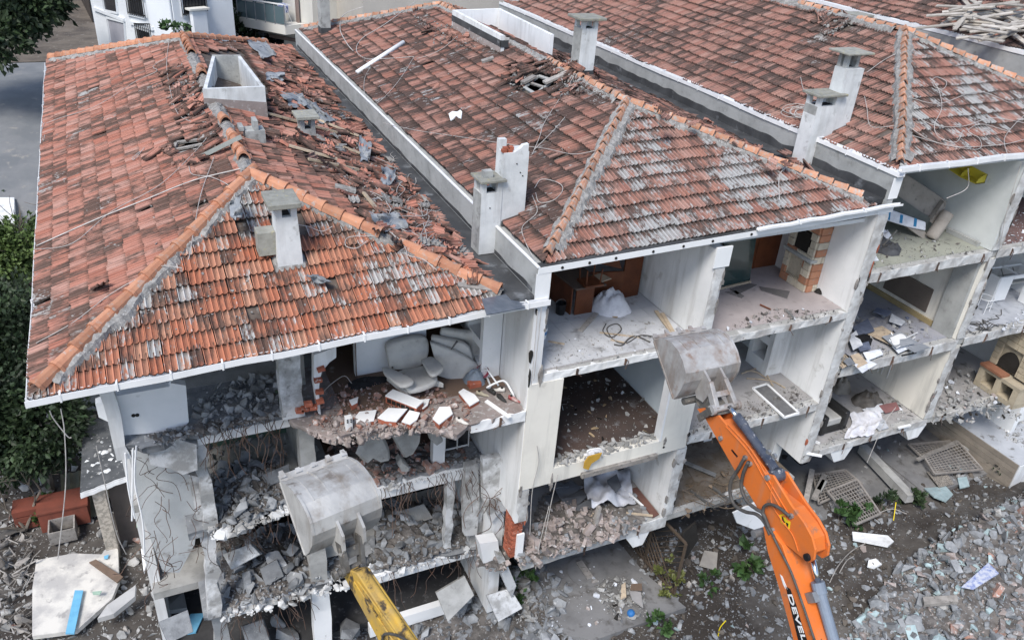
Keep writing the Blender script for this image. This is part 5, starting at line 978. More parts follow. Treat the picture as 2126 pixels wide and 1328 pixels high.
W = yB-yA; stone_front(fireplace,V(xA,yA,-2.51),V(0,1,0),W,(-2.51,-.4),[(.28,W-.16,-2.28,-1.76),(.22,W-.2,-1.5,-.98)],[MCREAMB,MTERRA],.035,.18,.4,.2,V(-1,0,0)); stone_front(fireplace,V(xA,yA,-2.51),V(1,0,0),8.85-xA,(-2.51,-.4),[],[MCREAMB,MTERRA],.03,.16,.34,.2,V(0,-1,0))
s = MB(); s.box((xA-.14,yA-.06,-1.66),(8.6,yB+.04,-1.58)); build(s,'mantel',MSTUC,fireplace,bevel=.01)
s = MB(); s.box((8.5,yA+.26,-1.54),(8.598,yB-.22,-1.0)); build(s,'soot',MDARK,fireplace)
gp = [at_z(1490,600,-2.51), at_z(1556,585,-2.51)]; tp = [V(0,.18,1.75)]; s = MB(); s.prism([gp[0],gp[1],gp[1]+tp[0],gp[0]+tp[0]],(.02,.03,0)); gl = solo(s,'glass_panel',glass_mat('dark_green_glass',(.025,.05,.05)),'dark green glass panel leaning against the partition','glass panel'); s = MB(); s.beam(gp[0]+V(0,-.04,.03),gp[1]+V(0,-.04,.03),.05,.05); build(s,'timber_foot',MWOOD,gl)
wb0, wb1 = at_z(1548,566,-2.51), at_z(1632,555,-2.51); yb = max(wb0[1],wb1[1])+.15
pw = MB(); pw.box((7.0,yb,-2.51),(8.86,yb+.08,-1.25)); pnl = build(pw,'panelled_wall',MBROWN,H2)
for x in (7.35,8.1): s = MB(); s.box((x-.03,yb-.015,-2.5),(x+.03,yb-.001,-1.25)); build(s,'panel_batten',MBROWN,pnl)
s = MB(); s.box((6.9,yb-.03,-1.25),(8.86,yb+.08,-1.15)); s.box((8.3,yb-.03,-1.15),(8.4,yb+.08,-.37)); build(s,'panel_rail',MBROWN,pnl); s = MB(); s.box((6.9,yb+.02,-1.15),(8.3,yb+.05,-.37)); build(s,'window_pane',glass_mat('dim_glass',(.03,.035,.035)),pnl)
for k, q in enumerate(([(1515,600),(1555,588),(1572,592),(1530,612)],[(1576,595),(1640,605),(1634,620),(1580,603)],[(1505,606),(1528,604),(1545,615),(1540,619)])): solo(flat(q,-2.51,.012),'lino_offcut',M('grey_lino',(.17,.16,.16),(.13,.125,.125),3,rnd=.1),['left grey lino offcut near the glass panel foot','long grey lino strip in the middle of the floor','small grey lino sliver nearest the partition'][k],'lino offcut')
solo(cloth(at_z(1702,607,-2.51),.14,.14,.12,4.2,.8),'burnt_heap',MDARK,'small burnt heap beside the fireplace foot','ash heap')
for k,(a,b) in enumerate((((1630,642),(1650,662)),((1578,632),(1600,642)))): s = MB(); s.tube([at_z(*a,-2.48),at_z(*b,-2.48)],.03 if k==0 else .02,8); solo(s,'pipe_piece',MSTEEL if k==0 else MBROWN,['short blue grey pipe piece at the slab edge','short brown stick on the lino floor'][k],'pipe')
# --- second house, middle floor right
niche_box(H2,8.28,8.86,1.5,2.35,-5.31,-2.74,MPLAS,[(1.68,2.2,-4.9,-4.4),(1.68,2.2,-4.15,-3.5)])
wq = onp([(1532,708),(1572,700),(1574,684),(1534,690)],V(0,3.28,0),(0,1,0)); wf = MB()
for i in range(4): wf.beam(wq[i],wq[(i+1)%4],.06,.07,(0,1,0))
wf.beam((wq[0]+wq[1])/2,(wq[2]+wq[3])/2,.05,.06,(0,1,0)); wfr = build(wf,'window_frame',MPVC,H2); s = MB(); s.add([p+V(0,.01,0) for p in wq],[(0,1,2,3)]); build(s,'pane',glass_mat('window_glass',(.04,.05,.06)),wfr)
sc_ = [at_z(*q,-5.27) for q in [(1563,806),(1592,797),(1658,857),(1629,866)]]; s = MB()
for i in range(4): s.beam(sc_[i],sc_[(i+1)%4],.055,.045)
t = solo(s,'screen_frame',MPVC,'long white framed screen lying on the floor and over the slab edge','screen'); s = MB(); s.add(sc_,[(0,1,2,3)]); build(s,'mesh_screen',M('dark_mesh',(.12,.12,.125),(.16,.16,.16),8,rnd=0),t)
for k,(a,b,c) in enumerate((((1540,775),(1580,765),(1605,800)),((1550,785),(1600,790),(1630,805)),((1548,770),(1570,772),(1592,785)))): s = MB(); s.tube(smooth_path([at_z(*q,-5.29) for q in (a,b,c)],6),.02,6); solo(s,'bent_lath',MWOOD,['upper bent lath','lower bent lath','middle bent lath'][k]+' lying behind the white framed screen','lath')
# --- yellow cloth and white frame on the window sill, lintel timber
s = cloth(at_z(1234,940,-5.18),.26,.12,.08,6.3,.6); t = solo(s,'blue_white_cloth',MCLOTH,'blue and white cloth lying on the sill of the wide opening','cloth',smooth=True)
yc = [at_y(*q,-.16) for q in [(1222,948),(1250,940),(1244,952),(1228,962),(1222,975),(1212,972),(1214,960)]]; s = MB(); s.prism(yc,(0,.03,0)); solo(s,'yellow_cloth',M('mustard_cloth',(.50,.30,.05),(.42,.25,.04),5,rnd=0,rough=.95),'mustard yellow cloth hanging over the sill of the wide opening','cloth')
s = MB(); s.tube(smooth_path([at_y(*q,-.1) for q in [(1226,955),(1222,945),(1220,935),(1236,931),(1248,932),(1250,948)]],4),.018,6); solo(s,'white_tube_frame',MPVC,'white tube frame caught on the sill above the mustard cloth','frame',smooth=True)
# --- second house, first floor left
zf = -7.885
pl_ = MB(); sd = 4.4
def sheet_fn(i, j):
    p = at_z(1205+95*i+20*j, 1000-20*i+75*j, zf); return (p[0], p[1], zf + .12 + .55*max(0,noise.noise(Vector((i*2.5,j*2.5,sd)))+.25) + .12*noise.noise(Vector((i*9,j*9,sd))))
pl_.grid(22,18,sheet_fn); solo(pl_,'plastic_sheet',M('milky_plastic',(.62,.64,.70),(.50,.52,.58),4,rough=.4,rnd=0,bump=.3),'crumpled milky plastic sheet heaped on the first floor rubble','plastic sheet',smooth=True,recalc=False)
for k, (q, dz) in enumerate((([(1150,1020),(1185,1000),(1205,1015),(1172,1052)],.1),([(1165,1042),(1205,1018),(1222,1030),(1178,1068)],.16),([(1118,1005),(1150,998),(1180,1010),(1140,1020)],.22),([(1205,985),(1240,975),(1248,985),(1215,998)],.3),([(1260,1000),(1280,985),(1290,1010),(1268,1030)],.3),([(1190,1060),(1240,1030),(1250,1040),(1205,1072)],.08),([(1130,1030),(1152,1018),(1165,1040),(1140,1048)],.04))):
    m = MB(); P4 = [at_z(*p,zf+dz)+V(0,0,random.uniform(-.06,.1)) for p in q]; m.prism(P4,(0,0,.03)); solo(m,'slate_sheet',M('slate_panel',(.14,.15,.165),(.10,.105,.12),3,rnd=.2),'broken slate grey panel in the heap on the first floor','panel','slate grey panels heaped on the first floor')
solo(flat([(1310,1015),(1322,1012),(1368,1068),(1355,1075)],zf+.01,.03),'brown_board',M('red_brown_board',(.15,.075,.06),(.12,.06,.05),3,rnd=0),'red brown board lying along the white wall on the first floor','board')
s = MB(); p = at_z(1233,1098,zf); s.beam(p,p+V(.05,0,.75),.1,.1,(0,1,0)); solo(s,'timber_post',MWOODG,'short timber post standing in front of the plastic sheet','post')
for k,(a,b) in enumerate((((1200,1095),(1232,1065)),((1300,1064),(1355,1070)),((1290,1010),(1335,1050)))): s = MB(); s.beam(at_z(*a,zf+.08),at_z(*b,zf+.08),.05,.04); solo(s,'lath',MWOOD if k!=2 else MPVC,['thin lath leaning left of the timber post','thin lath right of the plastic sheet','white lath along the red brown board'][k],'lath')
for q in ([(1240,1095),(1262,1088),(1270,1100),(1248,1106)],[(1262,1088),(1278,1084),(1288,1097),(1272,1100)],[(1290,1075),(1312,1070),(1318,1080),(1296,1088)]): solo(flat(q,zf,.03),'wall_tile',M('grey_green_tile',(.30,.33,.31),(.25,.28,.26),4,rnd=.1),'loose grey green tile near the timber post','tile','loose tiles near the timber post')
pier = P(H2,'brick_pier',MBRICK,(.03,.14,-7.88),(.27,.5,-6.6)); 
for r in range(17):
    for k in range(2):
        m = MB(); zc = -7.85+.075*r; m.box((.02+.13*k+.03*(r%2),.105,zc),(.14+.13*k+.01*(r%2),.15,zc+.058)); build(m,'brick',MBRICK,pier)
        m = MB(); m.box((-.005,.14+.18*k+.05*(r%2),zc),(.035,.3+.18*k,zc+.058)); build(m,'brick',MBRICK,pier)
m = MB(); m.box((.13,.05,-7.88),(.32,.1,-7.1)); build(m,'plaster_skin',MWHITE,pier)
# --- second house, first floor right
for k in range(16):
    a = at_z(1420+random.random()*140,985+random.random()*60,-7.86); P3 = [a]
    for _ in range(4): P3.append(P3[-1]+V(random.gauss(.18,.2),random.gauss(-.05,.2),random.gauss(.02,.07)))
    s = MB(); s.tube(smooth_path([p if p[2] > -7.88 else V(p[0],p[1],-7.86) for p in P3],4),.012,5,.004); solo(s,'dry_branch',M('dry_twig',(.20,.15,.10),(.15,.11,.08),5,rnd=.2) if k==0 else bpy.data.materials['dry_twig'],'dry brown branch in the heap behind the orange arm','branch','dry branches on the first floor')
s = MB(); s.beam(at_z(1420,958,-7.7),at_z(1486,986,-7.8),.1,.06); solo(s,'steel_channel',MSTEEL,'pale steel channel lying above the dry branches','steel bar')
for k,(a,b) in enumerate((((1434,1018),(1480,1052)),((1480,1052),(1515,1040)),((1475,1008),(1515,1038)))): s = MB(); s.beam(at_z(*a,-7.85),at_z(*b,-7.85),.07,.04); solo(s,'frame_bar',MGREASE,['left bar of the broken dark frame','front bar of the broken dark frame','right bar of the broken dark frame'][k]+' on the first floor','frame bar')
# --- third house, top floor
zf = -1.49; pc = at_z(1925,500,zf); pn = V(-.25,-1,.35); K = gmap(2.825,1640,330); sof = thing('sofa','taupe sofa tipped on its side with a rolled arm','sofa',tuple(pc))
fz = lambda q, off=0.: [at_pl(*K(x,y), pc+V(0,off,0), pn) for x, y in q]
build(cushion(fz([(690,92),(910,240),(905,262),(830,350),(605,195),(620,120)],.5),V(.03,.14,-.02),k=3),'backrest',MTAUPE,sof,smooth=True)
s = MB(); s.prism(fz([(600,196),(832,352),(800,384),(545,296),(560,240)],.35),V(.02,.1,-.02)); build(s,'seat_frame',M('dark_seat_base',(.10,.11,.105),(.13,.14,.13),3,rnd=0),sof)
s = MB(); s.tube(smooth_path(fz([(925,318),(880,385),(825,465)],.1),4),.17,16); build(s,'rolled_arm',MTAUPE,sof,smooth=True)
s = MB(); s.prism(fz([(690,402),(790,425),(850,470),(822,487),(800,482)],.2),V(.02,.1,-.02)); build(s,'front_skirt',MTAUPE,sof); s = MB(); s.prism(fz([(905,250),(918,262),(905,300),(838,380),(822,368)],.3),V(.05,.15,0)); build(s,'side_panel',MTAUPE,sof)
mt = thing('mattress','white mattress edge with three blue bands under the tipped sofa','mattress',tuple(pc+V(-1.2,0,.6))); s = MB(); s.prism(fz([(535,296),(600,300),(800,372),(798,422),(700,402),(540,352)],.15),V(.02,.14,-.02)); build(s,'cover',MCLOTH,mt,bevel=.02)
for x in (575,648,730): s = MB(); t_ = (x-540)/260; s.prism(fz([(x,296+t_*68),(x+16,301+t_*68),(x+10,350+t_*66),(x-6,346+t_*66)],.145),V(0,-.006,0)); build(s,'blue_band',M('blue_stripe',(.04,.22,.42),(.04,.2,.38),rnd=0),mt)
sh = thing('wall_shelf','yellow corner shelf with two curved compartments hung on the grey wall','shelf',tuple(at_x(2010,365,13.6))); MY = M('lemon_yellow',(.62,.52,.06),(.55,.46,.05),3,rough=.5,rnd=0)
px = lambda q: at_x(*q, 13.595)
for qa, qb in (((1988,350),(2012,366)),((2012,366),(2044,380))):
    a, b = px(qa), px(qb); s = MB(); s.prism([a,b,b+V(0,0,.02),a+V(0,0,.02)],(-.34,0,0)); build(s,'shelf_board',MY,sh)
    arc = [b + V(-.34*math.sin(t),0,.0) + V(0,0,.24*math.cos(t)) for t in [i*math.pi/2/7 for i in range(8)]] ; s = MB(); s.prism([b]+arc,(0,.025,0)); build(s,'curved_side',MY,sh)
a, b = px((1988,350)), px((2044,380)); s = MB(); s.prism([a,b,b+V(0,0,.24),a+V(0,0,.24)],(-.02,0,0)); build(s,'shelf_back',MY,sh)
s = MB(); s.tube([at_z(1833,510,zf+.02),at_z(1862,478,zf+.4)],.02,6); solo(s,'metal_pole',MGREASE,'thin metal pole leaning beside the dark rag on the olive floor','pole')
solo(cloth(at_z(1836,490,zf),.2,.2,.14,2.2,.7),'striped_cloth',MCLOTH,'small white and purple cloth on the olive floor below the mattress','cloth',smooth=True)
for k,(q,rx,ry) in enumerate((((1822,500),.4,.3),((1815,520),.4,.15),((1845,522),.35,.25),((1855,515),.2,.2))): solo(cloth(at_z(*q,zf),rx,ry,.12,k*3.3,.9),'dark_rag',M('charcoal_rag',(.05,.052,.06),(.09,.095,.105),5,rnd=.1),['widest charcoal rag under the mattress','long charcoal rag at the party wall','charcoal rag right of the metal pole foot','smallest charcoal rag on the olive floor'][k],'rag',smooth=True)
solo(flat([(1806,533),(1818,531),(1824,541),(1812,543)],zf,.02),'pale_tile',MPAPER,'single pale tile lying on the olive floor near the party wall','tile')
m = MB(); m.obox(at_x(2004,480,13.5)*V(1,1,0)+V(0,0,zf+.06),V(.05,0,0),V(0,.5,0),V(0,0,.06)); solo(m,'broken_skirting',MSTUC,'broken skirting lump along the grey wall','skirting')
# --- third house, middle floor left
zf = -4.27
for k,(q,mm,lab) in enumerate((([(1790,735),(1826,728),(1832,740),(1800,752)],0,0),([(1772,760),(1800,748),(1820,758),(1790,775)],0,0),([(1765,740),(1782,735),(1800,757),(1780,766)],1,0),([(1790,690),(1830,680),(1880,712),(1850,720)],1,0),([(1850,722),(1885,710),(1900,720),(1865,734)],0,0),([(1880,724),(1912,715),(1930,724),(1898,736)],2,0),([(1850,655),(1880,668),(1870,680),(1845,668)],0,0),([(1750,750),(1764,742),(1775,756),(1760,762)],2,0),([(1770,680),(1800,665),(1815,690),(1780,700)],3,0),([(1775,712),(1800,705),(1808,725),(1785,733)],3,0),([(1760,700),(1776,690),(1790,720),(1770,730)],0,0),([(1830,700),(1870,690),(1905,715),(1860,725)],2,0),([(1820,640),(1850,650),(1840,660),(1812,650)],3,0))): 
    m = MB(); m.prism([at_z(*p,zf+.02+.012*k)+V(0,0,random.uniform(0,.06)) for p in q],(0,0,.015)); solo(m,'loose_sheet',[MPAPER,MWOOD,M('grey_board',(.27,.29,.32),(.2,.22,.25),4,rnd=.2),M('blue_grey_sheet',(.16,.19,.27),(.11,.13,.19),4,rnd=.2)][mm],['white sheet strewn over the blue grey floor','pale wooden board strewn over the blue grey floor','grey board strewn over the blue grey floor','blue grey sheet strewn over the blue grey floor'][mm],['sheet','board','board','sheet'][mm],'sheets and boards strewn over the blue grey floor')
cx = thing('slatted_crate','small yellow slatted wooden panel leaning near the party wall','crate',tuple(at_z(1755,745,zf)))
qa = [at_z(*q,zf+.05) for q in [(1736,748),(1755,738),(1768,752),(1750,764)]]
for k in range(6): s = MB(); t_ = k/5; s.beam(qa[0]+(qa[1]-qa[0])*t_,qa[3]+(qa[2]-qa[3])*t_,.05,.02); build(s,'slat',MWOOD,cx)
for a, b in ((0,1),(3,2)): s = MB(); s.beam(qa[a]+V(0,0,.025),qa[b]+V(0,0,.025),.05,.02); build(s,'crate_rail',MWOOD,cx)
ch2 = thing('folding_chair','white folding chair lying collapsed among the sheets','chair',tuple(at_z(1860,712,zf)))
build(cushion([at_z(*q,zf+.2) for q in [(1848,700),(1872,692),(1884,706),(1858,716)]],V(0,0,-.03)),'seat',MPVC,ch2); 
for a, b in (((1846,705),(1860,722)),((1884,700),(1905,690)),((1862,722),(1900,700)),((1850,690),(1862,712))): s = MB(); s.tube([at_z(*a,zf+.22),at_z(*b,zf+.05)],.014,6); build(s,'leg',MPVC,ch2)
for k,(a,b) in enumerate((((1825,690),(1840,707)),((1872,738),(1902,732)),((1755,735),(1780,752)),((1800,735),(1812,730)))): s = MB(); s.beam(at_z(*a,zf+.04),at_z(*b,zf+.04),.035,.03); solo(s,'dark_bar',MBLK,['short black bar in the middle of the blue grey floor','black bar at the front right of the blue grey floor','long black bar near the slatted panel','shortest black bar beside the dark crate'][k],'bar')
s = MB(); p = at_z(1788,722,zf); s.box(p,p+V(.35,.3,.22)); solo(s,'dark_crate',MBLK,'black open crate on the blue grey floor','crate')
# --- third house, first floor left
zf = -7.09; p = at_z(1718,898,zf); ac = thing('black_armchair','black leather armchair with a grey seat beside the party wall','armchair',tuple(p))
q0, q1 = at_z(1700,905,zf), at_z(1752,890,zf); u = unit((q1-q0)*V(1,1,0)); v = V(-u[1],u[0],0); Wd = np.linalg.norm(q1-q0)
s = MB(); s.obox(q0+u*Wd*.5+v*.45+V(0,0,.24),u*(Wd*.5-.16),v*.4,V(0,0,.2)); build(s,'seat',M('grey_seat',(.42,.42,.41),(.35,.35,.34),4,rnd=0),ac,bevel=.03)
s = MB(); s.obox(q0+u*Wd*.5+v*.95+V(0,0,.5),u*Wd*.5,v*.12,V(0,0,.48)); build(s,'backrest',MBLACKL,ac,bevel=.05)
for k in (.08,Wd-.08): s = MB(); s.obox(q0+u*k+v*.45+V(0,0,.34),u*.1,v*.5,V(0,0,.32)); build(s,'armrest',MBLACKL,ac,bevel=.04)
s = MB(); s.obox(q0+u*Wd*.5+v*.03+V(0,0,.14),u*(Wd*.5-.1),v*.04,V(0,0,.1)); build(s,'front_rail',MBLACKL,ac)
def drape(i, j):
    p = at_z(1760+62*i+8*math.sin(j*5), 862+52*j-8*i, zf); e = p[1] < -.02
    return (p[0], max(p[1],-.06), zf+.06+.12*max(0,noise.noise(Vector((i*6,j*6,1.5)))+.1)+.05*noise.noise(Vector((i*14,j*14,3))) - (.5*(-.0-p[1]) if e else 0))
m = MB(); m.grid(20,18,drape); solo(m,'white_sheet',MCLOTH,'crumpled white sheet spilling over the slab edge','bed sheet',smooth=True,recalc=False)
for k,(q,mm) in enumerate((([(1800,868),(1825,858),(1845,888),(1825,894)],MPAPER),([(1790,850),(1830,838),(1850,850),(1812,862)],MPAPER),([(1825,842),(1860,835),(1868,850),(1838,858)],M('faded_red_board',(.25,.12,.12),(.2,.1,.1),4,rnd=0)),([(1690,880),(1700,876),(1730,885),(1715,895)],MGREYF))): 
    m = MB(); m.prism([at_z(*p,zf+.03+.02*k) for p in q],(0,0,.02)); solo(m,'loose_sheet',mm,['white panel lying right of the white sheet','white panel behind the white sheet','faded red board beside the pale wall','grey panel in front of the black armchair'][k],'panel')
solo(cloth(at_z(1800,835,zf),.5,.4,.3,9.1,.8),'dark_heap',M('dark_clothes',(.07,.065,.06),(.13,.12,.11),4,rnd=0),'dark heap of clothes behind the black armchair','clothes',smooth=True); solo(cloth(at_z(1755,815,zf)+V(0,.2,0),.4,.3,.35,5.1,.8),'beige_bedding',M('beige_bedding',(.30,.27,.23),(.22,.2,.17),4,rnd=0),'beige bedding heaped at the back wall','bedding',smooth=True)
for x in ((1822,768),(1832,766),(1850,758)):
    s = MB(); a = at_x(*x,13.55); s.tube([V(13.56,a[1],-4.55),V(13.56,a[1],-6.6)],.022,7); solo(s,'wall_pipe',MPVC,'slim white pipe running down the cream wall','pipe','white pipes on the cream wall',smooth=True)
for k,(a,b) in enumerate((((1680,910),(1702,920)),((1674,940),(1706,946)),((1865,888),(1890,882)))): s = MB(); s.beam(at_z(*a,zf+.03),at_z(*b,zf+.03),.07,.05); solo(s,'short_batten',MPVC,['upper short white batten before the armchair','lower short white batten at the slab edge before the armchair','short white batten right of the white sheet'][k],'batten')
# --- third house, right-hand rooms
zf = -4.27; kp = at_z(2040,640,zf); kc = thing('kitchen_cabinet','white kitchen base cabinet with its top broken open','cabinet',tuple(kp)); KA = gmap(2.825,1640,330)
a, b = at_z(2056,628,zf), at_z(2105,620,zf); Hh = .86; u = unit(b-a); v = V(-u[1],u[0],0); 
s = MB(); s.prism([a,a+v*.62,a+v*.62+V(0,0,Hh),a+V(0,0,Hh)],u*.03); build(s,'side_panel',MWHITE,kc); s = MB(); s.prism([a+u*1.6,a+u*1.6+v*.62,a+u*1.6+v*.62+V(0,0,Hh),a+u*1.6+V(0,0,Hh)],u*.03); build(s,'side_panel',MWHITE,kc)
s = MB(); s.obox(a+u*.3+V(0,0,.4)-v*.012,u*.27,v*.012,V(0,0,.36)); build(s,'cabinet_door',MWHITE,kc); s = MB(); s.obox(a+u*.3+V(0,0,.8)-v*.012,u*.27,v*.014,V(0,0,.05)); build(s,'drawer_front',MWHITE,kc); s = MB(); s.obox(a+u*1.1+V(0,0,.8)-v*.012,u*.5,v*.014,V(0,0,.05)); build(s,'drawer_front',MWHITE,kc); s = MB(); s.obox(a+u*1.0+V(0,0,.35)-v*.4,u*.02,v*.25,V(0,0,.33)); build(s,'open_door',MWHITE,kc)
s = MB(); s.beam(a+V(0,0,Hh),a+u*1.6+V(0,0,Hh),.06,.04); s.beam(a+v*.62+V(0,0,Hh),a+u*1.6+v*.62+V(0,0,Hh),.06,.04); s.beam(a+u*.8+V(0,0,Hh),a+u*.8+v*.62+V(0,0,Hh),.06,.04); build(s,'top_frame',MWHITE,kc); s = MB(); s.obox(a+u*.8+v*.32+V(0,0,.55),u*.78,v*.28,V(0,0,.01)); build(s,'inner_shelf',MSTUC,kc)
for k in range(2): s = MB(); s.tube([a+u*(.2+.5*k)+v*.05+V(0,0,Hh-.03),a+u*(.7+.5*k)+v*.55+V(0,0,Hh-.05)],.012,5); build(s,'loose_bar',MBLK,kc)
wc = thing('wire_chair','white wire chair with a round back beside the kitchen cabinet','chair',tuple(at_z(2045,650,zf))); p = at_z(2042,652,zf); u, v = V(.9,.2,0), V(-.2,.9,0)
for dx, dy in ((0,0),(.38,0),(0,.38),(.38,.38)): s = MB(); s.tube([p+u*dx+v*dy,p+u*dx+v*dy+V(0,0,.45)],.011,5); build(s,'leg',MPVC,wc)
s = MB(); s.tube([p+u*(.19+.26*math.cos(t))+v*(.19+.26*math.sin(t))+V(0,0,.45) for t in [i*math.pi/8 for i in range(17)]],.011,5); s.tube([p+u*(.19+.22*math.cos(t))+v*.4+V(0,0,.68+.22*math.sin(t)) for t in [i*math.pi/8 for i in range(17)]],.011,5); build(s,'wire_ring',MPVC,wc)
for z in (.2,.32): s = MB(); s.tube([p+V(0,0,z),p+u*.38+V(0,0,z)],.008,5); build(s,'rung',MPVC,wc)
for k in range(7):
    P3 = [at_z(2005+random.random()*40,668+random.random()*35,zf+.03)]
    for _ in range(6): P3.append(P3[-1]+V(random.gauss(.1,.25),random.gauss(0,.25),random.gauss(0,.03)))
    s = MB(); s.tube(smooth_path([V(q[0],max(q[1],.05),max(q[2],zf+.01)) for q in P3],5),.012,5); solo(s,'black_cable',MRUBBER,'black cable in the tangle below the wire chair','cable','black cables tangled below the wire chair')
# tan stone hearth in the first floor room at the right edge
zf = -7.085; a, b = at_z(2020,795,zf), at_z(2100,850,zf); xh = a[0]; y1 = a[1]; y0 = b[1]; u = V(0,-1,0); X0 = xh
MTAN = M('tan_stone',(.46,.40,.30),(.38,.33,.25),4,c3=(.3,.25,.18),sc3=10,rnd=.12,bump=.3); L = abs(y1-y0); hb = MB()
def hs(y): return V(X0, y, zf)
d = unit((b-a)*V(1,1,0)); nrm = V(-d[1],d[0],0); nrm = nrm if nrm[0] < 0 else -nrm; L = np.linalg.norm((b-a)[:2])
hb.prism([a,b,b-nrm*.7,a-nrm*.7],(0,0,.16)); hb.prism([a+V(0,0,.62),b+V(0,0,.62),b-nrm*.7+V(0,0,.62),a-nrm*.7+V(0,0,.62)],(0,0,.12))
for t0, t1 in ((0,.14),(.44,.56),(.86,1.0)): hb.prism([a+d*L*t0+V(0,0,.16),a+d*L*t1+V(0,0,.16),a+d*L*t1-nrm*.7+V(0,0,.16),a+d*L*t0-nrm*.7+V(0,0,.16)],(0,0,.46))
hearth = build(hb,'hearth',MTAN,H3); s = MB(); s.prism([a-nrm*.68+V(0,0,.16),b-nrm*.68+V(0,0,.16),b-nrm*.68+V(0,0,.62),a-nrm*.68+V(0,0,.62)],nrm*.02); build(s,'hearth_back',MDARK,hearth)
s = MB(); s.prism([a+nrm*.06+V(0,0,.742),a+d*L*.55+nrm*.06+V(0,0,.742),a+d*L*.55-nrm*.3+V(0,0,.742),a-nrm*.3+V(0,0,.742)],(0,0,.08)); build(s,'mantel',M('red_brown_mantel',(.28,.13,.08),(.22,.1,.06),3,rnd=0),hearth)
o_ = a - nrm*.35; stone_front(hearth, o_+V(0,0,.83), d, L, (zf+.83,-4.6), [(.25,.95,zf+.85,zf+1.5)], [MTAN,MTAN], .035,.22,.42,.2, nrm)
m = MB(); m.prism([o_+d*.6-nrm*.02+V(.0,0,.85)+d*.38*math.cos(t)+V(0,0,.62*math.sin(t)) for t in [i*math.pi/10 for i in range(11)]],-nrm*.02); build(m,'arched_opening',MDARK,hearth); hb = MB(); hb.prism([o_-nrm*.05+V(0,0,.83),o_+d*L-nrm*.05+V(0,0,.83),o_+d*L-nrm*.4+V(0,0,.83),o_-nrm*.4+V(0,0,.83)],(0,0,1.6)); build(hb,'chimney_breast',MTAN,hearth)
# ================================================================== RUBBLE, REBAR, CABLES, ROOF DEBRIS
def chunk_tmpl(n, sq, seed, slab=False):
    r = random.Random(seed); bm = bmesh.new()
    for _ in range(n):
        v = Vector((r.gauss(0,1), r.gauss(0,1), r.gauss(0,1))).normalized()*r.uniform(.75,1.05)
        v = Vector([max(-.72, min(.72, c)) for c in v]); bm.verts.new((v.x*sq[0], v.y*sq[1], v.z*sq[2]))
    res = bmesh.ops.convex_hull(bm, input=bm.verts[:]); bmesh.ops.delete(bm, geom=[v for v in bm.verts if not v.link_faces], context='VERTS')
    me = bpy.data.meshes.new('chunk'); bm.to_mesh(me); bm.free(); return me
CH = [chunk_tmpl(11+i%4, (1, .55+.08*(i%6), .35+.09*(i%5)), 40+i) for i in range(12)]; PL = [chunk_tmpl(10, (1, .6+.1*i, .12), 80+i) for i in range(4)]
TM = [(np.array([v.co[:] for v in m.vertices]), [tuple(p.vertices) for p in m.polygons]) for m in CH+PL]
BXV = MB(); BXV.box((-1,-.5,-.36),(1,.5,.36)); TM.append((np.array(BXV.v), BXV.f)); SPV = MB(); SPV.box((-1,-.05,-.04),(1,.05,.04)); TM.append((np.array(SPV.v), SPV.f))
MES = {}
MBED = M('rubble_dust', (.16,.148,.14), (.09,.083,.078), 3, .42, .6, c3=(.36,.35,.34), sc3=9, lo3=.58, hi3=.66, rough=.98, bump=.8, bsc=22, rnd=0)
def cmesh(t, mat):
    k = (t, mat.name)
    if k not in MES:
        if t < 16: me = (CH+PL)[t].copy()
        else: me = (BXV if t == 16 else SPV).mesh('block')
        me.materials.clear(); me.materials.append(mat); MES[k] = me
    return MES[k]
def rmat(p, s, tilt=math.pi): A = randrot(tilt); A = Matrix.Diagonal((s, s, s, 1)) if A is None else A @ Matrix.Diagonal((s, s, s, 1)); A.translation = Vector(p); return A
def rnd_in(poly):
    xs = [p[0] for p in poly]; ys = [p[1] for p in poly]
    while True:
        q = (random.uniform(min(xs), max(xs)), random.uniform(min(ys), max(ys)))
        if inpoly(q, poly): return q
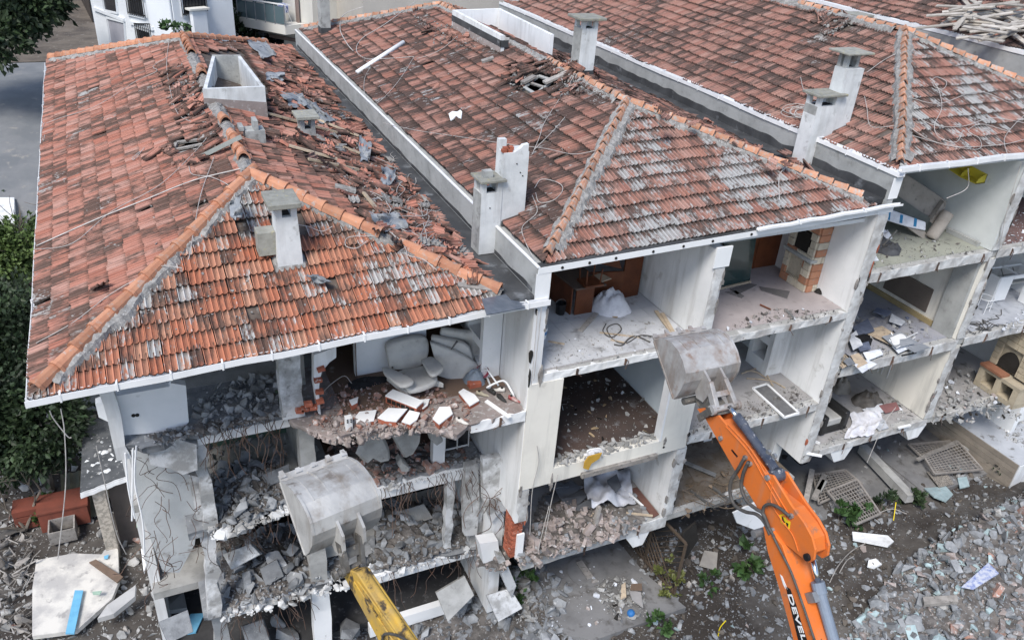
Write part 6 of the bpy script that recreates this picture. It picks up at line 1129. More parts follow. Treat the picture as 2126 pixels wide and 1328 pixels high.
def pile(poly, z, nbig, nsmall, sb, ss, mat, label=None, group=None, cat='rubble chunk', name='concrete_chunk', kinds=range(12), mound=0., stuffname='rubble', smat=None, mats=None, skinds=None, tilt=math.pi):
    """countable pieces as things, the crumbs as one object"""
    cen = np.mean(np.array(poly), axis=0); rmax = max(np.linalg.norm(np.array(p)-cen) for p in poly); zf = z if callable(z) else (lambda q: at_z(*q, z))
    if mound >= .1 and mat in (MRUB, MRUBP, MDUSTB):
        xs_ = [p[0] for p in poly]; ys_ = [p[1] for p in poly]; n_ = 30; keep = {}; bd = MB(); sd = random.uniform(0,90)
        for j in range(n_):
            for i in range(n_):
                q = (min(xs_)+(max(xs_)-min(xs_))*i/(n_-1), min(ys_)+(max(ys_)-min(ys_))*j/(n_-1))
                if inpoly(q, poly):
                    p = zf(q); k = max(0, 1-np.linalg.norm(np.array(q)-cen)/rmax); keep[i,j] = bd.n
                    bd.add([p + V(0,0,.01+mound*.6*k*(.7+.9*noise.noise(Vector((p[0]*1.6,p[1]*1.6,sd)))) + .10*abs(noise.noise(Vector((p[0]*5,p[1]*5,sd)))) + .05*noise.noise(Vector((p[0]*13,p[1]*13,sd))))],[])
        bd.f = [(keep[i,j],keep[i+1,j],keep[i+1,j+1],keep[i,j+1]) for (i,j) in keep if (i+1,j) in keep and (i,j+1) in keep and (i+1,j+1) in keep]
        if bd.f: build(bd,'rubble_bed',MBED,base=zf(cen),recalc=False,kind='stuff')
    def place(s):
        q = rnd_in(poly); p = zf(q); k = max(0, 1-np.linalg.norm(np.array(q)-cen)/rmax); return p + V(0,0,mound*k*random.random() + s*.22)
    for _ in range(nbig):
        s = sb*random.uniform(.6,1.25); m = random.choice(mats) if mats else mat
        o = inst(cmesh(random.choice(list(kinds)), m), name, rmat(place(s), s, tilt)); tag(o, label, cat, group)
    if nsmall:
        kk = list(skinds or kinds)
        L = []
        for _ in range(nsmall):
            s = ss*min(3.2, .34*random.random()**-.62); L.append((random.choice(kk), rmat(place(s), s)))
        b = bulk(TM, L, stuffname, smat or mat, base=(zf(cen)))
        return b
G = 'blocks and lumps of broken concrete'
C1 = 'loose grey lump of broken concrete in the heap on the torn second floor'
MSHARD = M('dusty_shards',(.36,.36,.355),(.23,.23,.225),4,c3=(.20,.19,.18),sc3=6,rnd=.3,bump=.2); MDUSTB = M('brick_rubble',(.31,.16,.12),(.28,.24,.225),6,c3=(.44,.43,.42),sc3=10,lo3=.55,hi3=.65,rnd=.3,bump=.3)
# first house, floor by floor
pile([(392,850),(440,810),(600,765),(606,838),(500,866),(415,885)],-3.34,34,500,.13,.06,MSHARD,'flat grey shard strewn over the left top floor room','tile shards in the left top floor room','shard','tile_shard',range(12,16),.1,skinds=range(16))
pile([(300,905),(400,885),(600,850),(600,866),(420,905),(330,930)],-3.34,10,260,.13,.055,MRUB,'grey lump on the crumbling edge of the left top floor','lumps on the crumbling left edge',mound=.1)
pile([(655,815),(720,790),(900,800),(985,845),(960,885),(860,888),(700,900),(640,885)],-3.34,50,900,.085,.04,MDUSTB,'small piece of red brick strewn over the top floor by the armchair','brick pieces by the armchair','brick piece','brick_piece',list(range(12))+[16],.05,skinds=list(range(12))+[16])
pile([(650,870),(800,850),(960,870),(880,890),(700,905)],-3.34,0,500,.08,.04,MRUBP,mound=.05)
pile([(430,990),(500,960),(590,955),(608,1045),(540,1075),(445,1105)],-6.14,24,900,.17,.075,MRUB,C1,'lumps on the torn second floor, left',mound=.35)
pile([(425,930),(590,890),(600,960),(430,1000)],-6.14,6,160,.16,.06,MSHARD,'grey lump lying at the back of the green walled room','lumps in the green walled room',kinds=range(16))
pile([(672,905),(740,900),(960,930),(975,955),(860,990),(760,1010),(690,960)],-6.14,34,700,.12,.055,MDUSTB,'broken brick or lump in the heap behind the pale bucket','lumps behind the pale bucket','rubble lump','rubble_lump',list(range(12))+[16],.15,mats=[MDUSTB,MRUB],smat=MDUSTB)
pile([(740,975),(1000,930),(1010,950),(800,1005)],-6.14,14,300,.12,.05,MRUB,'grey lump along the torn second floor edge','lumps along the second floor edge')
pile([(450,1130),(560,1090),(700,1110),(720,1190),(600,1240),(470,1270)],-8.94,24,900,.19,.075,MRUB,'grey lump in the heap on the first floor left of the pale bucket','lumps on the first floor, left',mound=.4,kinds=list(range(12))+[13])
pile([(780,1050),(960,1030),(985,1130),(850,1180),(770,1190)],-8.94,22,800,.17,.07,MRUB,'grey lump in the heap on the first floor right of the pale bucket','lumps on the first floor, right',mound=.3)
pile([(985,1130),(1040,1080),(1075,1110),(1050,1190),(990,1180)],-8.6,10,260,.12,.05,MRUBP,'dusty lump wedged beside the broken brick pier','lumps beside the brick pier',mound=.2)
for q, z, s, lab in (((492,880+45),-3.1,.3,None),((842,1075),-8.4,.28,'heart shaped pale slab fragment dangling over the first floor'),((575,1165),-8.5,.42,'big pale block standing in the first floor rubble left of the bucket'),((512,1205),-8.7,.3,'pale angular block at the left end of the first floor rubble'),((612,1200),-8.7,.34,'pale angular block below the bucket on the first floor'),((605,1140),-8.5,.34,'upright pale block next to the bucket cutting edge'),((577,1290),-11.0,.3,'small pale lump in the dark opening below the first floor'),((595,1318),-11.2,.42,'large pale block at the very bottom beside the white column'),((725,1305),-11.0,.6,'biggest grey boulder of concrete at the foot of the yellow arm'),((945,1250),-10.9,.5,'grey boulder leaning in the dark ground floor opening'),((790,1285),-11.1,.4,'grey block right of the yellow arm'),((502,1060),-5.9,.3,'rounded grey lump on top of the left second floor heap'),((640,935),-5.9,.34,'grey slab lump against the column beside the pale bucket')):
    if lab: tag(inst(cmesh(random.randrange(12),MRUB),'concrete_chunk',rmat(at_z(*q,z),s)),lab,'rubble chunk')
gz = lambda q: at_g(*q)
pile([(480,1328),(700,1320),(1000,1190),(1110,1180),(1180,1328),(900,1400),(480,1400)],gz,55,1900,.22,.085,MRUB,'grey block in the rubble bank at the foot of the leftmost house','blocks at the foot of the leftmost house',mound=.25)
pile([(960,1150),(1060,1180),(1120,1260),(1150,1320),(1040,1300),(970,1230)],gz,26,300,.2,.08,MSHARD,'brownish block in the bank left of the concrete terrace','blocks left of the terrace',mound=.5,mats=[MRUB,MWOODG,MCONC])
# second house
pile([(1062,1140),(1100,1100),(1170,1050),(1290,1075),(1330,1100),(1200,1150),(1080,1180)],-7.88,85,700,.11,.05,MRUBP,'dusty pinkish brick in the heap on the first floor of the second house','bricks heaped on the first floor','brick','brick',[16,16,16,2,5,7],.35,mats=[MRUBP,MRUBP,MRUB])
pile([(1170,800),(1360,770),(1370,900),(1160,965)],-5.185,28,420,.1,.032,MPAPER,'small litter scrap on the dark brown floor behind the wide opening','litter on the dark brown floor','litter','litter_scrap',range(12,16),mats=[MPAPER,MSHARD,MDARK,MCARD],smat=bpy.data.materials.get('dark_crumbs') or MSHARD)
pile([(1160,945),(1370,890),(1372,912),(1155,970)],-5.17,10,320,.1,.04,MSHARD,'grey scrap along the sill of the wide opening','scraps along the sill','litter','litter_scrap',range(16))
pile([(1125,775),(1180,700),(1330,660),(1420,680),(1330,735)],-2.505,14,420,.06,.024,MSHARD,'tiny scrap on the white tiled floor','scraps on the white tiles','litter','litter_scrap',range(12,16),mats=[MPAPER,MWOODG])
pile([(1480,690),(1600,640),(1745,645),(1700,660)],-2.505,12,300,.07,.028,MDARK,'dark scrap along the edge of the lino floor','scraps along the lino floor edge','litter','litter_scrap',range(16),mats=[MDARK,MPAPER,MWOODG],smat=M('dark_crumbs',(.10,.09,.085),(.2,.19,.18),5,rnd=.4))
pile([(1430,900),(1450,860),(1560,830),(1640,800),(1700,840)],-5.3,14,520,.08,.03,MSHARD,'scrap on the floor behind the orange arm tip','scraps behind the orange arm tip','litter','litter_scrap',range(16),smat=bpy.data.materials['dark_crumbs'])
pile([(1400,1080),(1420,1000),(1560,960),(1640,990),(1600,1040)],-7.88,20,500,.1,.045,M('brown_litter',(.16,.11,.07),(.24,.2,.16),5,rnd=.4),'brown scrap among the dry branches','scraps among the branches','litter','litter_scrap',list(range(12,16))+[17],.1,skinds=list(range(12,16))+[17]*8)
pile([(1100,1090),(1120,1030),(1300,990),(1350,1080),(1300,1110)],-7.88,16,400,.1,.045,MRUB,'grey crumb of rubble around the plastic sheet','rubble around the plastic sheet',mound=.1)
# third house
pile([(1792,570),(1810,500),(1880,480),(2040,520)],-1.49,14,520,.08,.03,MSHARD,'small scrap on the olive floor','scraps on the olive floor','litter','litter_scrap',range(16),smat=bpy.data.materials['dark_crumbs'],skinds=list(range(12,16))+[17]*4)
pile([(1740,765),(1780,660),(1840,630),(1960,710)],-4.265,40,700,.1,.035,MPAPER,'pale scrap on the blue grey floor','scraps on the blue grey floor','litter','litter_scrap',range(12,16),mats=[MPAPER,MSHARD,bpy.data.materials['blue_grey_sheet']],smat=MSHARD)
pile([(1690,935),(1760,880),(1850,800),(1905,870)],-7.085,26,560,.1,.035,MPAPER,'scrap on the floor around the black armchair','scraps around the black armchair','litter','litter_scrap',range(12,16),mats=[MPAPER,MSHARD,MDARK],smat=MSHARD)
pile([(1935,880),(1960,800),(2010,750),(2100,850),(2126,870),(2000,880)],-7.085,36,600,.11,.045,MSHARD,'scrap in the litter before the tan stone hearth','litter before the stone hearth','litter','litter_scrap',range(16),.1,mats=[MSHARD,MDARK,MRUBP,MPAPER])
pile([(2060,690),(2126,640),(2126,690)],-4.265,6,120,.07,.03,MPAPER,'scrap on the speckled kitchen floor','scraps on the kitchen floor','litter','litter_scrap',range(12,16)); pile([(2080,510),(2126,420),(2126,510)],-1.49,6,90,.07,.03,MPAPER,'scrap on the maroon floor','scraps on the maroon floor','litter','litter_scrap',range(12,16))
random.seed(77)
pile([(432,1090),(520,1070),(604,1036),(606,1064),(520,1098),(440,1124)],-6.22,0,420,.1,.07,MBROK,stuffname='crumbling_edge'); pile([(450,1262),(560,1235),(700,1196),(985,1122),(990,1146),(700,1232),(560,1268),(462,1292)],-9.03,0,520,.1,.065,MBROK,stuffname='crumbling_edge'); pile([(790,1000),(985,945),(1000,962),(800,1025)],-6.2,0,260,.1,.05,MBROK,stuffname='crumbling_edge')
pile([(620,868),(700,905),(860,888),(960,892),(955,902),(860,900),(720,925),(640,905)],-3.44,0,420,.1,.05,MRUBP,stuffname='crumbling_edge')
for k,(q,y,tl,lab) in enumerate((([(462,1150),(520,1128),(540,1150),(480,1182)],2.6,.5,'tilted grey slab piece at the left of the first floor heap'),([(540,1180),(575,1160),(590,1195),(552,1215)],2.3,.4,'tilted pale slab piece in the middle of the first floor heap'),([(650,1120),(700,1108),(712,1150),(668,1160)],2.4,-.4,'slab piece leaning behind the bucket ears'),([(450,1010),(490,985),(512,1000),(478,1036)],2.9,.5,'slab piece lying in the back left of the second floor heap'),([(545,985),(600,962),(604,990),(560,1008)],2.6,.4,'slab piece near the column on the second floor heap'),([(830,1060),(880,1045),(900,1075),(850,1092)],3.0,.5,'slab piece right of the bucket on the first floor'),([(880,1120),(930,1105),(945,1140),(895,1150)],2.1,.3,'slab piece at the right front of the first floor heap'),([(500,1300),(545,1285),(560,1330),(512,1340)],2.2,.3,'slab piece leaning in the lowest left opening'),([(905,1230),(965,1195),(985,1235),(930,1290)],1.3,.2,'big pale slab leaning against the low white beam'),([(1010,1235),(1060,1220),(1085,1262),(1035,1290)],.6,.5,'slab piece on the rubble bank near the terrace'),([(330,1290),(390,1265),(402,1310),(350,1335)],1.2,.6,'grey slab piece at the foot of the torn left corner'))):
    p0 = at_y(*np.mean(np.array(q),axis=0),y); m = MB(); nn_ = unit(V(random.gauss(0,.25),-1,tl+.5)); m.prism(onp(q,p0,nn_),-nn_*.14); solo(m,'slab_piece',[MBROK,MRUB,MCONC][k%3],lab,'slab piece',bevel=.01)
# yard: big heap lower right, soil with crumbs, left yard
MCYAN = M('pale_cyan_plaster',(.36,.46,.48),(.28,.37,.39),5,c3=(.3,.32,.33),sc3=9,rnd=.2,bump=.2)
heap = [(1740,1340),(1800,1270),(1850,1190),(1930,1130),(2000,1090),(2060,1060),(2140,1010),(2140,1340)]
pile(heap,gz,105,3000,.22,.06,MRUB,'grey or pale blue block in the rubble heap at the lower right','blocks in the lower right heap',name='rubble_block',kinds=list(range(12))+[13,14,16],mound=.35,mats=[MRUB,MRUB,MRUB,MCYAN,MRUBP,MSHARD,MRUB,MDUSTB])
pile(heap,gz,0,380,.1,.11,MRUB,stuffname='larger_rubble',mound=.35); pile(heap,gz,0,700,.1,.06,MCYAN,stuffname='pale_blue_crumbs',mound=.25,skinds=range(16)); pile(heap,gz,0,900,.1,.06,MRUBP,stuffname='brick_crumbs',mound=.25,skinds=list(range(12))+[16])
yard = [(1100,1340),(1330,1180),(1400,1100),(1700,1060),(1960,960),(2126,940),(2126,1060),(1900,1120),(1760,1330)]
pile(yard,gz,70,3200,.13,.05,MSHARD,'small stone lying on the dark soil of the yard','stones on the yard soil','stone','yard_stone',range(16),mats=[MRUB,MSHARD,MCYAN,MRUBP],smat=MRUB); pile(yard,gz,0,2200,.1,.05,M('soil_clods',(.085,.072,.06),(.12,.105,.09),5,rnd=.4),stuffname='soil_clods')
foot = [(1100,1185),(1250,1150),(1390,1105),(1560,1085),(1700,1080),(1690,1200),(1560,1240),(1420,1230),(1330,1300),(1120,1330)]
pile(foot,gz,34,1500,.15,.06,MSHARD,'piece of debris on the ground under the second house','debris under the second house','debris','debris_piece',list(range(16))+[17],mats=[MSHARD,MRUB,MWOODG,MCONC],smat=MRUB); pile([(1090,1200),(1130,1180),(1180,1230),(1160,1320),(1100,1328)],gz,12,500,.2,.08,MRUB,'grey block at the left edge of the terrace','blocks at the terrace edge',mound=.3)
pile([(1700,930),(1860,900),(2090,900),(2090,990),(1900,1010),(1720,1080)],gz,34,1100,.13,.045,MSHARD,'scrap between the rusty grids below the third house','scraps between the grids','litter','litter_scrap',range(16),mats=[MSHARD,MCYAN,MWOODG])
left = [(-40,1340),(-40,900),(120,850),(250,980),(300,1120),(470,1200),(480,1340)]
pile(left,gz,50,2300,.2,.07,MSHARD,'grey or brown block in the yard left of the torn house','blocks in the left yard',kinds=list(range(16))+[17,17],mats=[MSHARD,MRUB,MWOODG,MDUSTB,MWOODG])
pile([(-20,1340),(-20,1100),(70,1080),(80,1340)],gz,50,300,.3,.1,MWOODG,'weathered grey board in the dark pile at the far left','boards in the far left pile','board','board',[17,17,13],.5,mats=[MWOODG,M('dark_wood',(.12,.11,.10),(.08,.075,.07),5,rnd=.3)])
pile([(180,900),(250,890),(262,965),(175,1000)],lambda q: at_z(*q,-8.95),26,160,.12,.05,MPLAS,'white lump lying on the dark porch roof','white lumps on the porch roof',mats=[MPLAS,MSHARD])
# single notable pieces on the yards
MSKY = M('sky_blue_paint',(.16,.42,.62),(.13,.36,.55),4,rnd=0,rough=.5)
def slab(q, zz, th, mat, label, cat, name='slab', base=None):
    m = MB(); m.prism([at_g(*p)+V(0,0,zz) for p in q],(0,0,th)); return solo(m,name,mat,label,cat)
s_ = slab([(82,1182),(158,1168),(216,1170),(236,1145),(250,1160),(252,1225),(238,1262),(165,1328),(74,1340),(74,1240)],.25,.14,M('chipped_white_slab',(.62,.60,.56),(.42,.41,.40),1.4,.42,.6,c3=(.33,.32,.31),sc3=3,rnd=0,bump=.3),'large chipped white slab lying flat in the left yard','slab')
slab([(192,1192),(206,1186),(262,1222),(250,1234)],.45,.05,M('brown_laminate',(.17,.12,.09),(.14,.10,.075),3,rnd=0),'brown laminate board lying on the large white slab','board','board'); slab([(163,1250),(180,1250),(162,1340),(144,1340)],.45,.04,MSKY,'long sky blue plank lying on the large white slab','plank','plank'); slab([(380,1328),(402,1302),(430,1300),(412,1340),(384,1345)],.5,.05,MSKY,'short sky blue board at the bottom edge beside the white slabs','board','board')
slab([(222,1178),(232,1174),(230,1182),(223,1184)],.45,.02,MSKY,'tiny sky blue chip on the large white slab','chip','chip')
slab([(212,1318),(232,1290),(290,1248),(288,1272),(245,1308)],.5,.16,M('grey_slab',(.42,.42,.42),(.34,.34,.34),2,rnd=0,bump=.3),'tilted grey wall slab with a brick edge right of the large white slab','slab'); slab([(320,1262),(375,1245),(388,1262),(395,1295),(345,1302)],.5,.15,bpy.data.materials['grey_slab'],'flat grey slab beside the leaning wall foot','slab')
slab([(302,1180),(330,1165),(334,1190),(318,1192),(308,1228)],.7,.1,MPLAS,'white torn slab propped below the leaning wall','slab'); MJADE = M('pale_green_board',(.32,.44,.36),(.26,.37,.30),3,rnd=0)
slab([(296,1128),(310,1120),(312,1150),(298,1158)],1.2,.03,MJADE,'pale green board stuck at the foot of the leaning wall','board','board'); slab([(198,1252),(218,1250),(214,1258),(200,1258)],.45,.02,MJADE,'small pale green chip on the large white slab','chip','chip')
slab([(1460,1150),(1488,1155),(1485,1190),(1450,1180)],.12,.05,M('beige_panel',(.36,.34,.31),(.3,.28,.26),3,rnd=0),'square beige panel lying on the soil below the orange arm','panel','panel'); slab([(1766,1112),(1840,1120),(1852,1132),(1840,1142),(1768,1128)],.12,.06,MPLAS,'long white plank lying on the soil right of the orange boom','plank','plank'); slab([(1915,1022),(1960,1018),(1975,1035),(1960,1050),(1935,1040)],.15,.04,MCYAN,'pale cyan sheet on the debris below the big grid','sheet','sheet'); slab([(1800,1170),(1815,1166),(1828,1178),(1812,1186),(1798,1182)],.1,.05,MPLAS,'white stone slab on dark soil right of the boom','slab','slab')
slab([(1905,1262),(1975,1258),(1978,1272),(1908,1278)],.35,.1,MWOODG,'grey timber lying on the lower right heap','timber','timber'); slab([(1985,1240),(2040,1190),(2062,1212),(2010,1245)],.4,.03,M('blue_white_wrapper',(.55,.58,.66),(.18,.24,.5),9,rnd=0),'blue and white wrapper crumpled on the lower right heap','wrapper','wrapper'); slab([(1985,998),(2004,995),(2010,1015),(1990,1020)],.1,.04,MCYAN,'light cyan tile near the big grid corner','tile','tile')
slab([(1920,990),(1955,983),(1975,1015),(1945,1022)],.2,.03,M('perforated_sheet',(.34,.31,.27),(.12,.11,.10),40,.48,.52,rnd=0),'brown perforated sheet leaning at the grid corner','sheet','sheet')
# hanging steel
def rebar(p, L, dx, dy, lab='thin bent steel bar hanging from the torn slab edges', grp='steel bars hanging from the slab edges', r=.0065):
    P3 = [np.array(p)+V(0,.12,.01), np.array(p)]; 
    for k in range(4): P3.append(P3[-1] + V(dx/4+random.gauss(0,.05), dy/4+random.gauss(0,.03), -L/4*random.uniform(.7,1.2)))
    s = MB(); s.tube(smooth_path(P3,3),r,4); tag(build(s,'rebar',MREB),lab,'steel bar',grp)
for x0, x1, y, z, n, L in ((-6.4,-4.7,1.5,-3.4,34,1.0),(-3.2,-.3,1.68,-6.2,40,.9),(-6.6,-4.6,1.85,-6.2,30,.9),(-6.5,-4.4,1.85,-9.0,28,.9),(-3.2,-.2,1.62,-9.0,22,.8),(-1.4,-.3,1.4,-6.1,8,.7)):
    for _ in range(n): rebar((random.uniform(x0,x1),y-random.uniform(0,.08),z),L*random.uniform(.4,1.4),random.gauss(0,.15),random.gauss(-.08,.1))
for _ in range(30):
    p = at_y(random.uniform(290,420),random.uniform(940,1180),1.5+random.random()*.6); P3 = [p]
    for k in range(4): P3.append(P3[-1]+V(random.gauss(0,.14),random.gauss(0,.1),random.gauss(-.2,.12)))
    s = MB(); s.tube(smooth_path(P3,4),.0065,4); tag(build(s,'rebar',MREB),'tangled steel bar sticking out around the grey leaning wall','steel bar','tangled bars around the leaning wall')
for _ in range(18):
    p = at_y(random.uniform(975,1085),random.uniform(960,1060),.8); P3 = [p]
    for k in range(3): P3.append(P3[-1]+V(random.gauss(0,.15),random.gauss(-.05,.06),random.gauss(-.2,.12)))
    s = MB(); s.tube(smooth_path(P3,4),.009,4); tag(build(s,'rebar',MREB),'bent steel bar sticking out by the broken brick pier','steel bar','bars by the brick pier')
for k,(q,y) in enumerate((([(283,925),(280,1000),(296,1080),(300,1150)],1.4),([(260,940),(266,1010),(280,1075)],1.5),([(276,930),(274,1080)],1.5))): s = MB(); s.tube(smooth_path([at_y(*p,y) for p in q],5),.02,6); solo(s,'white_conduit',MPVC,['longest white conduit hanging at the torn left corner','curved white conduit left of the longest one','straight white conduit at the torn left corner'][k],'conduit')
for k,(q,y) in enumerate((([(103,852),(112,870),(140,905),(148,908)],.0),([(126,848),(134,900),(136,1010),(120,1160)],.0),([(200,925),(215,990),(240,1100),(262,1150)],1.3),([(1124,640),(1118,700),(1108,790)],-.15),([(1116,645),(1110,720),(1103,800)],-.12),([(1140,1050),(1120,1130),(1112,1180)],-.1),([(1115,925),(1118,960),(1105,1020),(1100,1110)],-.1),([(1158,985),(1145,1040),(1130,1120)],-.12),([(2010,350),(2008,390),(1965,412)],-.1),([(2120,340),(2090,440),(2075,520)],-.1),([(1860,845),(1835,880),(1800,960)],-.6))):
    s = MB(); s.tube(smooth_path([at_y(*p,y) for p in q],6),.009,5); solo(s,'hanging_cable',MWIRE,['short cable hanging off the left end of the gutter','long cable dropping from the gutter into the left yard','cable hanging in front of the dark porch roof','right one of two cables down the end of the party wall','left one of two cables down the end of the party wall','cable hanging below the brick heap to the terrace','wavy cable beside the broken brick pier','cable hanging across the brick heap','cable hanging under the yellow shelf','cable drooping down the grey wall at the right edge','cable loop below the first floor of the third house'][k],'cable')
# roof cables, laid on the tiles
def roofcable(face, q, label, r=.0075, h=.115, mat=None, k=6):
    s = MB(); s.tube(smooth_path([face.hit(*p, h) for p in q],k),r,5); solo(s,'roof_cable',mat or MWIRE,label,'cable')
L1, F1_, R1 = S1['left'], S1['front'], S1['right']; L2, F2_, R2 = S2['left'], S2['front'], S2['right']; L3, F3_, R3 = S3['left'], S3['front'], S3['right']
roofcable(L1,[(352,78),(346,130),(352,180),(366,230),(390,250),(428,254)],'white cable running down beside the ridge from the rear edge of the orange roof')
roofcable(L1,[(96,256),(125,245),(200,220),(280,170),(325,148),(318,138),(345,120)],'white cable crossing the rear of the orange roof slope')
roofcable(L1,[(70,518),(150,505),(230,440),(330,385),(400,320),(440,275),(470,255)],'longest white cable rising across the orange roof slope'); roofcable(L1,[(76,510),(200,455),(300,415),(400,375),(500,350)],'pinkish cable below the longest one on the orange roof slope',.014)
roofcable(L1,[(75,712),(150,670),(230,610),(300,570),(335,552),(378,556)],'cable lying across the lower left of the orange slope onto the hip'); roofcable(L1,[(392,538),(404,470),(418,400),(445,325)],'cable running up beside the long hip of the orange roof'); roofcable(L1,[(92,255),(86,275),(90,292),(93,280)],'small cable loop over the left gutter'); roofcable(L1,[(300,306),(280,330),(275,328),(290,315)],'short cable piece left of the roof hole')
roofcable(L1,[(392,345),(400,362),(440,368),(480,390),(492,430)],'cable curling across the top of the orange hip'); roofcable(F1_,[(612,466),(640,470),(668,480),(690,470)],'cable looped beside the front chimney'); roofcable(F1_,[(782,490),(725,492),(718,510),(740,515),(762,500)],'cable loop on the front tiles near the right hip')
random.seed(21)
for k in range(16):
    q = rnd_in([(690,300),(800,330),(960,520),(900,540),(760,440)]); P3 = [q]
    for _ in range(6): P3.append((P3[-1][0]+random.gauss(6,18), P3[-1][1]+random.gauss(4,12)))
    roofcable(R1,P3,'tangled white wire on the broken slope beside the valley',.008,.14)if k else roofcable(R1,P3,'tangled white wire on the broken slope beside the valley',.008,.14)
for o in SC.objects:
    if o.get('label') == 'tangled white wire on the broken slope beside the valley': o['group'] = 'tangled wires on the broken slope'
roofcable(L2,[(755,14),(715,30),(706,60),(720,90),(733,106)],'thick white cable curving at the rear corner of the brown roof',.015); roofcable(L2,[(862,4),(800,50),(752,80),(740,105),(760,122),(800,122),(860,118)],'thick white cable looped around the white pipe',.013); roofcable(L2,[(860,118),(830,165),(800,200),(782,215)],'thin cable running down from the pipe loop'); roofcable(L2,[(772,135),(758,160),(756,190),(765,205)],'thin cable below the lower end of the white pipe'); roofcable(L2,[(795,255),(860,270),(960,285),(1060,300),(1130,308),(1190,320),(1240,312)],'long cable crossing the brown roof to the stepped chimney'); roofcable(L2,[(1196,152),(1165,200),(1130,255),(1120,285),(1105,320)],'cable running from the ridge to the stepped chimney'); roofcable(L2,[(1176,240),(1150,270),(1110,310)],'short cable beside the one from the ridge'); roofcable(L2,[(1110,390),(1125,372),(1160,380),(1168,395),(1150,415),(1120,420),(1112,400)],'cable loop beside the hip near the stepped chimney'); roofcable(L2,[(1105,405),(1115,440),(1085,470),(1090,500),(1110,540)],'cable hanging over the front corner of the brown roof'); roofcable(L2,[(950,75),(920,100),(890,115),(865,122)],'straight cable from the parapet box down the slope')
roofcable(F2_,[(1635,345),(1618,365),(1618,415)],'single wire curving on the striped front tiles',.012); roofcable(F3_,[(1935,165),(1950,190),(1955,225),(1940,260),(1950,285),(1985,295),(2000,270)],'cable looping down the pinkish front slope'); roofcable(F3_,[(1890,235),(1940,260),(2000,262),(2060,245),(2126,255)],'long cable along the pinkish front slope'); roofcable(F3_,[(1890,280),(1960,300),(2030,310),(2034,288),(2010,272),(2040,258),(2100,275)],'wavy cable near the eave of the pinkish front slope'); roofcable(F3_,[(1880,200),(1950,215),(2030,190),(2100,215)],'upper cable across the pinkish front slope'); roofcable(F3_,[(1932,168),(1945,160),(1965,170),(1958,185),(1940,180),(1936,170)],'small coil high on the pinkish front slope'); roofcable(F3_,[(2095,330),(2085,290),(2105,260),(2126,240)],'cable dropping over the gutter at the right edge'); roofcable(F3_,[(1885,262),(1930,290),(1990,305),(2080,300),(2126,290)],'lowest cable along the pinkish front slope')
random.seed(5)
for k in range(6):
    c = (1665+random.gauss(0,10), 232+random.gauss(0,5)); t0 = random.random()*6; roofcable(L3,[(c[0]+(24+5*random.random())*math.cos(t0+i*.9), c[1]+11*math.sin(t0+i*.9)) for i in range(8)],'white wire in the coil left of the twin chimney',.009)
for o in SC.objects:
    if o.get('label') == 'white wire in the coil left of the twin chimney': o['group'] = 'coiled wires on the pinkish roof'
roofcable(L3,[(1795,200),(1800,225),(1808,262),(1850,262),(1880,258)],'cable from the twin chimney over the hip'); roofcable(L3,[(1662,160),(1668,185),(1680,200),(1695,208)],'short cable left of the twin chimney cap'); roofcable(L3,[(1800,150),(1835,125),(1860,112)],'cable rising from the twin chimney to the hip')
# white pipe, plate, planks, membranes and broken tiles on the roofs
s = MB(); s.tube([L2.hit(741,151,.12),L2.hit(838,88,.14)],.075,12); solo(s,'plastic_pipe',MPVC,'white plastic pipe lying on the brown roof','pipe',smooth=True)
s = MB(); s.prism([L2.hit(*q,.1) for q in [(932,238),(940,233),(950,234),(956,230),(960,234),(958,248),(952,246),(948,242),(942,248),(936,252)]],L2.n*.03); solo(s,'white_scrap',MPVC,'ragged white scrap lying alone on the brown roof','scrap')
s = MB(); s.tube([R2.hit(1248,132,.1),R2.hit(1278,136,.1)],.06,10); solo(s,'short_pipe',MPVC,'short white pipe in the valley right of the tall chimney','pipe',smooth=True)
def lying(face, a, b, w, th, mat, label, name, cat, h=.08, group=None):
    a, b = face.hit(*a,h), face.hit(*b,h); s = MB(); s.beam(a,b,w,th,face.n); return solo(s,name,mat,label,cat,group)
for k,(a,b) in enumerate((((545,232),(700,275)),((660,248),(745,282)),((600,302),(700,330)),((640,330),(745,352)),((755,400),(800,455)),((700,300),(748,318)))): lying(R1,a,b,.07,.05,MWOOD,['longest pale batten across the broken orange slope','pale batten right of the small vent','batten left of the small vent base','batten below the small vent','batten lying steeply near the valley','short batten right of the small vent'][k],'batten','batten',.16)
lying(F1_,(950,592),(1040,604),.1,.08,MWOODG,'weathered grey batten at the right hip foot','batten','batten',.1)
m = MB(); m.obox(L1.hit(456,306,.22), unit(L1.hit(480,292,.3)-L1.hit(432,316,.2))*.36, L1.v*.2, L1.n*.05); solo(m,'loose_cap_slab',M('pale_green_concrete',(.42,.46,.44),(.34,.38,.36),4,rnd=0),'loose concrete cap slab lying on the ridge near the roof hole','cap slab')
